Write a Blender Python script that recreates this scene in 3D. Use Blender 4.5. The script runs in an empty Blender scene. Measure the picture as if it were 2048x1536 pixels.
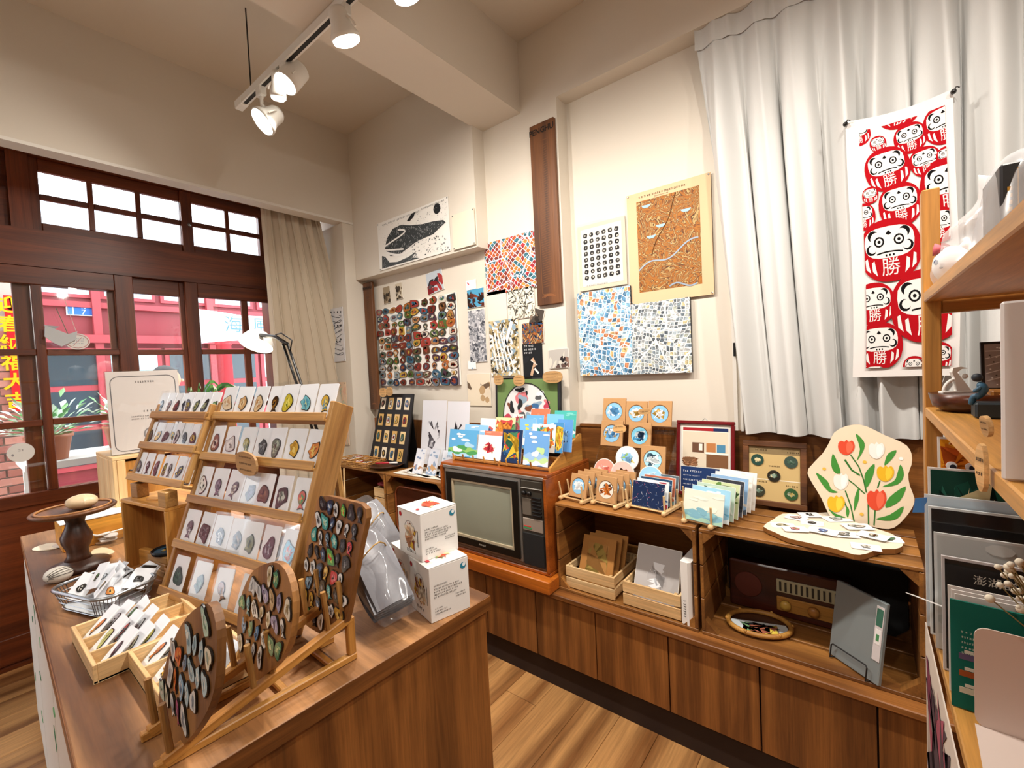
import bpy, math, random
from mathutils import Vector, Matrix, noise as mnoise
V = Vector
R = math.radians
scene = bpy.context.scene
COL = scene.collection
# ---------------------------------------------------------------- camera
FPX = 892.82                      # focal length in pixels of the 2048 wide frame
YAW, PITCH, ROLL = 0.66809, 0.037403, -0.049543
_f = V((-math.sin(YAW)*math.cos(PITCH), math.cos(YAW)*math.cos(PITCH), -math.sin(PITCH)))
_r = V((math.cos(YAW), math.sin(YAW), 0))
_u = _r.cross(_f)
CR = math.cos(ROLL)*_r + math.sin(ROLL)*_u
CU = -math.sin(ROLL)*_r + math.cos(ROLL)*_u
CF = _f
EYE = V((0, 0, 1.5))
cam_d = bpy.data.cameras.new('camera'); cam = bpy.data.objects.new('camera', cam_d); COL.objects.link(cam)
cam_d.sensor_width = 36; cam_d.lens = 36*FPX/2048; cam_d.clip_start = 0.02; cam_d.clip_end = 200
cam.matrix_world = Matrix(((CR.x, CU.x, -CF.x, 0), (CR.y, CU.y, -CF.y, 0), (CR.z, CU.z, -CF.z, EYE.z), (0, 0, 0, 1)))
scene.camera = cam
# ---------------------------------------------------------------- world and exposure
w = bpy.data.worlds.new('World'); scene.world = w; w.use_nodes = True
bg = w.node_tree.nodes['Background']; bg.inputs[0].default_value = (0.86, 0.93, 1.0, 1); bg.inputs[1].default_value = 6.0
scene.view_settings.view_transform = 'Standard'; scene.view_settings.look = 'None'
scene.view_settings.gamma = 1; scene.view_settings.use_curve_mapping = False
scene.view_settings.exposure = 0.2
TRACK_Y, TRACK_Z = 1.02, 2.912
LAMP_WARM = (1.0, 0.93, 0.84)

def lamp_light(loc, target, power, angle=95, blend=0.5, col=LAMP_WARM, size=0.035):
    d = bpy.data.lights.new('track_lamp_light', 'SPOT'); o = bpy.data.objects.new('track_lamp_light', d); COL.objects.link(o)
    d.energy = power; d.color = col; d.spot_size = R(angle); d.spot_blend = blend; d.shadow_soft_size = size
    o.location = loc; o.rotation_euler = (V(target)-V(loc)).to_track_quat('-Z', 'Y').to_euler()
    return o

# ---------------------------------------------------------------- measuring helpers (photo pixel -> point on a known plane)
def px(u, v, ax, val):
    d = CR*((u-1024)/FPX) - CU*((v-768)/FPX) + CF
    i = 'xyz'.index(ax)
    t = (val-EYE[i])/d[i]
    return EYE + d*t

def lin(h):
    h = h.lstrip('#'); o = []
    for i in (0, 2, 4):
        c = int(h[i:i+2], 16)/255
        o.append(c/12.92 if c <= 0.04045 else ((c+0.055)/1.055)**2.4)
    return tuple(o)

# ---------------------------------------------------------------- materials
MATS = {}
def newmat(name):
    m = bpy.data.materials.new(name); m.use_nodes = True
    nt = m.node_tree; b = nt.nodes['Principled BSDF']
    return m, nt, b
def nd(nt, t, **k):
    n = nt.nodes.new(t)
    for a, v in k.items(): setattr(n, a, v)
    return n
def flat(name, h, rough=0.6, metal=0.0, spec=0.5, bump=0.0, bscale=200.0, mix=None, trans=0.0):
    if name in MATS: return MATS[name]
    m, nt, b = newmat(name)
    c = lin(h) if isinstance(h, str) else h
    b.inputs['Base Color'].default_value = (*c, 1); b.inputs['Roughness'].default_value = rough
    b.inputs['Metallic'].default_value = metal; b.inputs['Specular IOR Level'].default_value = spec
    if bump or mix:
        tc = nd(nt, 'ShaderNodeTexCoord'); nz = nd(nt, 'ShaderNodeTexNoise'); nz.inputs['Scale'].default_value = bscale; nz.inputs['Detail'].default_value = 4
        nt.links.new(tc.outputs['Object'], nz.inputs['Vector'])
        if bump:
            bp = nd(nt, 'ShaderNodeBump'); bp.inputs['Strength'].default_value = bump; bp.inputs['Distance'].default_value = 0.002
            nt.links.new(nz.outputs['Fac'], bp.inputs['Height']); nt.links.new(bp.outputs['Normal'], b.inputs['Normal'])
        if mix:
            mx = nd(nt, 'ShaderNodeMix', data_type='RGBA'); nt.links.new(nz.outputs['Fac'], mx.inputs['Factor'])
            mx.inputs['A'].default_value = (*c, 1); mx.inputs['B'].default_value = (*lin(mix), 1)
            nt.links.new(mx.outputs['Result'], b.inputs['Base Color'])
    MATS[name] = m; return m

def attr(name, rough=0.55, spec=0.4, coat=0.0):
    """surface whose own printed / painted colours are stored per face"""
    if name in MATS: return MATS[name]
    m, nt, b = newmat(name)
    a = nd(nt, 'ShaderNodeAttribute', attribute_name='Col'); nt.links.new(a.outputs['Color'], b.inputs['Base Color'])
    b.inputs['Roughness'].default_value = rough; b.inputs['Specular IOR Level'].default_value = spec
    b.inputs['Coat Weight'].default_value = coat; b.inputs['Coat Roughness'].default_value = 0.1
    MATS[name] = m; return m

def wood(name, c1, c2, axis='x', scale=9.0, rough=0.45, rings=0.55, stretch=14.0, dark=None, vary=0.25):
    key = name+'_'+axis
    if key in MATS: return MATS[key]
    m, nt, b = newmat(key)
    tc = nd(nt, 'ShaderNodeTexCoord'); mp = nd(nt, 'ShaderNodeMapping')
    oi = nd(nt, 'ShaderNodeObjectInfo')
    cv = nd(nt, 'ShaderNodeVectorMath', operation='SCALE'); cv.inputs[0].default_value = (7.3, 3.1, 5.7)
    nt.links.new(oi.outputs['Random'], cv.inputs['Scale'])
    ad = nd(nt, 'ShaderNodeVectorMath', operation='ADD'); nt.links.new(tc.outputs['Object'], ad.inputs[0]); nt.links.new(cv.outputs['Vector'], ad.inputs[1])
    s = [scale*stretch/6]*3; s['xyz'.index(axis)] = scale/6
    mp.inputs['Scale'].default_value = s; nt.links.new(ad.outputs['Vector'], mp.inputs['Vector'])
    n1 = nd(nt, 'ShaderNodeTexNoise'); n1.inputs['Scale'].default_value = 1.0; n1.inputs['Detail'].default_value = 5; n1.inputs['Roughness'].default_value = 0.65; n1.inputs['Distortion'].default_value = 1.2
    nt.links.new(mp.outputs['Vector'], n1.inputs['Vector'])
    mp2 = nd(nt, 'ShaderNodeMapping'); s2 = [x*0.28 for x in s]; mp2.inputs['Scale'].default_value = s2; nt.links.new(ad.outputs['Vector'], mp2.inputs['Vector'])
    n2 = nd(nt, 'ShaderNodeTexNoise'); n2.inputs['Scale'].default_value = 1.0; n2.inputs['Detail'].default_value = 2; nt.links.new(mp2.outputs['Vector'], n2.inputs['Vector'])
    mul = nd(nt, 'ShaderNodeMath', operation='MULTIPLY'); mul.inputs[1].default_value = 26.0; nt.links.new(n2.outputs['Fac'], mul.inputs[0])
    sn = nd(nt, 'ShaderNodeMath', operation='SINE'); nt.links.new(mul.outputs[0], sn.inputs[0])
    mr = nd(nt, 'ShaderNodeMapRange'); mr.inputs['From Min'].default_value = -1; mr.inputs['From Max'].default_value = 1; nt.links.new(sn.outputs[0], mr.inputs['Value'])
    mxf = nd(nt, 'ShaderNodeMix', data_type='FLOAT'); mxf.inputs['Factor'].default_value = rings
    nt.links.new(n1.outputs['Fac'], mxf.inputs['A']); nt.links.new(mr.outputs['Result'], mxf.inputs['B'])
    cr = nd(nt, 'ShaderNodeValToRGB'); e = cr.color_ramp.elements
    e[0].position = 0.22; e[0].color = (*lin(c1), 1); e[1].position = 0.72; e[1].color = (*lin(c2), 1)
    if dark:
        q = e.new(0.08); q.color = (*lin(dark), 1)
    nt.links.new(mxf.outputs['Result'], cr.inputs['Fac'])
    hs = nd(nt, 'ShaderNodeHueSaturation'); nt.links.new(cr.outputs['Color'], hs.inputs['Color'])
    vr = nd(nt, 'ShaderNodeMapRange'); vr.inputs['To Min'].default_value = 1-vary; vr.inputs['To Max'].default_value = 1+vary
    nt.links.new(oi.outputs['Random'], vr.inputs['Value'])
    mp3 = nd(nt, 'ShaderNodeMapping'); s3 = [x*7 for x in s]; s3['xyz'.index(axis)] = s['xyz'.index(axis)]*2.5; mp3.inputs['Scale'].default_value = s3; nt.links.new(ad.outputs['Vector'], mp3.inputs['Vector'])
    n3 = nd(nt, 'ShaderNodeTexNoise'); n3.inputs['Scale'].default_value = 1.0; n3.inputs['Detail'].default_value = 3; n3.inputs['Roughness'].default_value = 0.7; nt.links.new(mp3.outputs['Vector'], n3.inputs['Vector'])
    m3 = nd(nt, 'ShaderNodeMapRange'); m3.inputs['From Min'].default_value = 0.3; m3.inputs['From Max'].default_value = 0.7; m3.inputs['To Min'].default_value = 0.72; m3.inputs['To Max'].default_value = 1.18; nt.links.new(n3.outputs['Fac'], m3.inputs['Value'])
    mv = nd(nt, 'ShaderNodeMath', operation='MULTIPLY'); nt.links.new(vr.outputs['Result'], mv.inputs[0]); nt.links.new(m3.outputs['Result'], mv.inputs[1]); nt.links.new(mv.outputs[0], hs.inputs['Value'])
    nt.links.new(hs.outputs['Color'], b.inputs['Base Color'])
    b.inputs['Roughness'].default_value = rough
    bp = nd(nt, 'ShaderNodeBump'); bp.inputs['Strength'].default_value = 0.12; bp.inputs['Distance'].default_value = 0.001
    nt.links.new(n1.outputs['Fac'], bp.inputs['Height']); nt.links.new(bp.outputs['Normal'], b.inputs['Normal'])
    MATS[key] = m; return m

def clearmat(name, tint=(1, 1, 1), refl=0.08, rough=0.05, milk=0.0):
    if name in MATS: return MATS[name]
    m = bpy.data.materials.new(name); m.use_nodes = True; nt = m.node_tree
    for n in list(nt.nodes): nt.nodes.remove(n)
    out = nd(nt, 'ShaderNodeOutputMaterial'); tr = nd(nt, 'ShaderNodeBsdfTransparent'); gl = nd(nt, 'ShaderNodeBsdfGlossy')
    tr.inputs[0].default_value = (*tint, 1); gl.inputs['Roughness'].default_value = rough
    mx = nd(nt, 'ShaderNodeMixShader'); mx.inputs[0].default_value = refl
    last = tr
    if milk:
        df = nd(nt, 'ShaderNodeBsdfDiffuse'); df.inputs[0].default_value = (0.85, 0.86, 0.88, 1)
        m2 = nd(nt, 'ShaderNodeMixShader'); m2.inputs[0].default_value = milk
        nt.links.new(tr.outputs[0], m2.inputs[1]); nt.links.new(df.outputs[0], m2.inputs[2]); last = m2
    nt.links.new(last.outputs[0], mx.inputs[1]); nt.links.new(gl.outputs[0], mx.inputs[2]); nt.links.new(mx.outputs[0], out.inputs[0])
    MATS[name] = m; return m

def emit(name, col, strength):
    if name in MATS: return MATS[name]
    m, nt, b = newmat(name)
    b.inputs['Base Color'].default_value = (1, 1, 1, 1)
    b.inputs['Emission Color'].default_value = (*col, 1); b.inputs['Emission Strength'].default_value = strength
    MATS[name] = m; return m

PAINT = attr('painted_colours', 0.5); PAPER = attr('printed_paper', 0.75, 0.2); ENAMEL = attr('enamel_colours', 0.22, 0.5, 0.4)
CLOTHM = attr('printed_cloth', 0.9, 0.05)
PLASTER = flat('cream_plaster', '#dad2c5', 0.85, spec=0.2, bump=0.08, bscale=60)
TRIMW = flat('white_trim_paint', '#e6e2da', 0.5)
WHITE = flat('white_paper', '#eceae6', 0.7)
CARDW = flat('card_stock', '#eef0f4', 0.6)
BLACK = flat('black_plastic', '#0c0c0d', 0.4)
GREYP = flat('grey_plastic', '#8d8a83', 0.45)
METALW = flat('white_enamel_metal', '#eceae4', 0.35)
STEEL = flat('steel_wire', '#9a9da0', 0.3, metal=0.9)
DARKM = flat('dark_metal', '#2a2a2c', 0.35, metal=0.6)
KRAFT = flat('kraft_card', '#b98c5c', 0.8, mix='#c79a68', bscale=90)
SLEEVE = clearmat('clear_sleeve', (0.98, 0.985, 0.99), 0.022, 0.08)
ACRYL = clearmat('clear_acrylic', (0.965, 0.975, 0.975), 0.07, 0.05)
GLASS = clearmat('window_glass', (0.97, 0.98, 0.98), 0.05, 0.02)
BAGPL = clearmat('plastic_bag_film', (0.93, 0.93, 0.94), 0.08, 0.16, 0.05)
BAGW = clearmat('cloudy_bag_film', (0.97, 0.97, 0.98), 0.07, 0.2, 0.28)
def W_door(a): return wood('door_timber', '#4a1f0e', '#7a3b1a', a, 8, 0.36, 0.3, 16, dark='#34140a', vary=0.1)
def W_cab(a): return wood('cabinet_laminate', '#603716', '#935d2c', a, 11, 0.42, 0.4, 14, dark='#3a220e', vary=0.06)
def W_top(a): return wood('island_top_veneer', '#5e3a1d', '#aa7a4d', a, 9, 0.5, 0.7, 6, vary=0.06)
def W_floor(a): return wood('floor_plank_wood', '#80532c', '#bd8b55', a, 8, 0.38, 0.5, 9, dark='#5f3a1c', vary=0.16)
def W_pine(a): return wood('pale_pine', '#d3a871', '#e6c896', a, 8, 0.55, 0.3, vary=0.06)
def W_orange(a): return wood('orange_pine', '#a0662a', '#c99248', a, 9, 0.42, 0.4, 9, vary=0.08)
def W_crate(a): return wood('brown_crate_wood', '#653c18', '#9a6730', a, 9, 0.5, 0.4, 10, dark='#3c210c', vary=0.15)
def W_rack(a): return wood('rack_wood', '#8e602e', '#bd9052', a, 11, 0.45, 0.35, 12, vary=0.08)
def W_dark(a): return wood('dark_walnut', '#2f1a10', '#573322', a, 8, 0.4, 0.4, vary=0.1)
def W_sign(a): return wood('carved_sign_wood', '#43240f', '#6e421f', a, 8, 0.5, 0.4, vary=0.05)

# ---------------------------------------------------------------- mesh builder
PRINTS = {'artwork', 'lettering', 'print_red', 'print_white', 'print_black', 'leaf_print', 'handwriting', 'characters', 'text_panel', 'picture_panel', 'lid_picture', 'carving', 'word', 'captions', 'printed_lines', 'collage', 'drawings', 'gold_print', 'tulip_painting', 'line_pattern', 'notice', 'picture', 'round_picture', 'tack', 'sticker_strip', 'sticker', 'owl_eyes', 'leaves', 'foliage'}
class MB:
    def __init__(s): s.v = []; s.f = []; s.c = []
    def add(s, vs, fs, col=None, M=None):
        o = len(s.v)
        s.v += [tuple(M @ V(p)) if M is not None else tuple(p) for p in vs]
        for f in fs: s.f.append(tuple(o+i for i in f)); s.c.append(col)
        return s
    def box(s, c, d, col=None, M=None):
        x, y, z = c; a, b, e = d[0]/2, d[1]/2, d[2]/2
        vs = [(x-a, y-b, z-e), (x+a, y-b, z-e), (x+a, y+b, z-e), (x-a, y+b, z-e), (x-a, y-b, z+e), (x+a, y-b, z+e), (x+a, y+b, z+e), (x-a, y+b, z+e)]
        return s.add(vs, [(0, 3, 2, 1), (4, 5, 6, 7), (0, 1, 5, 4), (1, 2, 6, 5), (2, 3, 7, 6), (3, 0, 4, 7)], col, M)
    def bb(s, x0, x1, y0, y1, z0, z1, col=None, M=None):
        return s.box(((x0+x1)/2, (y0+y1)/2, (z0+z1)/2), (abs(x1-x0), abs(y1-y0), abs(z1-z0)), col, M)
    def rbox(s, c, d, r=0.003, col=None, M=None):          # box with chamfered edges
        x, y, z = c; a, b, e = d[0]/2, d[1]/2, d[2]/2; r = min(r, a*.9, b*.9, e*.9)
        vs = []
        idx = {}
        for sx in (-1, 1):
            for sy in (-1, 1):
                for sz in (-1, 1):
                    for k in range(3):
                        q = [sx*a, sy*b, sz*e]
                        for j in range(3):
                            if j != k: q[j] -= (sx, sy, sz)[j]*r
                        idx[(sx, sy, sz, k)] = len(vs); vs.append((x+q[0], y+q[1], z+q[2]))
        fs = []
        for k in range(3):
            for sg in (-1, 1):
                o1, o2 = [j for j in range(3) if j != k]
                loop = []
                for p, q in ((-1, -1), (1, -1), (1, 1), (-1, 1)):
                    t = [0, 0, 0]; t[k] = sg; t[o1] = p; t[o2] = q; loop.append(idx[(*t, k)])
                fs.append(tuple(loop))
        for k in range(3):
            o1, o2 = [j for j in range(3) if j != k]
            for p in (-1, 1):
                for q in (-1, 1):
                    l = []
                    for sg, kk in ((-1, o1), (1, o1), (1, o2), (-1, o2)):
                        t = [0, 0, 0]; t[k] = sg; t[o1] = p; t[o2] = q; l.append(idx[(*t, kk)])
                    fs.append(tuple(l))
        for sx in (-1, 1):
            for sy in (-1, 1):
                for sz in (-1, 1): fs.append(tuple(idx[(sx, sy, sz, k)] for k in range(3)))
        return s.add(vs, fs, col, M)
    def prism(s, poly, z0, z1, col=None, M=None, ctop=None):   # polygon in xy extruded along z
        n = len(poly)
        vs = [(p[0], p[1], z0) for p in poly]+[(p[0], p[1], z1) for p in poly]
        s.add(vs, [tuple(range(n-1, -1, -1))]+[(i, (i+1) % n, n+(i+1) % n, n+i) for i in range(n)], col, M)
        o = len(s.v)-n; s.f.append(tuple(range(o, o+n))); s.c.append(ctop or col); return s
    def poly(s, pts, col=None, M=None): return s.add(pts, [tuple(range(len(pts)))], col, M)
    def flatp(s, poly, z, col=None, M=None): return s.add([(p[0], p[1], z) for p in poly], [tuple(range(len(poly)))], col, M)
    def tube(s, pts, r, n=8, col=None, M=None, cap=True, closed=False):
        pts = [V(p) for p in pts]; m = len(pts); vs = []; up = None
        rs = r if isinstance(r, (list, tuple)) else [r]*m
        for i, p in enumerate(pts):
            a = pts[(i-1) % m] if (closed or i > 0) else p; b = pts[(i+1) % m] if (closed or i < m-1) else p
            t = (b-a).normalized()
            if up is None:
                up = V((0, 0, 1)) if abs(t.z) < .9 else V((1, 0, 0))
            e1 = t.cross(up); e1 = e1.normalized() if e1.length > 1e-6 else t.orthogonal().normalized()
            e2 = e1.cross(t).normalized(); up = e2
            for k in range(n):
                an = 2*math.pi*k/n; vs.append(p+(e1*math.cos(an)+e2*math.sin(an))*rs[i])
        fs = []
        for i in range(m if closed else m-1):
            j = (i+1) % m
            for k in range(n): fs.append((i*n+k, i*n+(k+1) % n, j*n+(k+1) % n, j*n+k))
        if cap and not closed: fs += [tuple(range(n-1, -1, -1)), tuple(range((m-1)*n, m*n))]
        return s.add(vs, fs, col, M)
    def lathe(s, prof, n=20, col=None, M=None, cap=True):      # (r,z) profile about z
        vs = [(r*math.cos(2*math.pi*k/n), r*math.sin(2*math.pi*k/n), z) for r, z in prof for k in range(n)]
        fs = [(i*n+k, i*n+(k+1) % n, (i+1)*n+(k+1) % n, (i+1)*n+k) for i in range(len(prof)-1) for k in range(n)]
        if cap: fs += [tuple(range(n-1, -1, -1)), tuple(range((len(prof)-1)*n, len(prof)*n))]
        return s.add(vs, fs, col, M)
    def ball(s, c, r, n=12, m=8, col=None, M=None):
        rr = r if isinstance(r, (tuple, list)) else (r, r, r)
        vs = []
        for i in range(1, m):
            th = math.pi*i/m
            for k in range(n): vs.append((c[0]+rr[0]*math.sin(th)*math.cos(2*math.pi*k/n), c[1]+rr[1]*math.sin(th)*math.sin(2*math.pi*k/n), c[2]-rr[2]*math.cos(th)))
        fs = [(i*n+k, i*n+(k+1) % n, (i+1)*n+(k+1) % n, (i+1)*n+k) for i in range(m-2) for k in range(n)]
        b = len(vs); vs += [(c[0], c[1], c[2]-rr[2]), (c[0], c[1], c[2]+rr[2])]
        fs += [(b, (k+1) % n, k) for k in range(n)]+[(b+1, (m-2)*n+k, (m-2)*n+(k+1) % n) for k in range(n)]
        return s.add(vs, fs, col, M)
    def grid(s, nu, nv, fn, col=None):                        # fn(i/nu, j/nv)->point ; col may be a function of (u, v)
        o = len(s.v)
        s.v += [tuple(fn(i/nu, j/nv)) for j in range(nv+1) for i in range(nu+1)]
        for j in range(nv):
            for i in range(nu):
                a = o+j*(nu+1)+i; s.f.append((a, a+1, a+nu+2, a+nu+1)); s.c.append(col((i+.5)/nu, (j+.5)/nv) if callable(col) else col)
        return s
    def mesh(s, name, mat, smooth=False):
        me = bpy.data.meshes.new(name); me.from_pydata(s.v, [], s.f)
        if any(c is not None for c in s.c):
            a = me.color_attributes.new('Col', 'FLOAT_COLOR', 'CORNER'); d = []
            for f, c in zip(s.f, s.c):
                c = (1, 1, 1) if c is None else (lin(c) if isinstance(c, str) else c)
                d += [c[0], c[1], c[2], 1.0]*len(f)
            a.data.foreach_set('color', d)
        if smooth: me.polygons.foreach_set('use_smooth', [True]*len(me.polygons))
        if mat: me.materials.append(mat)
        me.update(); return me
    def build(s, name, mat, parent=None, smooth=False, world=False, M=None):
        if name in PRINTS: o = s.build_(name, mat, parent, smooth, world, M); o['kind'] = 'stuff'; return o
        return s.build_(name, mat, parent, smooth, world, M)
    def build_(s, name, mat, parent=None, smooth=False, world=False, M=None):
        if world and parent is not None:
            inv = MW[parent.name].inverted(); s.v = [tuple(inv @ V(p)) for p in s.v]
        return place(name, s.mesh(name, mat, smooth), parent, M)
MW = {}
def place(name, me, parent=None, M=None):
    o = bpy.data.objects.new(name, me); COL.objects.link(o)
    if parent is not None: o.parent = parent
    if M is not None: o.matrix_local = M
    MW[o.name] = (MW[parent.name] if parent is not None else Matrix.Identity(4)) @ (M if M is not None else Matrix.Identity(4))
    return o
def tag(o, label=None, cat=None, group=None, kind=None):
    if label: o['label'] = label
    if cat: o['category'] = cat
    if group: o['group'] = group
    if kind: o['kind'] = kind
    return o
def T(x, y, z, rz=0.0, rx=0.0, ry=0.0):
    return Matrix.Translation((x, y, z)) @ Matrix.Rotation(rz, 4, 'Z') @ Matrix.Rotation(ry, 4, 'Y') @ Matrix.Rotation(rx, 4, 'X')
def frame(o, u, v):                                          # matrix with columns u (x), v (y), n = u x v (z), origin o
    u = V(u).normalized(); v = V(v); v = (v-u*v.dot(u)).normalized(); n = u.cross(v)
    return Matrix(((u.x, v.x, n.x, o[0]), (u.y, v.y, n.y, o[1]), (u.z, v.z, n.z, o[2]), (0, 0, 0, 1)))
def thing(name, label, cat, M=None, group=None, kind=None):
    o = bpy.data.objects.new(name, None); COL.objects.link(o); o.empty_display_size = 0.05
    M = M if M is not None else Matrix.Identity(4)
    if isinstance(M, (tuple, list)): M = T(*M)
    o.matrix_world = M; MW[o.name] = M.copy()
    return tag(o, label, cat, group, kind)
def struct(name, mb, mat, parent=None, smooth=False):
    o = mb.build(name, mat, parent, smooth)
    if parent is None: o['kind'] = 'structure'
    return o
def one(name, mb, mat, label, cat, group=None, smooth=False, M=None, kind=None):
    o = mb.build(name, mat, None, smooth, M=M); return tag(o, label, cat, group, kind)
def ell(cx, cy, a, b, n=20, rot=0.0, sq=2.0):               # superellipse outline
    o = []
    for k in range(n):
        t = 2*math.pi*k/n; c, s_ = math.cos(t), math.sin(t)
        x = a*math.copysign(abs(c)**(2/sq), c); y = b*math.copysign(abs(s_)**(2/sq), s_)
        o.append((cx+x*math.cos(rot)-y*math.sin(rot), cy+x*math.sin(rot)+y*math.cos(rot)))
    return o
def rrect(x0, y0, x1, y1, r=0.01, k=4):
    o = []
    for cx, cy, a0 in ((x1-r, y0+r, -90), (x1-r, y1-r, 0), (x0+r, y1-r, 90), (x0+r, y0+r, 180)):
        for i in range(k+1):
            t = R(a0+90*i/k); o.append((cx+r*math.cos(t), cy+r*math.sin(t)))
    return o
def clip_rect(p, x0, y0, x1, y1):
    for ax, val, sg in ((0, x0, 1), (0, x1, -1), (1, y0, 1), (1, y1, -1)):
        out = []
        for i in range(len(p)):
            a, b = p[i-1], p[i]; da, db = (a[ax]-val)*sg, (b[ax]-val)*sg
            if (da >= 0) != (db >= 0):
                t = da/(da-db); out.append((a[0]+(b[0]-a[0])*t, a[1]+(b[1]-a[1])*t))
            if db >= 0: out.append(b)
        p = out
        if len(p) < 3: return []
    return p
def inside(p, poly):
    r = False; n = len(poly)
    for i in range(n):
        a, b = poly[i-1], poly[i]
        if (a[1] > p[1]) != (b[1] > p[1]) and p[0] < (b[0]-a[0])*(p[1]-a[1])/(b[1]-a[1])+a[0]: r = not r
    return r
def text_mesh(mb, s, size, x, y, z, col, M=None, align='CENTER', bold=0.0, sx=1.0):
    cu = bpy.data.curves.new('t', 'FONT'); cu.body = s; cu.size = size; cu.align_x = align; cu.align_y = 'CENTER'; cu.resolution_u = 2; cu.offset = bold
    o = bpy.data.objects.new('t', cu); COL.objects.link(o)
    me = bpy.data.meshes.new_from_object(o.evaluated_get(bpy.context.evaluated_depsgraph_get()))
    mb.add([(v.co.x*sx+x, v.co.y+y, z) for v in me.vertices], [tuple(p.vertices) for p in me.polygons], col, M)
    bpy.data.objects.remove(o); bpy.data.curves.remove(cu); bpy.data.meshes.remove(me)
def scribble(mb, rnd, x0, x1, y, h, z, col, M=None, n=None, gap=0.25):   # a line of small type too small to read: bars of ink
    x = x0
    while x < x1:
        wd = h*rnd.uniform(.6, .95); t = h*.16
        mb.box((x+wd*rnd.uniform(.25, .75), y, z), (t, h*rnd.uniform(.7, 1), 0.0002), col, M)
        for q in (-.3, .28): mb.box((x+wd/2, y+h*(q+rnd.uniform(-.1, .1)), z), (wd*rnd.uniform(.6, 1), t, 0.0002), col, M)
        x += wd+h*gap*(1 if rnd.random() < .8 else 3)
ORD = ['first', 'second', 'third', 'fourth', 'fifth', 'sixth', 'seventh', 'eighth', 'ninth', 'tenth', 'eleventh', 'twelfth']
# ================================================================ SETTING
XA, XD, Y1, Y2, Y3, ZC = -3.05, -3.69, 2.0, 2.1, 2.2, 3.32
XR, YB = 1.75, -2.3
rnd = random.Random(4)
fl = struct('floor', MB().bb(XD-.1, XR+.1, YB-.1, Y3+.1, -.06, -.012), flat('floor_underlay', '#3a2a1c', 0.9))
pw = 0.165
plank = MB().rbox((0, 0, -.006), (pw-.0012, 1.218, .012), .0012).mesh('plank', W_floor('y'))
for i in range(33):
    x = XD+.05+pw*(i+.5); off = (i*0.47) % 1.22
    for j in range(-1, 4):
        y = YB+off+1.22*j+.3
        if y < YB-.5 or y > 2.2: continue
        place('plank', plank, fl, T(x, y, 0, math.pi*rnd.randint(0, 1)))
struct('ceiling', MB().bb(XD-.1, XR+.1, YB-.1, Y3+.1, ZC, ZC+.1), PLASTER)
struct('ceiling_beam', MB().bb(-1.795, -1.5, YB, Y2, 2.93, ZC+.01), PLASTER)
struct('wall_right', MB().bb(XR, XR+.1, YB, Y3, 0, ZC), PLASTER)
struct('wall_front', MB().bb(XD, XR, YB-.1, YB, 0, ZC), PLASTER)
wb = struct('wall_back', MB().bb(-1.263, XR, Y3, Y3+.1, 0, ZC), PLASTER)
struct('wall_back_pier', MB().bb(XD, -1.263, Y2, Y3+.1, 0, ZC), PLASTER)
struct('wall_back_lintel', MB().bb(-1.263, XR, Y2, Y3, 2.925, ZC), PLASTER)
struct('wall_back_bulkhead', MB().bb(XA, -1.785, Y1, Y2, 2.225, ZC), PLASTER)
struct('wall_corner_column', MB().bb(XD+.02, XA-.002, 1.91, Y2, 0, 2.645), PLASTER)
struct('wall_left', MB().bb(-3.14, XA, YB, Y2, 2.66, ZC), PLASTER)
struct('trim_1', MB().bb(-3.145, XA+.004, YB, Y1-.001, 2.646, 2.662), TRIMW)
struct('wall_left_pocket', MB().bb(XD-.1, -3.14, YB, Y2, 2.9, ZC), PLASTER)
# wainscot with its step
struct('trim_2', MB().bb(XA, -1.25, Y2-.014, Y2, .465, 1.155), W_cab('z'))
struct('trim_3', MB().bb(-1.263, -1.25, Y2-.014, Y3-.016, .465, 1.155), W_cab('z'))
struct('trim_4', MB().bb(-1.25, XR, Y3-.016, Y3, .465, 1.155), W_cab('x'))
struct('trim_5', MB().bb(-1.25, XR, Y3-.024, Y3, 1.155, 1.167), W_cab('x'))
# slim window casing beside the curtain
wn = struct('window_1', MB().bb(-.46, -.445, Y3-.02, Y3, 1.167, 2.925).bb(-.43, -.42, Y3-.035, Y3, 1.167, 2.925), TRIMW)
MB().bb(-.452, -.444, Y3-.036, Y3-.02, 1.5, 1.56).build('latch', DARKM, wn)

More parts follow.
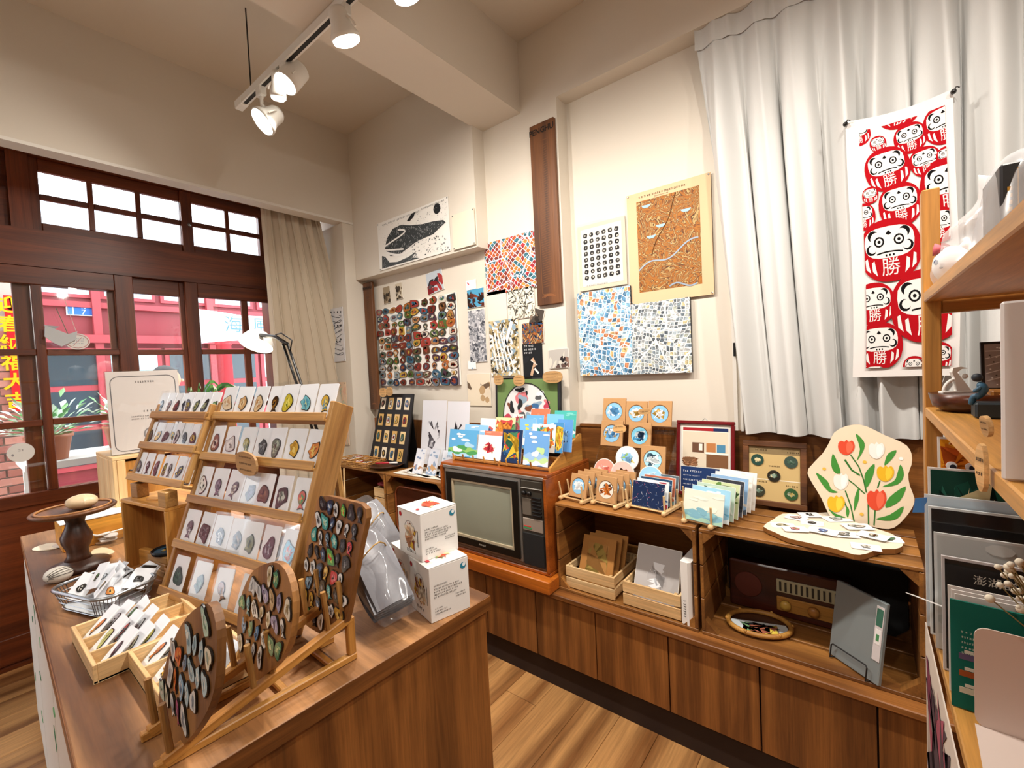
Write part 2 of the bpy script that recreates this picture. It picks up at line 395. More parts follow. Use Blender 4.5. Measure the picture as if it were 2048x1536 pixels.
# ---------------------------------------------------------------- door wall
def dy(u, v): return px(u, v, 'x', XD).y
def dz(u, v): return px(u, v, 'x', XD).z
dw = struct('door_frame', MB().bb(XD-.1, XD+.035, YB, 1.93, 2.2, 2.41), W_door('y'))
MB().bb(XD-.1, XD+.03, YB, 1.93, 2.83, 2.905).build('top_rail', W_door('y'), dw)
MB().bb(XD-.1, XD+.02, .278, .362, 2.41, 2.83).build('post', W_door('z'), dw)
MB().bb(XD-.08, XD-.02, YB, .278, 2.41, 2.83).build('transom_panel', W_door('y'), dw)
MB().bb(XD-.1, XD+.02, 1.61, 1.93, 0, 2.9).build('jamb', W_door('z'), dw)
MB().bb(XD-.12, XD+.05, YB, 1.93, -.01, .018).build('sill', W_door('y'), dw)
def sash(name, kind, y0, y1, z0, z1, ycuts, zcuts, xf, th=.035, kick=None, n=None):
    """glazed wooden leaf in the plane x = xf. ycuts / zcuts = clear pane spans"""
    o = thing(name, None, None, T(xf, (y0+y1)/2, z0)); o['kind'] = 'structure'
    cy = (y0+y1)/2
    def bar(nm, a, b, c, d, ax, t=th):
        MB().rbox((-t/2, (a+b)/2-cy, (c+d)/2-z0), (t, b-a, d-c), .003).build(nm, W_door(ax), o)
    bar('stile', y0, ycuts[0][0], z0, z1, 'z'); bar('stile', ycuts[-1][1], y1, z0, z1, 'z')
    a, b = ycuts[0][0], ycuts[-1][1]
    bar('rail', a, b, zcuts[-1][1], z1, 'y'); bar('rail', a, b, z0, (kick[0] if kick else zcuts[0][0]), 'y')
    if kick:
        bar('rail', a, b, kick[1], zcuts[0][0], 'y')
        MB().bb(-th*.75, -th*.35, a-cy-.004, b-cy+.004, kick[0]-z0-.004, kick[1]-z0+.004).build('kick_panel', W_door('y'), o)
    for k in range(len(ycuts)-1): bar('muntin', ycuts[k][1], ycuts[k+1][0], zcuts[0][0], zcuts[-1][1], 'z', th*.8)
    for k in range(len(zcuts)-1):
        for (p, q) in ycuts: bar('muntin', p, q, zcuts[k][1], zcuts[k+1][0], 'y', th*.75)
    for (p, q) in ycuts:
        for (c, d) in zcuts: MB().bb(-th*.6, -th*.45, p-cy-.003, q-cy+.003, c-z0-.003, d-z0+.003).build('pane', GLASS, o)
    return o
zr = [(.93, 1.30), (1.335, 1.70), (1.735, 2.10)]
sash('door_1', 'door', -.36, .781, .02, 2.2, [(-.29, -.005), (.035, .33), (.372, .69)], zr, XD+.03, kick=(.165, .86))
sash('door_2', 'door', .26, 1.127, .02, 2.2, [(.33, .66), (.7, 1.037)], zr, XD-.01, kick=(.165, .86))
sash('door_3', 'door', 1.06, 1.93, .02, 2.2, [(1.135, 1.412), (1.455, 1.80)], zr, XD+.03, kick=(.165, .86))
sash('door_4', 'door', -1.5, -.32, .02, 2.2, [(-1.43, -1.10), (-1.06, -.73), (-.69, -.39)], zr, XD-.01, kick=(.165, .86))
zt = [(2.463, 2.596), (2.629, 2.758)]
def ys(l, v): return [(dy(a, v), dy(b, v)) for a, b in l]
sash('window_2', 'window', .362, 1.10, 2.41, 2.83, ys([(83, 178), (190, 273), (284, 360)], 430), zt, XD-.005, .03)
w3 = sash('window_3', 'window', 1.075, 1.93, 2.41, 2.83, ys([(385, 450), (458, 516), (524, 575)], 460), zt, XD+.015, .03)
MB().lathe([(0, 0), (.008, 0), (.011, .008), (.006, .014), (0, .015)], 10, None, T(0, dy(377, 455)-1.5025, .19, 0, 0, R(90)), cap=False).build('knob', STEEL, w3)
# ---------------------------------------------------------------- built-in low cabinets along the back wall
CF_Y = 1.665
bc = thing('base_cabinet', 'long low brown laminate cabinet run under the wall displays', 'cabinet', (-1.3, 1.9, 0))
MB().bb(-3.03, XR-.02, CF_Y+.02, 2.08, .0, .443).build('body', flat('cabinet_carcass', '#2a170b', .8), bc, world=True)
MB().bb(-3.03, XR-.02, 1.70, 1.72, 0, .128).build('plinth', W_cab('x'), bc, world=True)
for k in range(-5, 8):
    x0 = -1.551+.3135*k; x1 = x0+.3135
    x0 = max(x0, -3.03); x1 = min(x1, XR-.02)
    if x1-x0 < .05: continue
    MB().rbox(((x0+x1)/2, CF_Y+.009, .288), (x1-x0-.005, .018, .31), .001).build('door_panel', W_cab('z'), bc, world=True)
so = thing('wall_socket', 'dark double socket plate set in the cabinet plinth', 'socket', (-.43, 1.70, .05))
MB().rbox((0, -.003, 0), (.13, .008, .07), .003).build('plate', BLACK, so)
MB().bb(-.045, -.01, -.009, -.0072, -.02, .02).bb(.01, .045, -.009, -.0072, -.02, .02).build('socket_face', flat('socket_dark', '#1d1a17', .3), so)
one('cabinet_worktop', MB().rbox(((-3.03-1.25)/2, (1.645+2.085)/2, .454), (1.78, .44, .022), .003).rbox(((-1.25+XR-.005)/2, (1.645+2.183)/2, .454), (XR+1.245, .538, .022), .003), W_cab('x'), 'continuous light brown worktop ledge along the top of the low cabinets', 'worktop')

# ---------------------------------------------------------------- island counter
ISL = T(-.852, .931, 0, R(-2.1))
isl = thing('island_counter', 'large wooden island counter with brown top carrying the pin displays', 'counter', ISL)
IL, IW = 2.11, .84
MB().bb(-IL+.015, -.012, -IW+.015, -.012, .0, .812).build('body', W_cab('z'), isl)
MB().rbox((-IL/2, -IW/2, .83), (IL-.002, IW-.002, .04), .002).build('counter_top', W_top('x'), isl)
for bx_ in ((-IL, 0, -.0008, .0008), (-IL, 0, -IW-.0008, -IW+.0008)): MB().bb(bx_[0], bx_[1], bx_[2], bx_[3], .8105, .8485).build('edge_band', W_cab('x'), isl)
for bx_ in (-IL, 0): MB().bb(bx_-.0008, bx_+.0008, -IW, 0, .8105, .8485).build('edge_band', W_cab('y'), isl)
for a, b in ((-2.08, -1.45), (-1.43, -.75), (-.73, -.03)):
    MB().rbox(((a+b)/2, -IW+.009, .42), (b-a, .012, .72), .001).build('front_panel', flat('poster_board', '#d9d4cc', .6), isl)
# green leaf prints on the front panels
g = MB(); rl = random.Random(5)
for k in range(14):
    x = rl.uniform(-1.95, -.1); z = rl.uniform(.15, .74)
    g.prism([(p[0], p[1]) for p in ell(0, 0, .035, .012, 10, rl.uniform(0, 3))], 0, .001, rl.choice(['#3f8f5a', '#6fb07c', '#2f6f4a']), frame((x, -IW+.003, z), (1, 0, 0), (0, 0, 1)))
g.build('leaf_print', PAPER, isl)

# ---------------------------------------------------------------- ceiling track and lamps
def track(y, x0, x1, label, hang):
    t = thing('lighting_track', label, 'track', ((x0+x1)/2, y, TRACK_Z))
    h = (x1-x0)/2
    MB().bb(-h, h, -.017, .017, -.004, .016).bb(-h, h, -.017, -.009, -.018, -.004).bb(-h, h, .009, .017, -.018, -.004).build('rail', METALW, t)
    MB().bb(-h+.05, h, -.009, .009, -.0175, -.0045).build('conductor_slot', BLACK, t)
    MB().rbox((-h+.03, 0, -.002), (.075, .038, .04), .003).build('end_cap', METALW, t)
    for q in hang: MB().tube([(q, 0, .015), (q, 0, ZC-TRACK_Z)], .0035, 6).build('hanger_rod', BLACK, t)
    return t
track(TRACK_Y, -2.5, 1.2, 'white ceiling lighting track hung on thin black rods', (-1.7, -.2, 1.3))
track(-.9, -2.2, 1.4, 'unseen white lighting track behind the viewer, added to carry fill lamps', (-1.5, 1.2))  # second track, out of view, added to carry the fill lamps
LAMPM = emit('lamp_glass_lit', (1.0, 0.93, 0.82), 14.0)
def track_lamp(x, y, z, aim, r, kind, label, power, angle=110):
    t = thing('track_spotlight', label, 'lamp', (x, y, TRACK_Z), 'track spotlights')
    d = (V(aim)-V((x, y, z))).normalized(); c = V((0, 0, z-TRACK_Z))
    MB().rbox((0, 0, -.035), (.05, .032, .045), .004).build('adapter', METALW, t)
    back = c-d*(.09 if kind == 'can' else .06)
    MB().tube([(0, 0, -.055), (0, 0, (-.055+back.z)/2), back*.9+V((0, 0, -.012))], .009, 8).build('stem', METALW, t)
    s = d.cross(V((0, 0, 1))).normalized()
    arc = [c+s*(r*1.12*math.cos(R(a)))-d*(.02+r*.95*math.sin(R(a))) for a in range(0, 181, 18)]
    MB().tube(arc, .004, 6).build('yoke', METALW, t)
    q = d.to_track_quat('Z', 'Y').to_matrix().to_4x4(); F = Matrix.Translation(c) @ q
    prof = [(r*.45, -.10), (r*.62, -.085), (r*.72, -.04), (r, -.012), (r*1.02, .002)] if kind == 'par' else [(r*.75, -.11), (r*.95, -.10), (r, -.04), (r*1.02, .004)]
    shd = MB().lathe(prof, 20, None, F).build('shade', METALW, t, True)
    MB().lathe([(r*.93, .002), (r*.9, .012), (r*.6, .02), (0.0005, .023)], 20, None, F, cap=False).build('lit_lens', LAMPM, shd, True)
    p = V((x, y, z))+d*.05
    lamp_light(p, aim, power, angle, .95 if angle > 120 else .6)
    return t
def lp(u, v): 
    p = px(u, v, 'y', TRACK_Y); return p.x, TRACK_Y, p.z
track_lamp(*lp(526, 243), (-2.75, -.7, 1.2), .064, 'par', 'white round spotlight at the tip of the track', 36, 140)
track_lamp(*lp(557, 192), (-2.9, 1.5, .6), .034, 'par', 'small white spotlight half hidden behind the can lamp', 14, 110)
track_lamp(*lp(572, 166), (-2.3, -.4, .8), .052, 'can', 'white can spotlight second along the track', 34, 130)
track_lamp(*lp(692, 78), (-1.65, 1.75, 1.1), .054, 'par', 'bulb spotlight beneath the ceiling beam', 50, 168)
track_lamp(*lp(815, -12), (-1.15, 1.75, 1.1), .05, 'par', 'spotlight cut by the top edge of the picture', 42, 168)
for i, (x, aim, pw_) in enumerate(((-.55, (-.6, 1.7, 1.0), 46), (.25, (-.05, 1.7, 1.0), 44), (.85, (-.4, 1.0, .7), 44))):
    track_lamp(x, TRACK_Y, 2.78, aim, .046, 'par', 'spotlight farther along the front track, %s from the beam' % ORD[i], pw_*1.15, 165)
for i, (x, aim) in enumerate(((-1.9, (-1.9, .3, .9)), (-.9, (-1.4, .3, .9)), (.1, (-1.0, .4, .9)), (1.0, (-.7, .6, .8)))):  # unseen lamps added behind the viewer to fill the island fronts
    track_lamp(x, -.9, 2.78, aim, .046, 'par', 'added fill spotlight on the unseen rear track, %s along' % ORD[i], (30, 30, 24, 24)[i], (75, 75, 80, 80)[i])
track_lamp(-.45, -.9, 2.78, (.2, 1.1, 1.1), .046, 'par', 'added fill spotlight on the unseen rear track, brightening the shelf unit', 26, 55)  # extra unseen lamp, added to brighten the sheets on the shelf

# ================================================================ OUTSIDE
XF = -7.6
gr = struct('street_ground', MB().bb(-14, XD-.12, -8, 12, -.2, -.05), flat('pale_paving', '#b9b4ac', .8, mix='#a29c92', bscale=3))
fa = thing('shop_front', 'red painted timber shop front across the street', 'building', (XF, 3, -.05))
REDP = flat('red_paint', '#8c2a33', .55, mix='#7a222b', bscale=4)
MB().bb(XF-.3, XF, -6, 9, -.05, 3.3).build('wall', REDP, fa, world=True)
UPG = flat('pale_upper_glass', '#b9c9d6', .2); LOG = flat('dark_shop_glass', '#39454c', .15); SHG = flat('pale_blue_glass', '#9fb6b8', .15)
def fz(v, u=200): return px(u, v, 'x', XF).z
def fy(u, v=650): return px(u, v, 'x', XF).y
REDL = flat('red_paint_light', '#a83a42', .5)
for k in range(14):
    y = -1.2+k*.62
    f = MB().bb(XF, XF+.03, y, y+.56, 2.62, 2.98).build('upper_window', REDL, fa, world=True)
    MB().bb(XF+.03, XF+.034, y+.04, y+.52, 2.66, 2.94).build('pane', UPG, f, world=True)
    f = MB().bb(XF, XF+.04, y, y+.58, .5, 2.0).build('lower_window', REDL, fa, world=True)
    for zc in (.56, 1.05, 1.54):
        MB().bb(XF+.04, XF+.046, y+.05, y+.53, zc, zc+.42).build('pane', (LOG, SHG, LOG)[k % 3], f, world=True)
MB().bb(XF, XF+.12, -6, 9, 2.06, 2.16).build('cornice', REDL, fa, world=True)
MB().bb(XF, XF+.06, -6, 9, 2.5, 2.57).build('upper_rail', REDL, fa, world=True)
for k in range(8): MB().bb(XF, XF+.09, -1.24+k*1.24-.05, -1.24+k*1.24+.03, -.05, 3.25).build('post', REDL, fa, world=True)
MB().add([(XF+.25, -6, 3.3), (XF+.25, 9, 3.3), (XF-1.2, 9, 4.1), (XF-1.2, -6, 4.1), (XF+.25, -6, 3.24), (XF+.25, 9, 3.24), (XF-1.2, 9, 4.04), (XF-1.2, -6, 4.04)], [(0, 1, 2, 3), (4, 5, 6, 7), (0, 1, 5, 4), (2, 3, 7, 6)]).build('roof', flat('pale_roof_sheet', '#a9b2b8', .6), fa, world=True)
# blue house number plate
a, b = px(130, 603, 'x', XF), px(187, 633, 'x', XF)
pl = thing('house_number_plate', 'blue and white house number plate on the red shop front', 'sign', (XF, (a.y+b.y)/2, b.z))
F = frame((XF+.02, a.y, b.z), (0, 1, 0), (0, 0, 1)); W, H_ = b.y-a.y, a.z-b.z
MB().box((W/2, H_/2, 0), (W, H_, .03), '#e8ecf0', F).build('plate', PAINT, pl, world=True)
m = MB().box((W*.62, H_/2, .017), (W*.7, H_*.88, .004), '#1f62b4', F).box((W*.13, H_/2, .017), (W*.18, H_*.88, .004), '#3c78bd', F)
text_mesh(m, '7', H_*.5, W*.62, H_*.25, .0205, '#ffffff', F); text_mesh(m, '10', H_*.3, W*.62, H_*.6, .0205, '#ffffff', F)
for k in range(4): m.box((W*(.34+.19*k), H_*.85, .02), (W*.11, H_*.12, .002), '#f0f4f8', F)
m.build('lettering', PAINT, pl, world=True)
# cloth banner with blue characters
XB_ = -6.6
bn = thing('banner', 'white cloth banner with blue brush characters across the street', 'banner', (XB_, px(470, 640, 'x', XB_).y, 2.0))
o0, o1 = px(393, 618, 'x', XB_), px(640, 630, 'x', XB_); hB = o0.z-px(393, 668, 'x', XB_).z
MB().grid(24, 4, lambda u, v: (XB_+.03*math.sin(u*14), o0.y+(o1.y-o0.y)*u, o0.z-hB*v-.05*math.sin(u*math.pi)*(1-v*.3)-(.12*v*(1-u)**3)), None).build('cloth', flat('banner_cloth', '#f1f4f8', .9), bn, world=True)
m = MB(); F = frame((XB_+.05, o0.y, o0.z-hB*.62), (0, 1, 0), (0, 0, 1))
for k, ch in enumerate('海風寫'): text_mesh(m, ch, hB*.72, (o1.y-o0.y)*(.24+.21*k), 0, 0, '#3f73b8', F)
m.build('characters', PAINT, bn, world=True)
for yy in (o0.y, o1.y): MB().tube([(XB_, yy, o0.z), (XF+.25, yy, 3.27)], .008, 5).build('rope', flat('rope_grey', '#8a8a86', .8), bn, world=True)
# brick pier with red couplet strip
XBR = -5.6
by0, by1 = px(-260, 700, 'x', XBR).y, px(72, 700, 'x', XBR).y
bw = struct('brick_pier', MB().bb(XBR-.3, XBR-.012, by0, by1, -.05, 3.2), flat('mortar', '#b7a79b', .9))
bm = [MB().rbox((0, 0, 0), (.02, .208, .058), .003).mesh('brick', flat('brick_%d' % k, c, .85, bump=.3, bscale=60)) for k, c in enumerate(('#a8695a', '#9c5f52', '#b67a6a', '#8f5549'))]
rb = random.Random(2)
for j in range(22):
    for i in range(9):
        y = by1-.12-i*.22-(j % 2)*.11; 
        if y < by1-1.3: continue
        place('brick', bm[rb.randint(0, 3)], bw, T(XBR-.002, y, .55+j*.068))
c0, c1 = px(6, 590, 'x', XBR+.02), px(46, 822, 'x', XBR+.02)
cp = thing('couplet_strip', 'red paper couplet with yellow brush characters on the brick pier', 'couplet', (XBR+.01, c0.y, c1.z))
F = frame((XBR+.015, c0.y, c1.z), (0, 1, 0), (0, 0, 1)); W, H_ = c1.y-c0.y, c0.z-c1.z
MB().box((W/2, H_/2, 0), (W, H_, .004), '#c8161d', F).build('paper', PAPER, cp, world=True)
m = MB()
for k, ch in enumerate('迎春納福大吉'): text_mesh(m, ch, H_*.15, W*.5, H_*(.91-.165*k), .004, '#f2b012', F, bold=.003)
m.build('characters', PAPER, cp, world=True)
# planters and hanging shells outside the glass
LEAF = attr('leaf_colours', .5)
def plant(loc, h, n, label, cols, seed, pot='#a9654a', spread=.22):
    r_ = random.Random(seed); t = thing('potted_plant', label, 'plant', loc, 'plants outside the door')
    MB().lathe([(.09, 0), (.12, .16), (.13, .16), (.13, .18), (.11, .18), (.1, .15)], 16, pot).build('pot', PAINT, t, True)
    m = MB()
    for k in range(n):
        a = r_.uniform(0, 6.28); e = r_.uniform(.25, 1.3); L = h*r_.uniform(.5, 1)
        d = V((math.cos(a)*math.cos(e), math.sin(a)*math.cos(e), math.sin(e)))
        base = V((0, 0, .16))+d*L*r_.uniform(.1, .8)*(spread/.22); s = d.cross(V((0, 0, 1))).normalized()*.022; tip = base+d*.1+V((0, 0, -.02))
        m.poly([base, base+d*.05+s, tip, base+d*.05-s], r_.choice(cols))
    m.build('foliage', LEAF, t); MB().tube([(0, 0, .1), (0.01, 0, .16+h*.5)], .006, 5).build('stem', flat('stem_green', '#4d6b35', .7), t)
    return t
plant((-4.6, .44, 1.0), .42, 220, 'white flowering plant by the street behind the second door pane', ['#e9efe6', '#8fbf7a', '#d7e6cf', '#5d9a5a'], 1)
plant((-4.2, -.1, -.05), .5, 120, 'green pot plant with yellow flowers low outside the door', ['#7fae4d', '#e8d24a', '#a9c46a', '#f0efe0'], 2)
plant((-4.9, .90, 1.0), .4, 160, 'pale leafy plant beside the flowering plant outside', ['#7ab06a', '#cfe0c6', '#eef2ea'], 3)
plant((-4.3, -.8, -.05), .4, 100, 'small green bedding plant at the far left outside', ['#6aa35a', '#dfe8d0', '#efe2b0'], 4)
bench = thing('plant_bench', 'pale stepped bench carrying plants outside the door', 'bench', (-4.75, .65, -.05))
MB().bb(-.38, .3, -.35, .35, 1.0, 1.048).build('top', flat('bench_white', '#dcd9d2', .7), bench)
for sx in (-.25, .25):
    for sy in (-.3, .3): MB().bb(sx-.025, sx+.025, sy-.025, sy+.025, 0, 1.0).build('leg', flat('bench_white', '#dcd9d2', .7), bench)
# the white cards and fish ornament hung on the glass
def hung_disc(u, v, ru, rv, label, name, seed):
    p = px(u, v, 'x', XD+.06); s = abs(px(u+ru, v, 'x', XD+.06).y-p.y); q = abs(px(u, v+rv, 'x', XD+.06).z-p.z)
    t = thing(name, label, 'sign', frame(p, (0, 1, 0), (0, 0, 1)))
    MB().prism(ell(0, 0, s, q, 28, .05), -.002, .002, '#e9e9e6').build('board', PAPER, t)
    m = MB(); rr = random.Random(seed)
    if seed == 1:
        m.prism(ell(0, 0, s*.9, q*.85, 24, .05), .0021, .0024, '#c06a72'); m.prism(ell(0, 0, s*.84, q*.79, 24, .05), .0025, .0027, '#ecebe8')
        m.box((0, 0, .003), (s*1.2, .002, .0004), '#c06a72', Matrix.Rotation(.9, 4, 'Z'))
        for k in range(3): scribble(m, rr, -s*.4, s*.5, q*(.35-.3*k), q*.14, .003, '#7d8fa8')
    else:
        scribble(m, rr, -s*.2, s*.2, q*.25, q*.2, .003, '#9a9aa0'); m.prism(ell(-s*.6, -q*.2, s*.09, q*.14, 10), .0022, .0026, '#9a9aa0')
    m.build('lettering', PAPER, t)
    if seed == 1: MB().tube([(0, q, 0), (-s*.9, q+.24, 0)], .0015, 5).build('cord', flat('cord_white', '#e6e0d4', .8), t)
hung_disc(155, 683, 25, 16, 'oval white shell shaped sign with red rim on the glass', 'hanging_sign', 1)
hung_disc(42, 905, 28, 19, 'plain white oval sign on the lower left door glass', 'hanging_sign', 2)
p = px(112, 672, 'x', XD+.07)
fs = thing('fish_ornament', 'grey white paper fish ornament hanging on the door glass', 'ornament', frame(p, (0, 1, 0), (0, 0, 1)))
MB().prism([(-.04, .06), (.05, .012), (.09, .03), (.08, -.02), (.02, -.06), (-.01, -.04), (-.045, -.005)], -.006, .006, '#c9ced2').build('body', PAPER, fs)
MB().prism([(-.045, .06), (.02, .055), (-.02, .03)], -.004, .004, '#a9b2b8').build('fin', PAPER, fs)
MB().tube([(.05, .01, 0), (.01, .16, 0)], .0015, 5).build('cord', flat('cord_green', '#4d8a6a', .8), fs)
# fire hydrant coloured post across the street
yp = px(447, 690, 'x', -6.9).y
hy = thing('street_lantern_post', 'red post with a yellow collar standing across the street', 'post', (-6.9, yp, -.05))
MB().lathe([(.09, 0), (.09, 2.05), (.1, 2.05), (.1, 2.1)], 14).build('shaft', flat('post_red', '#d8404c', .5), hy, True)
MB().lathe([(.06, 2.1), (.13, 2.12), (.12, 2.25), (.05, 2.3), (.05, 2.36)], 14).build('collar', flat('post_yellow', '#d8962c', .5), hy, True)
# person in a light blue shirt stooping outside
pe = thing('person', 'person in a light blue shirt stooping outside behind the menu stand', 'person', (-5.55, 1.05, -.05))
def skin_body(parent, name, J, E_, mat, root, sub=2):
    me = bpy.data.meshes.new(name); me.from_pydata([j[0] for j in J], E_, []); o = bpy.data.objects.new(name, me); COL.objects.link(o)
    o.modifiers.new('skin', 'SKIN'); sk = me.skin_vertices[0].data
    for i, j in enumerate(J): sk[i].radius = (j[1], j[1]); sk[i].use_root = (i == root)
    s = o.modifiers.new('sub', 'SUBSURF'); s.levels = sub; s.render_levels = sub
    dg = bpy.context.evaluated_depsgraph_get(); m2 = bpy.data.meshes.new_from_object(o.evaluated_get(dg)); bpy.data.objects.remove(o)
    for p_ in m2.polygons: p_.use_smooth = True
    m2.materials.clear(); m2.materials.append(mat); return place(name, m2, parent)
J = [((0, 0, .88), .15), ((0, .06, 1.1), .15), ((0, .16, 1.3), .165), ((.0, .24, 1.42), .07), ((0, .3, 1.5), .06),
     ((.17, .2, 1.34), .065), ((.22, .34, 1.12), .05), ((.15, .5, 1.02), .035), ((-.17, .2, 1.34), .065), ((-.22, .34, 1.12), .05), ((-.15, .5, 1.02), .035),
     ((.1, 0, .8), .1), ((.12, .02, .46), .075), ((.12, -.02, .1), .05), ((.12, .1, .04), .045), ((-.1, 0, .8), .1), ((-.12, .02, .46), .075), ((-.12, -.02, .1), .05), ((-.12, .1, .04), .045)]
EE = [(0, 1), (1, 2), (2, 3), (3, 4), (2, 5), (5, 6), (6, 7), (2, 8), (8, 9), (9, 10), (0, 11), (11, 12), (12, 13), (13, 14), (0, 15), (15, 16), (16, 17), (17, 18)]
skin_body(pe, 'body', J, EE, flat('denim_blue', '#7fa6cf', .85), 0)
MB().ball((0, .36, 1.6), (.085, .1, .115), 16, 12).ball((0, .47, 1.585), (.012, .02, .016), 8, 6).ball((.088, .36, 1.6), (.012, .02, .03), 8, 6).ball((-.088, .36, 1.6), (.012, .02, .03), 8, 6).build('head', flat('skin_tone', '#c99676', .6), pe, True)
MB().ball((0, .33, 1.635), (.098, .108, .11), 14, 10).build('hair', flat('hair_dark', '#1e1714', .6), pe, True)
for s in (-1, 1):
    m = MB().ball((s*.14, .54, .98), (.035, .045, .025), 10, 8)
    for k in range(4): m.tube([(s*.14+(k-1.5)*.016, .575, .98), (s*.14+(k-1.5)*.017, .62-abs(k-1.5)*.008, .965), (s*.14+(k-1.5)*.017, .635-abs(k-1.5)*.01, .94)], [.009, .008, .006], 6)
    m.tube([(s*.115, .53, .975), (s*.09, .57, .965), (s*.09, .59, .95)], [.01, .009, .007], 6)
    m.build('hand', flat('skin_tone', '#c99676', .6), pe, True)

# ================================================================ CURTAINS
def curtain(name, label, fn, nu, nv, mat, group=None):
    t = thing(name, label, 'curtain', None, group)
    MB().grid(nu, nv, fn).build('drape', mat, t, True); return t
CURT = flat('white_curtain_fabric', '#cbcbc9', .9, spec=.05, bump=.15, bscale=500)
CURT2 = flat('beige_curtain_fabric', '#cfc2ae', .9, spec=.05, bump=.15, bscale=500)
for m_ in (CURT, CURT2):
    b_ = m_.node_tree.nodes['Principled BSDF']; b_.inputs['Sheen Weight'].default_value = .15
def left_curtain(u, v):       # u along the door wall, v downwards
    z = 2.72-2.68*v; wd = .42+.30*min(1, v*1.7)
    y = 1.42+wd*u; amp = .012+.03*min(1, v*3)
    ph = u*2*math.pi*9
    return (-3.26+amp*math.sin(ph)+.012*math.sin(ph*.47+v*5)+.03*v, y+.008*math.sin(ph*2), z)
lc = curtain('curtain', 'beige gathered curtain hanging beside the wooden doors', left_curtain, 170, 30, CURT2)
MB().grid(120, 2, lambda u, v: (-3.24+.01*math.sin(u*2*math.pi*26), 1.42+.43*u, 2.735-.05*v)).build('heading_tape', CURT2, lc, True)
def right_curtain(u, v):
    zt_, zb_ = 2.922, 1.17
    z = zt_+(zb_-zt_)*v
    xt = -.556+1.75*u; sh = .135*(1-u*2.2) if u < .45 else 0
    x = xt+sh*v**1.2
    pin = math.exp(-v*9)                                     # pinch pleats near the top
    ph = u*2*math.pi*13.0+.5
    s0 = math.sin(ph+1.1*v*math.sin(u*23)+.7*math.sin(ph*.5))
    y = 2.115+.046*(2*(.5+.5*s0)**.6-1)*(.3+.7*min(1, v*3.5))+.014*math.sin(ph*2.3+v*2.2)*min(1, v*3)
    k = round(u*13); du = (u*13-k)
    y -= .02*pin*math.exp(-(du*7)**2)
    x += .02*math.cos(ph)*min(1, v*3)
    return (x, min(y, 2.172), z)
rc = curtain('curtain', 'tall white pleated curtain behind the red and white towel', right_curtain, 420, 40, CURT)
MB().grid(200, 3, lambda u, v: (right_curtain(u, 0)[0], right_curtain(u, .02)[1]-.006, 2.922-.085*v)).build('heading_tape', CURT, rc, True)
# ================================================================ PICTURES ON THE BACK WALL
def ribbon(mb, pts, wd, z, col, M=None, taper=False):
    L, Rr = [], []
    n = len(pts)
    for i in range(n):
        a = V(pts[max(0, i-1)]); b = V(pts[min(n-1, i+1)]); t = (b-a).normalized() if (b-a).length > 1e-9 else V((1, 0)); q = V((-t.y, t.x))*wd/2
        if taper: q = q*max(.08, math.sin(math.pi*(i+.4)/n))
        L.append((pts[i][0]+q.x, pts[i][1]+q.y, z)); Rr.append((pts[i][0]-q.x, pts[i][1]-q.y, z))
    o = L+Rr; mb.add(o, [(i, n+i, n+i+1, i+1) for i in range(n-1)], col, M)
def curve2(f, n=16): return [f(i/n) for i in range(n+1)]

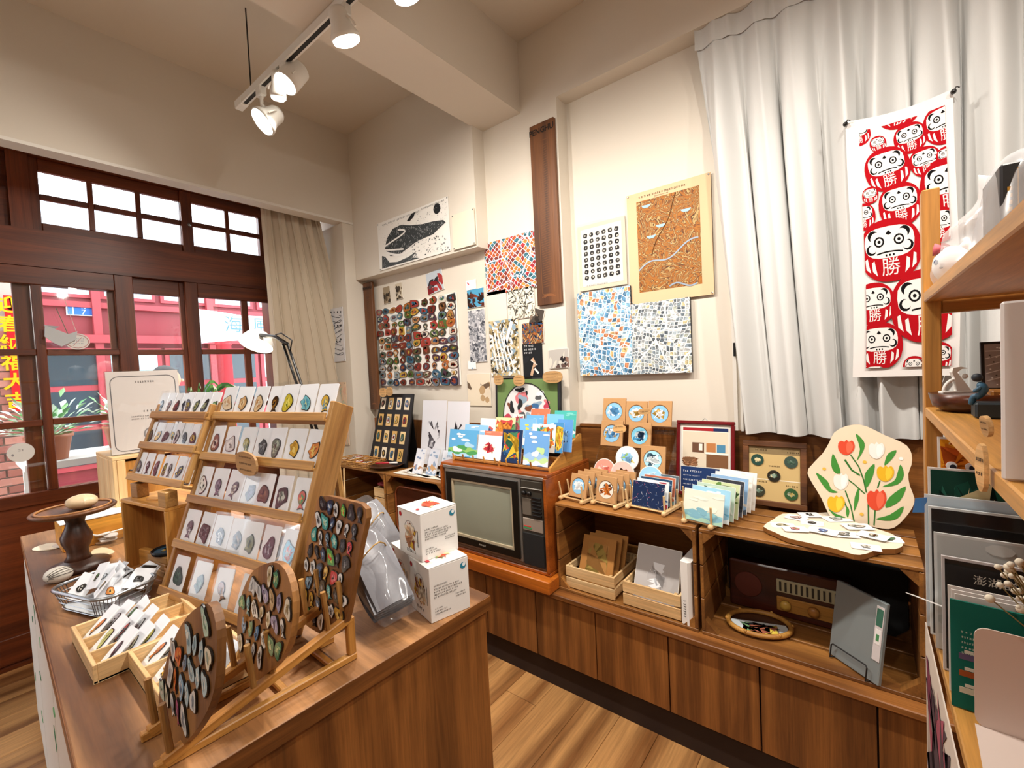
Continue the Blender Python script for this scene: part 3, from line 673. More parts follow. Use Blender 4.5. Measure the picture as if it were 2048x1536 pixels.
def city_map(name, pal, road, scale, big, bigroad=None, rot=.3, edge=.09, rnd_=.55):
    if name in MATS: return MATS[name]
    m, nt, b = newmat(name); b.inputs['Roughness'].default_value = .6
    tc = nd(nt, 'ShaderNodeTexCoord'); mp = nd(nt, 'ShaderNodeMapping'); mp.inputs['Rotation'].default_value = (0, 0, rot)
    nt.links.new(tc.outputs['Object'], mp.inputs['Vector'])
    nz = nd(nt, 'ShaderNodeTexNoise'); nz.inputs['Scale'].default_value = 5; nt.links.new(mp.outputs['Vector'], nz.inputs['Vector'])
    ad = nd(nt, 'ShaderNodeMix', data_type='VECTOR'); ad.inputs['Factor'].default_value = .07
    nt.links.new(mp.outputs['Vector'], ad.inputs['A']); nt.links.new(nz.outputs['Color'], ad.inputs['B'])
    src = ad.outputs['Result']
    def vor(sc, feat, rn):
        v = nd(nt, 'ShaderNodeTexVoronoi', feature=feat, voronoi_dimensions='2D'); v.inputs['Scale'].default_value = sc; v.inputs['Randomness'].default_value = rn
        nt.links.new(src, v.inputs['Vector']); return v
    va = vor(scale, 'F1', rnd_); vb = vor(scale, 'DISTANCE_TO_EDGE', rnd_); vc = vor(big, 'DISTANCE_TO_EDGE', 1.0); vd = vor(scale*2.7, 'F1', .9)
    sp = nd(nt, 'ShaderNodeSeparateColor'); nt.links.new(va.outputs['Color'], sp.inputs[0])
    cr = nd(nt, 'ShaderNodeValToRGB'); cr.color_ramp.interpolation = 'CONSTANT'; e = cr.color_ramp.elements
    for i, c in enumerate(pal):
        if i == 1: e[1].position = 1/len(pal)
        q = e[i] if i < 2 else e.new(i/len(pal)); q.color = (*lin(c), 1)
    nt.links.new(sp.outputs[0], cr.inputs['Fac'])
    hs = nd(nt, 'ShaderNodeHueSaturation'); sp2 = nd(nt, 'ShaderNodeSeparateColor'); nt.links.new(vd.outputs['Color'], sp2.inputs[0])
    mr = nd(nt, 'ShaderNodeMapRange'); mr.inputs['To Min'].default_value = .45; mr.inputs['To Max'].default_value = 1.35; nt.links.new(sp2.outputs[0], mr.inputs['Value'])
    nt.links.new(mr.outputs['Result'], hs.inputs['Value']); nt.links.new(cr.outputs['Color'], hs.inputs['Color'])
    def less(o, t):
        n = nd(nt, 'ShaderNodeMath', operation='LESS_THAN'); n.inputs[1].default_value = t; nt.links.new(o, n.inputs[0]); return n.outputs[0]
    m1 = nd(nt, 'ShaderNodeMix', data_type='RGBA'); nt.links.new(less(vb.outputs['Distance'], edge), m1.inputs['Factor']); nt.links.new(hs.outputs['Color'], m1.inputs['A']); m1.inputs['B'].default_value = (*lin(road), 1)
    m2 = nd(nt, 'ShaderNodeMix', data_type='RGBA'); nt.links.new(less(vc.outputs['Distance'], .022), m2.inputs['Factor']); nt.links.new(m1.outputs['Result'], m2.inputs['A']); m2.inputs['B'].default_value = (*lin(bigroad or road), 1)
    nt.links.new(m2.outputs['Result'], b.inputs['Base Color']); MATS[name] = m; return m
def contour_map(name, stops, scale, freq, water=None, wscale=6, wthr=.66, wcol2=None):
    if name in MATS: return MATS[name]
    m, nt, b = newmat(name); b.inputs['Roughness'].default_value = .7
    tc = nd(nt, 'ShaderNodeTexCoord'); nz = nd(nt, 'ShaderNodeTexNoise'); nz.inputs['Scale'].default_value = scale; nz.inputs['Detail'].default_value = 3; nz.inputs['Distortion'].default_value = 1.2
    nt.links.new(tc.outputs['Object'], nz.inputs['Vector'])
    mu = nd(nt, 'ShaderNodeMath', operation='MULTIPLY'); mu.inputs[1].default_value = freq; nt.links.new(nz.outputs['Fac'], mu.inputs[0])
    fr = nd(nt, 'ShaderNodeMath', operation='FRACT'); nt.links.new(mu.outputs[0], fr.inputs[0])
    cr = nd(nt, 'ShaderNodeValToRGB'); e = cr.color_ramp.elements
    for i, (p, c) in enumerate(stops):
        q = e[i] if i < 2 else e.new(p); q.position = p; q.color = (*lin(c), 1)
    nt.links.new(fr.outputs[0], cr.inputs['Fac']); out = cr.outputs['Color']
    if water:
        n2 = nd(nt, 'ShaderNodeTexNoise'); n2.inputs['Scale'].default_value = wscale; n2.inputs['Detail'].default_value = 5; nt.links.new(tc.outputs['Object'], n2.inputs['Vector'])
        gt = nd(nt, 'ShaderNodeMath', operation='GREATER_THAN'); gt.inputs[1].default_value = wthr; nt.links.new(n2.outputs['Fac'], gt.inputs[0])
        mx = nd(nt, 'ShaderNodeMix', data_type='RGBA'); nt.links.new(gt.outputs[0], mx.inputs['Factor']); nt.links.new(out, mx.inputs['A']); mx.inputs['B'].default_value = (*lin(water), 1)
        out = mx.outputs['Result']
    nt.links.new(out, b.inputs['Base Color']); MATS[name] = m; return m

def picture(name, label, cat, x0, x1, z0, z1, y, paper='#e8e4da', draw=None, mat=None, inset=(0, 0, 0, 0), th=.003, group=None, pmat=None, tilt=0.0, pins=True):
    t = thing(name, label, cat, frame((x0, y, z0), (math.cos(tilt), 0, math.sin(tilt)), (-math.sin(tilt), 0, math.cos(tilt))), group)
    W, H_ = x1-x0, z1-z0
    MB().box((W/2, H_/2, th/2), (W, H_, th), paper).build('sheet', pmat or PAPER, t)
    if mat is not None:
        a, b_, c, d = inset
        MB().flatp([(a, b_), (W-c, b_), (W-c, H_-d), (a, H_-d)], th+.0006).build('print', mat, t)
    if draw is not None:
        m = MB(); draw(m, W, H_, th+.001); m.build('artwork', PAPER, t)
    if pins and W > .15:
        m = MB()
        for q in ((.008, H_-.008), (W-.008, H_-.008), (.008, .008), (W-.008, .008)): m.lathe([(.004, th), (.004, th+.003), (.002, th+.004)], 8, None, Matrix.Translation((q[0], q[1], 0)))
        m.build('tack', STEEL, t)
    return t
def q4(u0, v0, u1, v1, y):                                   # photo box on a wall parallel to the back wall
    a, b = px(u0, v0, 'y', y), px(u1, v1, 'y', y); return a.x, b.x, min(a.z, b.z), max(a.z, b.z)

def d_whale(m, W, H_, z):
    r = random.Random(8); I = '#26282a'
    scribble(m, r, W*.08, W*.62, H_*.93, H_*.035, z, '#55585a'); scribble(m, r, W*.66, W*.95, H_*.95, H_*.03, z, '#55585a')
    body = [(.1, .42), (.14, .62), (.24, .78), (.36, .8), (.5, .72), (.66, .66), (.8, .64), (.93, .6), (.96, .54), (.86, .46), (.8, .4), (.66, .38), (.56, .36), (.46, .3), (.3, .2), (.18, .24)]
    m.flatp([(p[0]*W, p[1]*H_) for p in body], z, '#3c4042')
    for k in range(700):
        x, y = r.uniform(.1, .95), r.uniform(.2, .8)
        if inside((x, y), body): ribbon(m, [(x*W, y*H_), ((x+r.uniform(-.014, .02))*W, (y+r.uniform(-.05, .05))*H_)], .0014, z+.0003, r.choice(['#8a8f91', '#15171a', '#c9cccd', '#a9aeb0', '#e2e2e0']))
    ribbon(m, curve2(lambda t: ((.2+.2*math.sin(t*6.0+.6)+.12*t)*W, (.72-.42*t)*H_), 20), .011, z+.0005, '#eceae6')
    ribbon(m, curve2(lambda t: ((.12+.38*t)*W, (.34-.14*math.sin(t*2.4))*H_), 14), .016, z+.0005, '#eceae6')
    m.flatp([(p[0]*W, p[1]*H_) for p in ((.45, .83), (.52, .93), (.58, .95), (.55, .86), (.49, .8))], z, I)
    m.flatp([(p[0]*W, p[1]*H_) for p in ell(.86, .85, .045, .1, 12)], z, I)
    low = [(.04, .03), (.05, .3), (.1, .26), (.16, .12), (.28, .08), (.46, .12), (.56, .18), (.5, .08), (.6, .03)]
    m.flatp([(p[0]*W, p[1]*H_) for p in low], z, '#4a4e50')
    for k in range(60):
        x, y = r.uniform(.04, .56), r.uniform(.03, .28)
        if inside((x, y), low): ribbon(m, [(x*W, y*H_), ((x+.02)*W, (y+.03)*H_)], .0018, z+.0003, '#9aa0a2')
    for k in range(120):
        x, y = r.uniform(.03, .97), r.uniform(.1, .9)
        if not inside((x, y), body): ribbon(m, [(x*W, y*H_), ((x+.018)*W, (y+r.uniform(-.01, .02))*H_)], .0008, z-.0002, '#8a8e90')
    for k in range(60): m.flatp([(p[0]*W, p[1]*H_) for p in ell(r.uniform(.5, .97), r.uniform(.04, .36), r.uniform(.003, .012), r.uniform(.006, .02), 6)], z, r.choice(['#55595b', '#8a8e90']))
    for k in range(26): m.flatp([(p[0]*W, p[1]*H_) for p in ell(r.uniform(.6, .98), r.uniform(.72, .9), .004, .007, 6)], z+.0002, '#6f7375')
picture('map_poster', 'black and white engraved island map poster on the bulkhead', 'poster', *q4(755, 450, 902, 500, Y1-.004)[:2], 2.243, 2.578, Y1-.004, '#eceae4', d_whale)
picture('wall_plate', 'blank cream cover plate screwed beside the engraved map', 'cover plate', -1.975, -1.79, 2.238, 2.45, Y1-.008, '#e4d9c5', None, th=.006, pmat=PAINT)
picture('map_print', 'orange and red city street map beside the carved sign', 'map', -1.815, -1.44, 1.945, 2.262, Y2-.004, '#d8d0c4', None,
        city_map('orange_street_map', ['#b4521d', '#c8742a', '#8f2f1f', '#d28a3a', '#a63a22', '#2f6b7a', '#6f2b22', '#c9602a', '#b01f2a'], '#d9dbe6', 44, 7, '#c9d3ea', .75, .07, .35))
def d_stamps(m, W, H_, z):
    r = random.Random(3)
    m.box((W/2, H_/2, z-.0003), (W*.86, H_*.88, .0004), '#e3ddd2')
    for j in range(8):
        for i in range(6):
            cx, cy = W*(.17+.132*i), H_*(.84-.093*j)
            p = ell(cx, cy, W*.045, H_*.034, 9, r.uniform(-.3, .3), r.choice([2, 3, 4])); m.flatp(p, z, r.choice(['#2b2b2d', '#3c3b3a', '#1f2022']))
            m.flatp(ell(cx+r.uniform(-.004, .004), cy+r.uniform(-.003, .003), W*.016, H_*.012, 6, 1, 3), z+.0003, '#c9c4ba')
    scribble(m, r, W*.14, W*.6, H_*.07, H_*.022, z, '#4b5a6e')
st = picture('stamp_print', 'clear sleeved print with rows of black seal stamps', 'print', -1.22, -.945, 1.897, 2.245, Y3-.006, '#d9c9b2', d_stamps, pins=False)
MB().box((.1375, .174, .0065), (.30, .37, .001)).build('clear_sleeve', SLEEVE, st)
def d_brown(m, W, H_, z):
    r = random.Random(4); scribble(m, r, W*.16, W*.74, H_*.955, H_*.016, z+.001, '#4a3a2c'); scribble(m, r, W*.36, W*.52, H_*.932, H_*.009, z+.001, '#4a3a2c')
    ribbon(m, curve2(lambda t: (W*(.13+.72*t), H_*(.30+.18*t+.03*math.sin(t*9))), 24), .007, z+.001, '#9aa6b4')
    ribbon(m, curve2(lambda t: (W*(.3+.33*t-.02*math.sin(t*8)), H_*(.42+.49*t)), 20), .004, z+.001, '#5b3510')
    ribbon(m, curve2(lambda t: (W*(.5+.32*t), H_*(.12+.02*math.sin(t*6))), 20), .007, z+.001, '#8fa0b2')
    for a, b in ((.42, .66), (.3, .58), (.25, .86), (.72, .74)):
        m.flatp([(W*(a+.05*math.cos(t)*(1+.5*math.sin(3*t))), H_*(b+.022*math.sin(t)*(1+.5*math.cos(2*t)))) for t in [k*.628 for k in range(10)]], z+.0012, '#9db9c9')
BROWN = contour_map('brown_contour_map', [(.0, '#2c1706'), (.22, '#8a4f12'), (.5, '#a8691c'), (.72, '#6b3c0c'), (.9, '#b89a62')], 13, 9, '#8f9a94', 26, .7)
picture('relief_map', 'large tan relief map poster in brown contour lines', 'map', -.928, -.528, 1.787, 2.334, Y3-.012, '#d6b792', d_brown, BROWN, (.05, .055, .05, .045))
picture('map_print', 'blue street map panel below the stamp print', 'map', -1.228, -.922, 1.434, 1.884, Y3-.016, '#2e3640', None,
        city_map('blue_street_map', ['#6fa3c8', '#8bb6d4', '#4f86b0', '#a7c8de', '#5b93bd', '#b9d0de', '#c9835a', '#7fb0d0', '#3f6f92', '#d8b27a'], '#eef2f6', 48, 9, '#f2f4f7',   .2, .06, .45), th=.014, pins=False)
picture('map_print', 'grey and white street map panel under the tan relief map', 'map', -.921, -.632, 1.434, 1.787, Y3-.016, '#22262c', None,
        city_map('grey_street_map', ['#8d9498', '#b9c0c3', '#6c7478', '#d3d6d6', '#9aa7b0', '#a9b0a6', '#55606a', '#cfd3d2', '#7e8d98', '#c6b98f'], '#eceeee', 60, 7, '#f4f4f2', .15, .07, .4), th=.014, pins=False)
# prints on the corner column
picture('map_print', 'black line drawn map sheet on the cream corner column', 'map', *q4(655, 620, 692, 722, 1.905), 1.905, '#dadade', lambda m, W, H_, z: [ribbon(m, curve2(lambda t: (W*(.5+.4*math.sin(t*5+k)), H_*(.12+.1*k+.06*t+.03*math.sin(t*9+k*2))), 14), .004, z, '#4b4e55') for k in range(8)]+[m.flatp(ell(W*((k*37) % 90+5)/100, H_*((k*53) % 80+15)/100, .008, .008, 7), z+.0003, '#2a2c30') for k in range(16)])
PINKM = contour_map('pale_pink_map', [(0, '#e2c3a6'), (.4, '#e9d3bb'), (.7, '#e6b9a2'), (.9, '#cfd6b8'), (1, '#a8c0b4')], 5, 5)
picture('map_print', 'faded pink map sheet low on the corner column', 'map', *q4(660, 765, 700, 890, 1.905), 1.905, '#e6cdb2', None, PINKM)

# small photographs and sheets pinned on the wall below the bulkhead
def d_photo(cols, seed, n=16):
    def f(m, W, H_, z):
        r = random.Random(seed); m.flatp([(0.002, .002), (W-.002, .002), (W-.002, H_-.002), (.002, H_-.002)], z-.0004, cols[0])
        N, f = (n*5, .2) if n >= 40 else (n, 1.0)
        for k in range(N):
            p = clip_rect(ell(r.uniform(0, W), r.uniform(0, H_*(.75 if n < 40 else 1)), W*r.uniform(.06, .3)*f*(2 if N > n else 1), H_*r.uniform(.05, .25)*f*.6, 7, r.uniform(0, 3), r.choice([1.6, 2, 4])), .002, .002, W-.002, H_-.002)
            if p: m.flatp(p, z+k*.000004, r.choice(cols[1:]))
        if n == 80:
            for q in range(5): ribbon(m, [(W*(.1+.1*q), H_*.75), (W*(.25+.14*q), H_*.1)], W*.05, z+.002, '#e6e6e6')
            ribbon(m, [(W*.8, H_*.95), (W*.55, H_*.55)], W*.1, z+.002, '#dfe6ec')
    return f
def small(u0, v0, u1, v1, name, label, cat, cols, seed, tilt=0, n=16, paper='#e9e5dd', y=Y2-.004):
    x0, x1, z0, z1 = q4(u0, v0, u1, v1, y)
    return picture(name, label, cat, x0, x1, z0, z1, y, paper, d_photo(cols, seed, n), tilt=tilt, pins=False)
small(767, 575, 783, 606, 'photo_print', 'small sepia photograph of a tower, upper left of the magnets', 'photograph', ['#9a8a72', '#3a3128', '#5c4e3e', '#77664f'], 11, .05)
small(791, 568, 807, 598, 'photo_print', 'small sepia photograph of a figure above the magnets', 'photograph', ['#c9bda8', '#4c4138', '#7c6c58', '#2e2822'], 12, .05)
small(855, 548, 890, 584, 'photo_print', 'colour photograph of a red temple boat above the magnet boards', 'photograph', ['#b9c2cc', '#7a1f24', '#2c2a2e', '#a43a3a', '#55484a'], 13, .12)
small(932, 562, 953, 578, 'note_card', 'tiny white card with red heart print', 'card', ['#eef0f2', '#c03040', '#e3e6ea'], 14, .0, 4)
small(934, 581, 970, 612, 'photo_print', 'photograph of a dark red church under a blue sky', 'photograph', ['#4f9ac0', '#5a2a1c', '#7c3a22', '#3c2018', '#241713'], 15, 0, 18)
small(936, 622, 975, 723, 'engraving_print', 'tall grey engraved print left of the white arrow print', 'print', ['#b9bac0', '#6d7078', '#85888f', '#9b9da4', '#d6d6d8', '#4c4f57'], 16, 0, 60)
small(978, 643, 1042, 751, 'engraving_print', 'cream print of dense buildings with white diagonal streaks', 'print', ['#c6b48a', '#6d6044', '#3f3a30', '#a69468', '#eceae4', '#8ea6b8', '#e8e8ea'], 17, 0, 80, '#e6dcc4')
small(974, 585, 1015, 638, 'blank_sheet', 'blank cream sheet under the orange street map', 'paper', ['#e9e0cd', '#e9e0cd'], 18, 0, 1)
small(1015, 582, 1072, 634, 'line_map', 'cream sheet with fine black line map under the orange map', 'map', ['#e9e2d2', '#5b5850', '#8a867a', '#e9e2d2', '#e9e2d2', '#3f3d38'], 19, .02, 50)
small(1044, 647, 1089, 686, 'photo_print', 'colour collage print of city strips below the carved sign', 'photograph', ['#7a5a3a', '#2b4f7a', '#b5622e', '#1f2a3a', '#c9a06a', '#803020'], 20, 0, 40)
bp_ = small(1045, 688, 1087, 753, 'black_poster', 'black poster with white lettering and a pale figure', 'poster', ['#1e2024', '#24262b'], 21, 0, 2, '#1b1c20')
x0, x1, z0, z1 = q4(1045, 688, 1087, 753, Y2-.004); W, H_ = x1-x0, z1-z0; m = MB(); r_ = random.Random(2)
for k in range(3): scribble(m, r_, W*.1, W*(.55, .65, .45)[k], H_*(.92-.1*k), H_*.06, .0062, '#d9dadc')
ribbon(m, [(W*.5, H_*.55), (W*.62, H_*.4), (W*.5, H_*.2), (W*.42, H_*.04)], .018, .006, '#c9a689'); ribbon(m, [(W*.42, H_*.5), (W*.75, H_*.34)], .006, .0062, '#d8cfc4'); ribbon(m, [(W*.55, H_*.28), (W*.8, H_*.1)], .012, .006, '#e4e2de')
m.build('lettering', PAPER, bp_)
small(1098, 700, 1140, 736, 'photo_print', 'photograph of a stone bridge with two dark figures', 'photograph', ['#b6b2ac', '#5e4a44', '#2a2526', '#8a6a5c', '#d6cec2'], 22, .03, 14)
small(936, 722, 953, 738, 'round_tag', 'small white tag with blue wave mark', 'tag', ['#eef2f4', '#5f9cc8', '#dfeaf0'], 23, 0, 4)
small(934, 748, 984, 812, 'paper_bag', 'cream paper bag with brown bear drawing pinned by the green frame', 'bag', ['#e3d6c0', '#6a5848', '#e3d6c0', '#b89a74', '#e3d6c0'], 24, 0, 14)
small(1056, 614, 1084, 645, 'curled_sheet', 'dark curled sheet corner under the carved sign', 'paper', ['#4a423c', '#2d2824', '#7a6a5c'], 25, -.3, 8)
# carved wooden signs
def carved(label, x0, x1, z0, z1, y, word, lines):
    t = thing('carved_sign', label, 'sign', frame((x0, y, z0), (1, 0, 0), (0, 0, 1)), 'carved wooden signs'); W, H_ = x1-x0, z1-z0
    MB().rbox((W/2, H_/2, .011), (W, H_, .022), .003).build('board', W_sign('y'), t)
    m = MB(); text_mesh(m, word, W*.27, W*.5, H_*.955, .0235, '#170c06', None, 'CENTER', .0012, .95*1.0); m.build('word', PAINT, t)
    m = MB(); c = '#6d4524'
    fr = rrect(W*.24, H_*.06, W*.80, H_*.9, .012, 3); ribbon(m, fr+[fr[0]], .0035, .0228, c)
    r = random.Random(7)
    for k in range(lines):
        z = H_*(.1+.78*k/lines); ribbon(m, [(W*.3, z), (W*.5, z+H_*.004), (W*.74, z+H_*.008)], .0025, .0228, c)
    for k in range(3): ribbon(m, [(W*(.5+.3*math.cos(a/5)*(.5+.2*k)), H_*.04+W*.12*math.sin(a/5)*(.5+.2*k)) for a in range(0, 16)], .003, .0228, '#8a5630')
    m.build('carving', PAINT, t); return t
carved('tall carved wooden sign lettered PENGHU beside the recess', -1.43, -1.272, 1.834, 2.818, Y2-.001, 'PENGHU', 60)
carved('dark carved wooden sign standing in the shaded corner under the bulkhead', -3.04, -2.93, 1.225, 2.205, Y2-.03, 'PENGHU', 50)

# ---------------------------------------------------------------- magnet boards
PAL = ['#2a5f78', '#a8622a', '#6f261e', '#2a4a3c', '#b8943c', '#2a2622', '#98a4aa', '#573a24', '#1c3352', '#8a3f26', '#5f7480', '#cfc8b8', '#44652f', '#9c362c', '#43303f', '#a8784a']
NAMES = dict(zip(PAL, ['teal', 'orange', 'dark red', 'dark green', 'yellow', 'black', 'pale grey', 'brown', 'navy', 'rust', 'slate', 'cream', 'green', 'red', 'purple', 'tan']))
def dens(p, n=3):
    o = []
    N = len(p)
    for i in range(N):
        p0, p1, p2, p3 = [V(p[(i+k-1) % N]) for k in range(4)]
        for s in range(n):
            t = s/n; o.append(tuple(.5*((2*p1)+(-p0+p2)*t+(2*p0-5*p1+4*p2-p3)*t*t+(-p0+3*p1-3*p2+p3)*t**3)))
    return o
def blob(rn, w, h, n=12, wob=.14, sq=2.2):
    a0, b0 = rn.uniform(0, 6), rn.uniform(0, 6); n = max(n, 14) if wob > .2 else n; o = []
    for k, (x, y) in enumerate(ell(0, 0, w/2, h/2, n, 0, sq)):
        t = 2*math.pi*k/n; f = 1+wob*(.8*math.sin(2*t+a0)+.7*math.sin(3*t+b0)); o.append((x*f, y*f))
    return o
def badge(mb, rn, w, h, th, cols, rim='#1d1b1a', z0=0.0, wob=.14, M=None):
    k = rn.random()
    if wob < .15 or k < .4: p = blob(rn, w, h, 14, wob, rn.choice([2, 2, 2.6, 4]))
    elif k < .7:                                             # fish: body with a tail fin
        p = [(w*.5*x, h*.5*y) for x, y in ((0, 1), (.45, .75), (.62, .3), (.5, -.15), (.2, -.55), (.6, -1), (.05, -.85), (-.5, -1), (-.2, -.55), (-.55, -.1), (-.66, .35), (-.45, .78))][::-1]; p = p[::-1] if False else p
    else: p = [(w*.5*(a+rn.uniform(-.08, .08)), h*.5*(b+rn.uniform(-.08, .08))) for a, b in ((.1, -1), (.55, -.6), (.8, 0), (.6, .55), (.15, 1), (-.3, .7), (-.75, .5), (-.6, -.1), (-.8, -.5), (-.35, -.75))]
    if sum(p[i-1][0]*p[i][1]-p[i][0]*p[i-1][1] for i in range(len(p))) < 0: p = p[::-1]
    p = dens(p, 2)
    mb.prism(p, z0, z0+th, rim, M); s = .9; mb.flatp([(x*s, y*s) for x, y in p], z0+th+.0004, cols[0], M)
    q = [(x*.5+rn.uniform(-.12, .12)*w, y*.45+rn.uniform(-.15, .15)*h) for x, y in p]; mb.flatp(q, z0+th+.0007, cols[1], M)
    q = [(x*.22+rn.uniform(-.15, .15)*w, y*.3+rn.uniform(-.2, .2)*h) for x, y in p[::3]]; mb.flatp(q, z0+th+.001, cols[2], M)
rm = random.Random(21)
for bi, (x0, x1, z0, z1, side, nc, nr) in enumerate(((-2.925, -2.525, 1.405, 1.99, 'left', 5, 11), (-2.515, -2.075, 1.4, 2.005, 'right', 5, 11))):
    t = thing('magnet_board', 'white metal board crowded with souvenir magnets, the %s of the pair' % side, 'board', frame((x0, Y2-.002, z0), (1, 0, 0), (0, 0, 1)), 'magnet boards')
    W, H_ = x1-x0, z1-z0
    MB().rbox((W/2, H_/2, .008), (W, H_, .016), .002).build('panel', METALW, t)
    MB().bb(W-.012, W, 0, H_, .016, .019).build('edge_strip', STEEL, t); MB().bb(0, .004, 0, H_, .016, .018).build('edge_strip', STEEL, t)
    for j in range(nr):
        for i in range(nc):
            cw, ch = W/nc, H_/nr
            if rm.random() < .03: continue
            c = rm.sample(PAL, 3); mb = MB(); w, h = cw*rm.uniform(.78, 1.15), ch*rm.uniform(.8, 1.12)
            badge(mb, rm, w, h, .006, c, rm.choice(['#2b2826', '#5a4a3c', c[0], '#3a2c22']), 0, rm.choice([.06, .1, .1, .16]))
            M = frame((x0+cw*(i+.5)+rm.uniform(-.012, .012), Y2-.0185, z0+H_-ch*(j+.5)+rm.uniform(-.004, .004)), (1, 0, rm.uniform(-.15, .15)), (0, 0, 1))
            one('fridge_magnet', mb, ENAMEL, '%s and %s souvenir magnet, row %s from top, %s across on %s board' % (NAMES[c[0]], NAMES[c[1]], ORD[j], ORD[i], side), 'magnet', 'souvenir magnets', M=M)
# ---------------------------------------------------------------- red and white towel
tw = [px(1691, 250, 'y', 2.045), px(1893, 192, 'y', 2.045), px(1718, 752, 'y', 2.045)]
tx0, tx1, tz0, tz1 = tw[0].x, tw[0].x+.275, 1.402, 2.318
to = thing('printed_towel', 'white cotton towel printed with red round dolls, pinned over the white curtain', 'towel', frame((tx0, 2.045, tz0), (1, 0, 0), (0, 0, 1)))
TW, TH = tx1-tx0, tz1-tz0
def towel_xy(u, v):
    sag = .016*math.sin(math.pi*min(1, max(0, u)))*max(0, v-.75)/.25; side = .018*math.sin(v*2.6+.3)
    return (TW*u+side*(1-v), TH*v-sag, 0.0)
MB().grid(20, 40, lambda u, v: towel_xy(u, v)).build('cloth', flat('towel_cotton', '#d6d2cf', .95, spec=.05, bump=.2, bscale=700), to, True)
prints = {'red': MB(), 'white': MB(), 'black': MB()}
ZL = {'red': .0006, 'white': .00066, 'black': .00072}
ZB = [0.0]
CL = {'red': '#a01019', 'white': '#d6d2cf', 'black': '#141314'}
U0, U1, V0, V1 = .135, .93, .035, .955
def tput(kind, poly):
    p = clip_rect(poly, TW*U0, TH*V0, TW*U1, TH*V1)
    if len(p) < 3: return
    q = [towel_xy(a/TW, b/TH) for a, b in p]
    prints[kind].poly([(x, y, z+ZL[kind]+ZB[0]) for x, y, z in q], CL[kind])
def tpx(u, v):
    p = px(u, v, 'y', 2.05); return p.x-tx0, p.z-tz0
glyph = MB(); text_mesh(glyph, '勝', 1.0, 0, 0, 0, None)
gv, gf = glyph.v, glyph.f
def doll(u, v, hw, tilt=0.0, lvl=2):
    ZB[0] += .0003; cx, cy = tpx(u, v); a = hw*.0013; b = hw*.00172
    def P(pts): return [(cx+x*a*math.cos(tilt)-y*b*math.sin(tilt), cy+x*a*math.sin(tilt)+y*b*math.cos(tilt)) for x, y in pts]
    tput('red', P(ell(0, 0, 1, 1, 34, 0, 2.25)))
    tput('white', P(ell(0, .26, .80, .50, 20, 0, 3)))
    for s in (-1, 1):
        tput('black', P(ell(s*.32, .3, .17, .17, 12))); 
        if lvl:
            prints_up = .0008
            p = clip_rect(P(ell(s*.32, .3, .115, .115, 10)), TW*U0, TH*V0, TW*U1, TH*V1)
            if len(p) > 2: prints['white'].poly([(x, y, z+ZB[0]+ZL['black']+.00006) for x, y, z in [towel_xy(q[0]/TW, q[1]/TH) for q in p]], CL['white'])
            p = clip_rect(P(ell(s*.32, .3, .055, .055, 8)), TW*U0, TH*V0, TW*U1, TH*V1)
            if len(p) > 2: prints['black'].poly([(x, y, z+ZB[0]+ZL['black']+.00012) for x, y, z in [towel_xy(q[0]/TW, q[1]/TH) for q in p]], CL['black'])
        def arc(c0, c1, r, a0, a1, th, n=8):
            A = [(c0+(r+th*math.sin(math.pi*k/n))*math.cos(a0+(a1-a0)*k/n), c1+(r+th*math.sin(math.pi*k/n))*math.sin(a0+(a1-a0)*k/n)) for k in range(n+1)]
            B = [(c0+r*math.cos(a0+(a1-a0)*k/n), c1+r*math.sin(a0+(a1-a0)*k/n)) for k in range(n+1)]
            for k in range(n): tput('black', P([A[k], A[k+1], B[k+1], B[k]]))
        arc(s*.4, .42, .20, math.pi/2-s*-.2, math.pi/2-s*1.9, .12); arc(s*.55, .1, .13, math.pi/2, math.pi/2-s*4.2, .09)
        for j, (x, w) in enumerate(((.52, .09), (.74, .08))):
            tput('white', P([(s*x, -.28+.1*j), (s*(x+w), -.34+.12*j), (s*(x+w*.8), -.62+.1*j), (s*(x-.08), -.78+.12*j), (s*(x-.03), -.5+.1*j)]))
    for k in range(6):
        t0, t1 = -.42+.14*k, -.42+.14*(k+1); f = lambda t: -.02-.25*t*t
        tput('black', P([(t0, f(t0)), (t1, f(t1)), (t1, f(t1)-.05), (t0, f(t0)-.05)]))
    for k in (-.12, 0, .12): tput('black', P([(k-.03, -.12), (k+.03, -.12), (k+.03, -.19), (k-.03, -.19)]))
    tput('black', P([(-.1, .52), (.0, .64), (.1, .52), (0, .48)]))
    s = .62
    for f in gf: tput('white', P([(gv[i][0]*s, gv[i][1]*s-.56) for i in f]))
for d in ((1715, 266, 27, .15), (1795, 205, 46, .1), (1755, 285, 17, .15), (1819, 273, 32, .12), (1888, 246, 40, .1), (1688, 323, 31, .1), (1772, 338, 46, .14), (1848, 324, 30, .14), (1890, 314, 19, .05),
          (1697, 386, 22, .05), (1737, 393, 17, .05), (1795, 411, 43, .05), (1893, 374, 54, .05), (1720, 437, 28, .05), (1772, 502, 63, .03), (1712, 500, 8, 0), (1870, 452, 34, .05), (1868, 520, 30, .03), (1740, 610, 44, .05), (1845, 612, 72, .03), (1752, 692, 48, .04), (1705, 560, 20, .05), (1822, 734, 22, 0), (1868, 715, 30, 0), (1745, 752, 26, 0)):
    doll(*d)
for k, m in prints.items(): m.build('print_'+k, CLOTHM, to)
for q in ((.0, .985), (1.0, .985)):
    x, y, z = towel_xy(*q); MB().ball((x, y, .012), (.008, .008, .01), 10, 6).tube([(x, y, .01), (x+.006, y+.012, .016), (x+.014, y+.008, .012)], .002, 5).build('clip', BLACK, to, True)
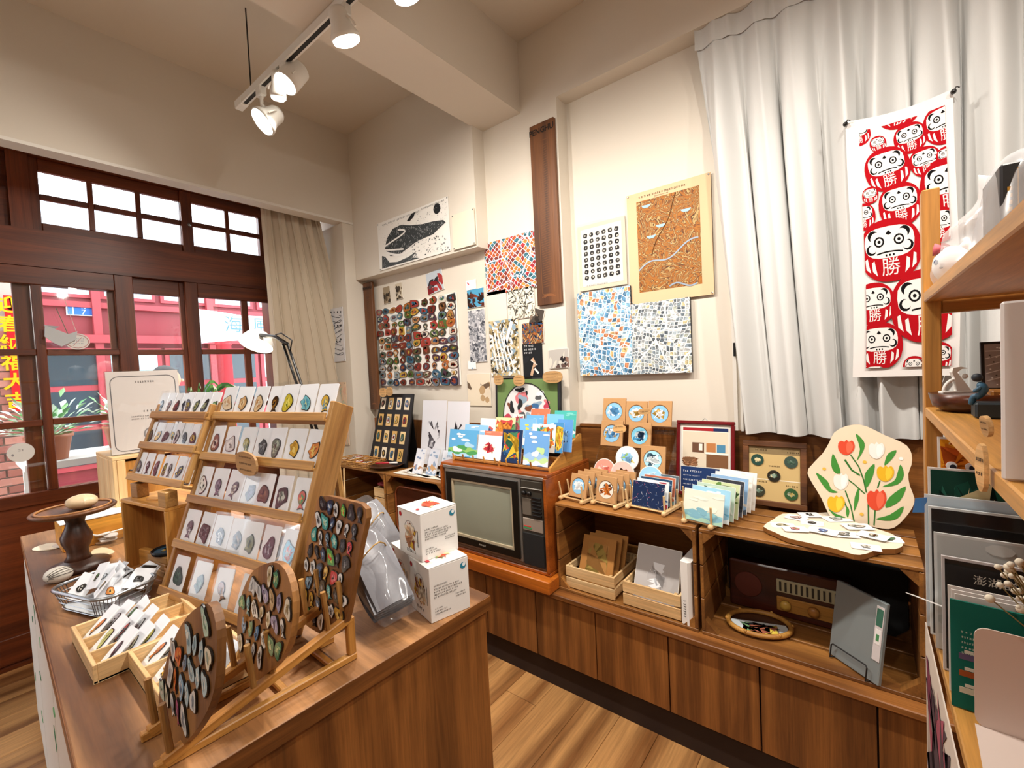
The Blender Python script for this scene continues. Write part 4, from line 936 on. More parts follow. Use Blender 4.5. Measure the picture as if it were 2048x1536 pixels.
MB().tube([(TW*.05, 0, .004), (TW*.07, -.05, .006), (TW*.03, -.09, .005)], .0006, 4).tube([(TW*.9, 0, .004), (TW*.86, -.04, .006), (TW*.8, -.07, .005)], .0006, 4).build('loose_thread', CURT, to)
# ================================================================ DISPLAYS ON THE LOW CABINETS
LZ = .4655
def art(m, rn, W, H_, z, cols, style='scene', margin=0.0):
    a = margin; m.flatp([(a, a), (W-a, a), (W-a, H_-a), (a, H_-a)], z, cols[0])
    def put(p, c, k):
        p = clip_rect(p, a, a, W-a, H_-a)
        if len(p) > 2: m.flatp(p, z+.0003+.00004*k, c)
    if style == 'scene':
        for k in range(2, 6): put([(0, 0), (W, 0)]+[(W*(1-i/8), H_*(.55-.11*k+.05*math.sin(i*1.7+k*2))) for i in range(9)], cols[k % len(cols)], k)
        for k in range(5): put(ell(rn.uniform(.1, .9)*W, rn.uniform(.55, .95)*H_, W*rn.uniform(.06, .16), H_*rn.uniform(.02, .05), 9), cols[1], 8+k)
        for k in range(3): put(blob(rn, W*.3, H_*.25, 9, .3) and [(x+W*(.3+.2*k), y+H_*(.25+.1*k)) for x, y in blob(rn, W*.28, H_*.2, 9, .3)], rn.choice(cols[1:]), 14+k)
    elif style == 'spots':
        for k in range(12):
            put([(x+W*rn.uniform(.1, .9), y+H_*rn.uniform(.1, .9)) for x, y in blob(rn, W*rn.uniform(.1, .35), H_*rn.uniform(.08, .25), 8, .3)], rn.choice(cols[1:]), k)
    elif style == 'figure':
        for k in range(7): put([(x+W*rn.uniform(.35, .65), y+H_*rn.uniform(.35, .6)) for x, y in blob(rn, W*rn.uniform(.15, .3), H_*rn.uniform(.12, .26), 9, .3)], rn.choice(cols[1:]), k)
    elif style == 'sparks':
        for k in range(60):
            x, y, t = W*rn.uniform(0, 1), H_*rn.uniform(.0, 1), rn.uniform(0, 3.1); L = W*.09
            p = [(x, y), (x+L*math.cos(t), y+L*math.sin(t)), (x+L*math.cos(t+.08), y+L*math.sin(t+.08))]; put(p, rn.choice(cols[1:]), k % 6)
_seed = [100]
def leaning_card(label, x0, x1, z0, h, y, cols, style='scene', lean=14, th=.0016, name='postcard', cat='card', group=None, margin=.0, rz=0.0, paper='#efece6', sleeve=False):
    _seed[0] += 1; rn = random.Random(_seed[0]); a = R(lean); W = x1-x0; c, s = math.cos(rz), math.sin(rz)
    u = (c, s, 0); v = (-s*math.sin(a), c*math.sin(a), math.cos(a))
    t = thing(name, label, cat, frame((x0, y, z0), u, v), group)
    MB().box((W/2, h/2, -th/2), (W, h, th), paper).build('sheet', PAPER, t)
    m = MB(); art(m, rn, W, h, .0006, cols, style, margin); m.build('artwork', PAPER, t)
    if sleeve: MB().box((W/2, h/2, .0022), (W+.008, h+.012, .0006)).build('clear_sleeve', SLEEVE, t)
    return t

def crate(label, x0, x1, y0, y1, z0, z1, top=4, back=True):
    t = thing('wooden_crate', label, 'crate', ((x0+x1)/2, (y0+y1)/2, z0), 'old fruit crates used as shelves')
    w, d, h = (x1-x0), (y1-y0), z1-z0; th = .012
    def b(nm, a, ax): MB().rbox(((a[0]+a[1])/2, (a[2]+a[3])/2, (a[4]+a[5])/2), (a[1]-a[0], a[3]-a[2], a[5]-a[4]), .0015).build(nm, W_crate(ax), t)
    for zz, nm in ((h-th, 'top_slat'), (0, 'bottom_slat')):
        n = top if nm == 'top_slat' else 3
        for k in range(n):
            s = d/n; b(nm, (-w/2, w/2, -d/2+s*k+.007*(k > 0), -d/2+s*(k+1)-.007*(k < n-1), zz, zz+th), 'x')
    for sx in (-1, 1):
        for k in range(3):
            s = (h-2*th)/3; x = sx*(w/2-th/2); b('side_slat', (x-th/2, x+th/2, -d/2, d/2, th+s*k+.002, th+s*(k+1)-.002), 'y')
        for yy in (-d/2+.018, d/2-.018):
            for zz, sg in ((th, 1), (h-th, -1)):
                X = sx*(w/2-th); MB().prism([(X, 0), (X-sx*.045, 0), (X, sg*.045)], -.016, .016, None, Matrix.Translation((0, yy, zz)) @ Matrix.Rotation(R(90), 4, 'X')).build('corner_block', W_crate('y'), t)
    if back:
        for k in range(3): s = h/3; b('back_slat', (-w/2, w/2, d/2, d/2+.008, s*k+.006, s*(k+1)-.006), 'x')
    return t
crate('brown fruit crate with woven trays on top in the left corner', -3.02, -2.42, 1.70, 2.05, LZ, .865, 1)
crate('brown fruit crate holding a leather case, next to the television', -2.405, -1.875, 1.70, 2.05, LZ, .865, 1)
crate('brown fruit crate holding two pine boxes, right of the television', -1.125, -.505, 1.70, 2.05, LZ, .868, 2)
crate('slatted fruit crate holding an old radio, under the tulip board', -.492, .128, 1.70, 2.05, LZ, .866, 4)

# ---------------------------------------------------------------- television
tv = thing('television', 'vintage wood cased television with a greenish screen and side controls', 'television', (-1.493, 1.66, .528))
def tb(nm, x0, x1, y0, y1, z0, z1, mat, par=None, r=.003): return MB().rbox(((x0+x1)/2, (y0+y1)/2, (z0+z1)/2), (abs(x1-x0), abs(y1-y0), abs(z1-z0)), r).build(nm, mat, par or tv, world=True)
x0, x1, z0, z1 = -1.843, -1.143, .528, 1.0
TVW = wood('tv_veneer', '#7a3a12', '#a8581f', 'x', 8, .3, .3, vary=.03)
tb('case_top', x0, x1, 1.665, 2.07, z1-.016, z1, TVW); tb('case_bottom', x0, x1, 1.665, 2.07, z0, z0+.016, TVW)
tb('case_side', x0, x0+.016, 1.655, 2.07, z0+.016, z1-.016, TVW); tb('case_side', x1-.016, x1, 1.655, 2.07, z0+.016, z1-.016, TVW)
tb('case_back', x0+.016, x1-.016, 2.05, 2.06, z0+.016, z1-.016, BLACK)
FASC = flat('tv_bronze_fascia', '#6d665c', .35, metal=.5)
tb('fascia', x0+.016, x1-.016, 1.672, 1.70, z0+.016, z1-.016, FASC)
tb('top_trim', x0+.016, x1-.016, 1.663, 1.673, z1-.03, z1-.012, flat('tv_silver', '#a8a49c', .3, metal=.7))
def ringbox(nm, X0, X1, Z0, Z1, wd, y0, y1, mat, par=None):
    m = MB()
    m.bb(X0, X1, y0, y1, Z1-wd, Z1).bb(X0, X1, y0, y1, Z0, Z0+wd).bb(X0, X0+wd, y0, y1, Z0+wd, Z1-wd).bb(X1-wd, X1, y0, y1, Z0+wd, Z1-wd)
    return m.build(nm, mat, par or tv, world=True)
ringbox('outer_bezel', -1.808, -1.296, .566, .966, .012, 1.664, 1.674, flat('tv_silver', '#a8a49c', .3, metal=.7))
ringbox('screen_surround', -1.796, -1.308, .578, .954, .034, 1.655, 1.69, flat('tv_black', '#15130f', .3))
ringbox('inner_bezel', -1.762, -1.342, .612, .92, .012, 1.66, 1.69, flat('tv_beige', '#b5a68a', .4))
SCR = flat('tv_screen', '#8b8d7c', .15, spec=.6)
X0, X1, Z0, Z1 = -1.752, -1.352, .622, .912
MB().grid(16, 14, lambda u, v: (X0+(X1-X0)*u, 1.6712-.011*(1-((2*u-1)**2+(2*v-1)**2)/2), Z0+(Z1-Z0)*v)).build('screen', SCR, tv, True, True)
m = MB(); scribble(m, random.Random(1), -.02, .02, 0, .008, 0, '#c9c4b8'); m.build('badge', PAINT, tv, M=T(-.06, -.006, .068, 0, R(90)))
cpan = tb('control_panel', -1.292, -1.168, 1.664, 1.673, .79, .965, flat('tv_panel_grey', '#4a463e', .35, metal=.4))
tb('silver_strip', -1.29, -1.17, 1.659, 1.665, .925, .931, flat('tv_silver', '#a8a49c', .3, metal=.7))
for k in range(2): MB().lathe([(.011, 0), (.011, .012), (.008, .015)], 14, None, T(-1.27+.03*k, 1.664, .905, 0, R(90))).build('knob', BLACK, cpan, True, True)
for k in range(6): tb('vent_louvre', -1.225, -1.175, 1.655, 1.664, .80+.0165*k, .808+.0165*k, BLACK, cpan, .001)
tb('channel_window', -1.285, -1.235, 1.661, 1.665, .80, .88, flat('tv_smoke', '#6a6258', .2))
tb('label_plate', -1.288, -1.172, 1.662, 1.668, .725, .785, flat('tv_taupe', '#8d8074', .5))
m = MB().bb(-1.28, -1.235, 1.6605, 1.662, .735, .742, '#3f8f5a').bb(-1.28, -1.24, 1.6605, 1.662, .744, .749, '#c8443a'); m.build('sticker', PAINT, tv, world=True)
tb('speaker_grille', -1.29, -1.17, 1.66, 1.668, .56, .715, flat('tv_grille', '#0d0d0e', .8))
one('tv_plinth', MB().rbox((0, 0, .031), (.74, .43, .06), .004), wood('plinth_veneer', '#8a4616', '#b8671f', 'x', 7, .3, .3), 'orange brown wooden plinth under the television', 'plinth', M=T(-1.493, 1.832, LZ))

# cards standing on the television
SKY, WHT = '#7db7df', '#eef1f4'
rk = thing('card_rack', 'wooden stepped card rack on top of the television', 'rack', (-1.49, 1.70, 1.0))
for x in (-1.80, -1.47, -1.16):
    MB().prism([(0, 0), (.30, 0), (.30, .14), (.28, .14), (0, .02)], -.006, .006, None, Matrix.Translation((x+1.49, .02, 0)) @ Matrix.Rotation(R(90), 4, 'Z') @ Matrix.Rotation(R(90), 4, 'X')).build('side_panel', W_orange('y'), rk)
for k in range(4): MB().rbox((.01, .03+.085*k, .012+.036*k), (.64, .016, .012), .002).build('step_rail', W_orange('x'), rk)
for k in range(8): MB().tube([(-.29+.075*k, .008, .012), (-.29+.075*k, .0, .045)], .0045, 6).build('peg', W_orange('z'), rk)
TC = [(896, 862, 951, 916, 1.735, 0, ['#5fa8d8', '#eaf2f4', '#8fc06a', '#4f9a5a', '#a8d0e8'], 'scene', 'sky blue card with white rainbow over green hills, front row on television'),
      (951, 873, 1000, 919, 1.735, 0, [WHT, '#c03a44', '#d9b48a', '#7a5a44', '#e8d6c0'], 'figure', 'white card with red hatted animals, front row on television'),
      (1001, 861, 1038, 924, 1.73, 0, ['#1e3358', '#c8443a', '#3f7a5a', '#e0b83a', '#2f5f8f'], 'spots', 'navy card with red and yellow fruit, front row on television'),
      (1046, 864, 1092, 934, 1.725, 0, ['#6fa6e0', '#f2f4f8', '#9cc4ec', '#bfe0a0', '#e8eef6'], 'scene', 'sky blue card with white dog and clouds, front row on television'),
      (927, 851, 972, 880, 1.82, 1, ['#8fc3e8', '#eef4f8', '#5f9fd0'], 'scene', 'pale blue card second row on television, leftmost'),
      (957, 838, 990, 876, 1.84, 1, [WHT, '#4a70a8', '#c05a5a'], 'figure', 'white card with blue figure second row on television'),
      (987, 836, 1024, 876, 1.83, 1, ['#e6dca8', '#5f8f5a', '#d88a3a', '#c84a4a'], 'spots', 'cream card with flowers and green lettering on television'),
      (967, 864, 1006, 885, 1.80, 1, ['#e8836a', '#f0a88f', '#e8836a'], 'scene', 'coral orange card lying low in the second row'),
      (1022, 829, 1042, 868, 1.86, 2, ['#e6e2da', '#d05a60', '#8fb890', '#c86a70'], 'spots', 'narrow floral card with red blossoms on television'),
      (1036, 838, 1066, 890, 1.81, 1, ['#78b4e4', '#f0d04a', '#eef2f4', '#4f8fc8'], 'scene', 'blue card with a yellow sun on television'),
      (1058, 818, 1094, 850, 1.93, 2, ['#e87a5a', '#f08f70', '#d86a4a'], 'scene', 'coral red card at the back of the television rack'),
      (1050, 831, 1083, 860, 1.89, 2, ['#6fb0e0', '#a0cdec', '#4f90c8'], 'scene', 'plain sky blue card behind the sun card'),
      (1062, 850, 1106, 905, 1.79, 1, ['#f0f0ee', '#e8c040', '#4fa8a0', '#e07a3a'], 'spots', 'white card with yellow and teal picture beside the dog card'),
      (1092, 829, 1122, 892, 1.86, 2, ['#7cc0e8', '#eef4f8', '#3f6fa0', '#58a8d8'], 'scene', 'light blue card with white whale toward the rack end'),
      (1106, 822, 1148, 858, 1.96, 2, ['#4fb8b0', '#7fd0c8', '#38988f', '#e8f0f0'], 'scene', 'teal green card at the rear right of the television rack'),
      (1112, 840, 1140, 890, 1.84, 1, ['#5f9ad8', '#1f3f70', '#eef2f6', '#88b8e4'], 'figure', 'blue card with dark bird at the rack end'),
      (1104, 846, 1122, 900, 1.80, 1, ['#4a90c8', '#e8923a', '#f2d24a', '#2f5f90'], 'spots', 'slim blue card with orange fish near the rack end')]
for (u0, v0, u1, v1, y, row, cols, stl, lab) in TC:
    a, b = px(u0, v1, 'y', y), px(u1, v0, 'y', y); zb = 1.003+(.075 if row == 1 else .125 if row == 2 else .022)
    leaning_card(lab, a.x, b.x, min(zb, b.z-.05) if row else 1.022, b.z-(min(zb, b.z-.05) if row else 1.022), y, cols, stl, 12, group='greeting cards on the television')
# green matted frame behind the cards
a, b = px(990, 835, 'y', 2.05), px(1117, 752, 'y', 2.05)
gf_ = thing('framed_collage', 'dark framed green picture with an arched collage behind the cards', 'frame', frame((a.x, 2.05, 1.002), (1, 0, 0), (0, .06, 1)))
W, H_ = b.x-a.x, b.z-1.002
MB().rbox((W/2, H_/2, 0), (W, H_, .012), .002).build('backing', BLACK, gf_)
MB().flatp([(.018, .02), (W-.02, .02), (W-.02, H_-.012), (.018, H_-.012)], .0072, '#6f8a55').build('mat', PAPER, gf_)
arch = [(W*.14, H_*.05)]+[(W*.5-W*.36*math.cos(t), H_*.5+H_*.42*math.sin(t)) for t in [k*math.pi/12 for k in range(13)]]+[(W*.86, H_*.05)]
m = MB(); m.flatp(arch, .0082, '#dcdedf'); rn = random.Random(6)
for k in range(46):
    p = (W*rn.uniform(.17, .83), H_*rn.uniform(.1, .88))
    if inside(p, arch): m.flatp(clip_rect([(x+p[0], y+p[1]) for x, y in blob(rn, W*rn.uniform(.05, .14), H_*rn.uniform(.06, .16), 8, .3)], W*.15, H_*.06, W*.85, H_*.92), .0086+.00002*k, rn.choice(['#2b2d30', '#c0465a', '#3f6a98', '#7a4a38', '#eceef0', '#8fa6b8', '#d07a80', '#55585c']))
m.build('collage', PAPER, gf_); ar = MB(); ribbon(ar, arch, .006, .0105, '#2a2c2c'); ar.build('arch_line', PAPER, gf_)
def tag_note(u, v, ru, rv, y, label, z=None, rot=0.0, nm='wooden_tag', lines=3, col='#c99a5e', M=None):
    p = px(u, v, 'y', y); sx = abs(px(u+ru, v, 'y', y).x-p.x); sz = abs(px(u, v+rv, 'y', y).z-p.z)
    t = thing(nm, label, 'tag', M or frame(p, (math.cos(rot), 0, math.sin(rot)), (0, 0, 1)), 'oval wooden tags')
    MB().prism(ell(0, 0, sx, sz, 18, 0, 2.6), -.003, .003, None).build('plaque', wood('tag_wood', '#b98a52', '#d6ac74', 'x', 10, .6, .3), t)
    m = MB(); rn = random.Random(int(u)); h = sz*.9/(lines*2)
    for k in range(lines): scribble(m, rn, -sx*.6, sx*.55, sz*.55-k*sz*1.1/max(1, lines-1) if lines > 1 else 0, h, .0035, '#3a2a1c')
    m.build('handwriting', PAINT, t); return t
tag_note(997, 760, 9, 10, 2.03, 'squarish wooden tag at the top left of the green frame')
tag_note(1038, 761, 11, 11, 2.03, 'wooden tag hung at the middle of the green frame')
tag_note(1105, 754, 20, 12, 2.03, 'wide oval wooden tag at the right corner of the green frame')

# ---------------------------------------------------------------- left corner: black pin board, trays, sleeved prints
a, b = px(737, 892, 'y', 1.86), px(820, 778, 'y', 1.98)
bb_ = thing('pin_board', 'black easel board holding rows of boxed pins in the left corner', 'board', frame((-2.82, 1.86, .866), (1, 0, 0), (0, .25, 1)))
W, H_ = .42, .5
MB().prism([(0, 0), (W, 0), (W*.93, H_), (W*.07, H_)], -.012, 0, None).build('panel', BLACK, bb_)
MB().prism([(W*.1, .045), (W*.9, .045), (W*.86, H_*.97), (W*.14, H_*.97)], 0, .004, None, frame((0, 0, -.15), (1, 0, 0), (0, 1, .3))).build('rear_leg', BLACK, bb_)
rn = random.Random(31)
for j in range(4):
    for i in range(4):
        if (j, i) == (0, 0) : pass
        x, y = W*(.17+.215*i), H_*(.86-.235*j)
        c = rn.sample(['#2a2622', '#3f5f4a', '#1f3a3f', '#8f2f2a', '#c8a24a', '#4a6f8f', '#d8d4c8'], 3)
        t = thing('boxed_pin', '%s pin on tan card, row %s, %s across on the black easel board' % (dict(zip(['#2a2622', '#3f5f4a', '#1f3a3f', '#8f2f2a', '#c8a24a', '#4a6f8f', '#d8d4c8'], ['black', 'green', 'dark teal', 'red', 'gold', 'blue', 'pale'])).get(c[0]), ORD[j], ORD[i]), 'pin', MW[bb_.name] @ Matrix.Translation((x, y, .002)), 'pins on the black easel board')
        MB().box((0, 0, 0), (.052, .085, .002), rn.choice(['#d8b47a', '#e0c490', '#c9a262', '#e6d9c0'])).build('card', PAPER, t)
        m = MB(); badge(m, rn, .034, .05, .003, c, '#15130f', .001, .1); m.build('pin', ENAMEL, t)
tag_note(766, 785, 7, 9, 1.93, 'oval wooden tag clipped left on the black easel board', lines=2)
tag_note(779, 783, 6, 9, 1.93, 'oval wooden tag clipped right on the black easel board', lines=2)
def woven_tray(label, x, y, z, w, d, h, rz, items):
    t = thing('woven_tray', label, 'tray', (x, y, z, rz), 'woven rattan trays')
    RAT = wood('rattan', '#8a5a26', '#c08c48', 'x', 20, .6, .3)
    MB().bb(-w/2, w/2, -d/2, d/2, 0, .004).build('base', RAT, t)
    for k in range(4):
        f = 1+.04*k; m = MB(); p = [(q[0], q[1], .004+h*k/3.2) for q in rrect(-w/2*f, -d/2*f, w/2*f, d/2*f, .015, 3)]; m.tube(p, .004, 5, closed=True); m.build('rim_cane', RAT, t)
    m = MB()
    for k in range(28):
        tt = k/28; per = [(-w/2, -d/2), (w/2, -d/2), (w/2, d/2), (-w/2, d/2)]; e = int(tt*4); f = tt*4-e; A, B = per[e], per[(e+1) % 4]
        x_, y_ = A[0]+(B[0]-A[0])*f, A[1]+(B[1]-A[1])*f; m.tube([(x_, y_, .002), (x_*1.1+.004, y_*1.1, h)], .0025, 4)
    o = m.build('lattice', RAT, t); o['kind'] = 'stuff'
    rn = random.Random(int(x*100))
    for k in range(items):
        c = rn.sample(['#d9d4cc', '#7a4a2c', '#b98a52', '#e6e2da', '#4a3426', '#a83a34'], 3)
        m = MB(); badge(m, rn, .05, .035, .006, c, c[2]); 
        one('packet', m, PAPER, '%s small packet in the %s' % (ORD[k], label[:28]+label[-13:]), 'packet', 'packets in the woven trays', M=T(x+rn.uniform(-w*.3, w*.3), y+rn.uniform(-d*.3, d*.3), z+.012+.0075*k, rn.uniform(0, 3), .1))
    return t
woven_tray('flat woven rattan tray at the crate edge, left of pair', -2.93, 1.79, .866, .15, .17, .035, .1, 4)
woven_tray('flat woven rattan tray at the crate edge, right of pair', -2.72, 1.775, .866, .19, .15, .04, .08, 5)
dt = thing('wood_dish', 'dark oval wooden dish holding a red pen beside the rattan trays', 'dish', (-2.52, 1.80, .866))
MB().lathe([(.07, 0), (.10, .025), (.105, .025), (.1, .02), (.065, .006), (.001, .006)], 20, None, Matrix.Scale(1.1, 4)).build('bowl', W_dark('x'), dt, True)
pn = thing('red_pen', 'red and white pen resting across the oval dish', 'pen', (-2.52, 1.79, .898, .35))
MB().tube([(-.08, 0, 0), (.03, 0, .006)], .006, 8).build('barrel', flat('pen_red', '#a81f2c', .3), pn, True); MB().tube([(.03, 0, .006), (.09, 0, .009)], .006, 8).build('cap', METALW, pn, True)
# two white prints on stands and sleeved sets
for k, (u0, u1, vt, lab) in enumerate(((840, 888, 800, 'white print of black birds in a clear sleeve, left of two beside the television'), (890, 934, 802, 'white print of black birds in a clear sleeve, right of two beside the television'))):
    a, b = px(u0, vt, 'y', 1.93), px(u1, vt, 'y', 1.93)
    leaning_card(lab, a.x, b.x, .90, a.z-.90, 1.90, ['#e4e5ea', '#2a2b30', '#d8dae0', '#e4e5ea', '#55585f'], 'figure', 8, name='bird_print', cat='print', group='white bird prints', sleeve=True)
for k, (u, v) in enumerate(((838, 895), (862, 893), (886, 896), (905, 897))):
    p = px(u, v, 'y', 1.80); c = [['#dfe3ea', '#7f95b5', '#b89070', '#e8eaee'], ['#d9dde6', '#8fa6c0', '#c9a070'], ['#e0e4ec', '#9fb4c8', '#d0a888'], ['#e2e2e8', '#5f7fa8', '#c89878']][k]
    leaning_card('clear packet of folded bookmarks, %s from the black easel board' % ORD[k], p.x-.045, p.x+.04, .868, .16, 1.77+.012*k, c, 'scene', 20, .006, 'bookmark_packet', 'packet', 'bookmark packets', sleeve=True)
m = MB(); art(m, random.Random(3), .42, .2, .003, ['#e6ddd0', '#b59a80', '#8a7a6c', '#efe9df'], 'spots'); m.box((.21, .1, .001), (.42, .2, .003), '#ece6dc')
one('paper_pile', m, PAPER, 'pale printed leaflets spread flat beside the television', 'leaflets', M=T(-2.35, 1.72, .868, .05))
stk = thing('wooden_stick', 'thin pale wooden stick leaning in front of the corner crate', 'stick', (-2.86, 1.655, LZ))
MB().tube([(.03, .0, .004), (0, .03, .39)], .006, 8).build('rod', W_pine('z'), stk)
def pine_box(label, x0, x1, y0, y1, z0, h, n=2, name='pine_box'):
    t = thing(name, label, 'box', ((x0+x1)/2, (y0+y1)/2, z0), 'small pine boxes'); w, d = x1-x0, y1-y0; s = h/n
    for k in range(n):
        for sy in (-1, 1): MB().rbox((0, sy*(d/2-.004), s*(k+.5)), (w, .008, s-.007), .001).build('long_slat', W_pine('x'), t)
        for sx in (-1, 1): MB().rbox((sx*(w/2-.005), 0, s*(k+.5)+.004), (.009, d-.018, s-.016), .001).build('end_slat', W_pine('y'), t)
    for k in range(4): MB().bb(-w/2+.01, w/2-.01, -d/2+.01+(d-.02)*k/4+.002, -d/2+.01+(d-.02)*(k+1)/4-.002, .004, .009).build('floor_slat', W_pine('x'), t)
    for sx in (-1, 1):
        for sy in (-1, 1): MB().bb(sx*(w/2-.022)-.006, sx*(w/2-.022)+.006, sy*(d/2-.014)-.006, sy*(d/2-.014)+.006, .009, h-.004).build('corner_post', W_pine('z'), t)
    return t
for k in range(2): pine_box('stacked pine slat box inside the corner crate, %s' % ('lower', 'upper')[k], -2.60, -2.44, 1.74, 1.98, LZ+.014+.135*k, .13, 2)
rdc = one('red_folder', MB().rbox((0, 0, .008), (.13, .2, .016), .002), flat('dark_red_cover', '#7a1f2a', .5), 'dark red book lying on the stacked pine boxes', 'book', M=T(-2.52, 1.86, LZ+.286))
lcs = thing('leather_case', 'brown leather case with rounded lid inside the crate', 'case', (-2.14, 1.87, LZ+.0125))
LEA = flat('brown_leather', '#4a2414', .35, bump=.3, bscale=120)
MB().prism(rrect(-.235, 0, .235, .30, .06, 5), -.12, .12, None, T(0, 0, 0, 0, R(90))).build('body', LEA, lcs)
MB().tube([(p[0], -.122, p[1]) for p in rrect(-.236, -.0, .236, .301, .06, 5)], .007, 6, closed=True).build('piping', flat('tan_leather', '#7a4022', .35), lcs, True)
# ---------------------------------------------------------------- crate with two pine boxes
pine_box('open pine slat box holding kraft notebooks', -1.09, -.85, 1.712, 1.99, LZ+.0135, .105, 2)
pine_box('open pine slat box holding the grey picture book', -.812, -.572, 1.712, 1.99, LZ+.0135, .105, 2)
for k in range(3):
    leaning_card('kraft notebook in the left pine box, %s from the front' % ORD[k], -1.05+.012*k, -.885+.012*k, LZ+.026, .225, 1.735+.035*k, ['#b07f45', '#a08544', '#a87840', '#98803f'] if k == 0 else ['#a67640', '#a67640'], 'spots' if k == 0 else 'scene', 24, .008, 'kraft_notebook', 'notebook', 'kraft notebooks', .03, paper='#a8743c')
leaning_card('grey white picture book in the right pine box, blue drawing at its foot', -.785, -.60, LZ+.026, .235, 1.74, ['#b7b3b2', '#a9a6a6', '#4a4a50', '#e8ebf0', '#b0acac'], 'figure', 24, .012, 'picture_book', 'book', None, .002)
rl_ = thing('paper_roll', 'folded white poster standing at the crate post, printed edge', 'poster', (-.545, 1.712, LZ+.0135))
MB().prism([(-.022, -.004), (.006, -.012), (.018, .0), (.016, .2), (-.02, .2)], 0, .245, None).build('sheets', WHITE, rl_); m = MB(); scribble(m, random.Random(9), 0, .075, 0, .01, 0, '#2c2c30'); m.build('lettering', PAPER, rl_, M=frame((-.0085, -.0118, .03), (0, 0, 1), (-1, .28, 0)))
# ---------------------------------------------------------------- slatted crate contents
rd = thing('radio', 'old dark red wooden radio with pale dial deep in the crate', 'radio', (-.25, 1.975, LZ+.0135))
MB().rbox((0, .015, .095), (.40, .07, .19), .006).build('case', wood('radio_wood', '#2c100a', '#4a1d12', 'x', 8, .35, .3), rd)
MB().lathe([(.05, 0), (.05, .004), (.045, .006), (.001, .006)], 24, None, T(-.13, -.019, .10, 0, R(90))).build('speaker', flat('radio_cloth', '#5a2414', .8), rd, True)
MB().rbox((.08, -.022, .125), (.22, .008, .05), .002).build('dial_plate', flat('dial_ivory', '#a9a283', .4), rd)
for k in range(12): MB().bb(-.02+.0175*k, -.013+.0175*k, -.0285, -.026, .107, .143).build('dial_bar', flat('dial_dark', '#2c2a22', .5), rd)
MB().rbox((.08, -.022, .055), (.22, .008, .055), .002).build('lower_plate', wood('radio_light', '#8a5a22', '#b88238', 'x', 10, .5, .4), rd)
for x, nm in ((.0, 'tuning_knob'), (.09, 'volume_knob'), (.165, 'tone_knob')): MB().lathe([(.019, 0), (.018, .012), (.006, .016), (.001, .016)], 16, None, T(x, -.027, .055, 0, R(90))).build(nm, flat('knob_ivory', '#c9a24a', .35) if nm == 'tuning_knob' else W_orange('x'), rd, True)
one('backing_board', MB().rbox((0, 0, .17), (.58, .01, .34), .002), flat('matte_black_board', '#101214', .8), 'black backing board standing behind the radio in the crate', 'board', M=T(-.18, 2.03, LZ+.0135))
ct_ = px(1515, 1255, 'z', .492)
bt = thing('bamboo_tray', 'oval bamboo tray lined with a blue and white printed card', 'tray', (-.325, 1.838, LZ+.0135, .3))
BAM = wood('bamboo', '#9a6428', '#c89446', 'x', 16, .5, .3)
MB().tube([(p[0], p[1], .014) for p in ell(0, 0, .105, .085, 30)], .009, 8, closed=True).build('rim', BAM, bt, True)
MB().prism(ell(0, 0, .1, .08, 30), 0, .006).build('base', W_dark('x'), bt)
for k in range(6): a = k*1.05; MB().ball((.11*math.cos(a), .089*math.sin(a), .02), .006, 8, 6).build('binding', BAM, bt, True)
m = MB(); card = clip_rect(ell(0, 0, .094, .075, 26), -.1, -.1, .1, .02); m.flatp(card, .007, '#cfd8dc'); rn = random.Random(4)
for k in range(16): m.flatp([(x+rn.uniform(-.06, .06), y+rn.uniform(-.06, .01)) for x, y in blob(rn, .02, .012, 7, .3)], .0075+.00002*k, rn.choice(['#5b7f9a', '#9a5a44', '#d8c04a', '#6f9a6a', '#2b3038']))
m.build('printed_card', PAPER, bt)
fo = thing('folder', 'translucent grey plastic folder holding a sticker strip, on a wire stand', 'folder', frame((-.105, 1.79, LZ+.016), (.115, -.095, 0), (.10, .13, 1)))
FOLD = flat('grey_folder_plastic', '#7f8788', .25, spec=.6)
MB().rbox((.0725+.006, .125, -.006), (.165, .25, .014), .002).build('cover', FOLD, fo)
MB().bb(.135, .158, .07, .235, .0015, .003, '#cfc8c8').bb(.137, .156, .175, .228, .003, .0036, '#3f6a58').bb(.138, .155, .12, .165, .003, .0036, '#e6e2e0').bb(.142, .151, .13, .15, .0036, .004, '#4f8a5a').build('sticker_strip', PAPER, fo)
wi = thing('wire_stand', 'black wire book stand under the grey folder', 'stand', MW[fo.name])
MB().tube([(.015, 0, -.03), (.015, 0, .016), (.015, .04, .016), (.02, .046, .016), (.13, .046, .016), (.135, .04, .016), (.135, 0, .016), (.135, 0, -.03)], .0022, 6).build('wire', BLACK, wi)

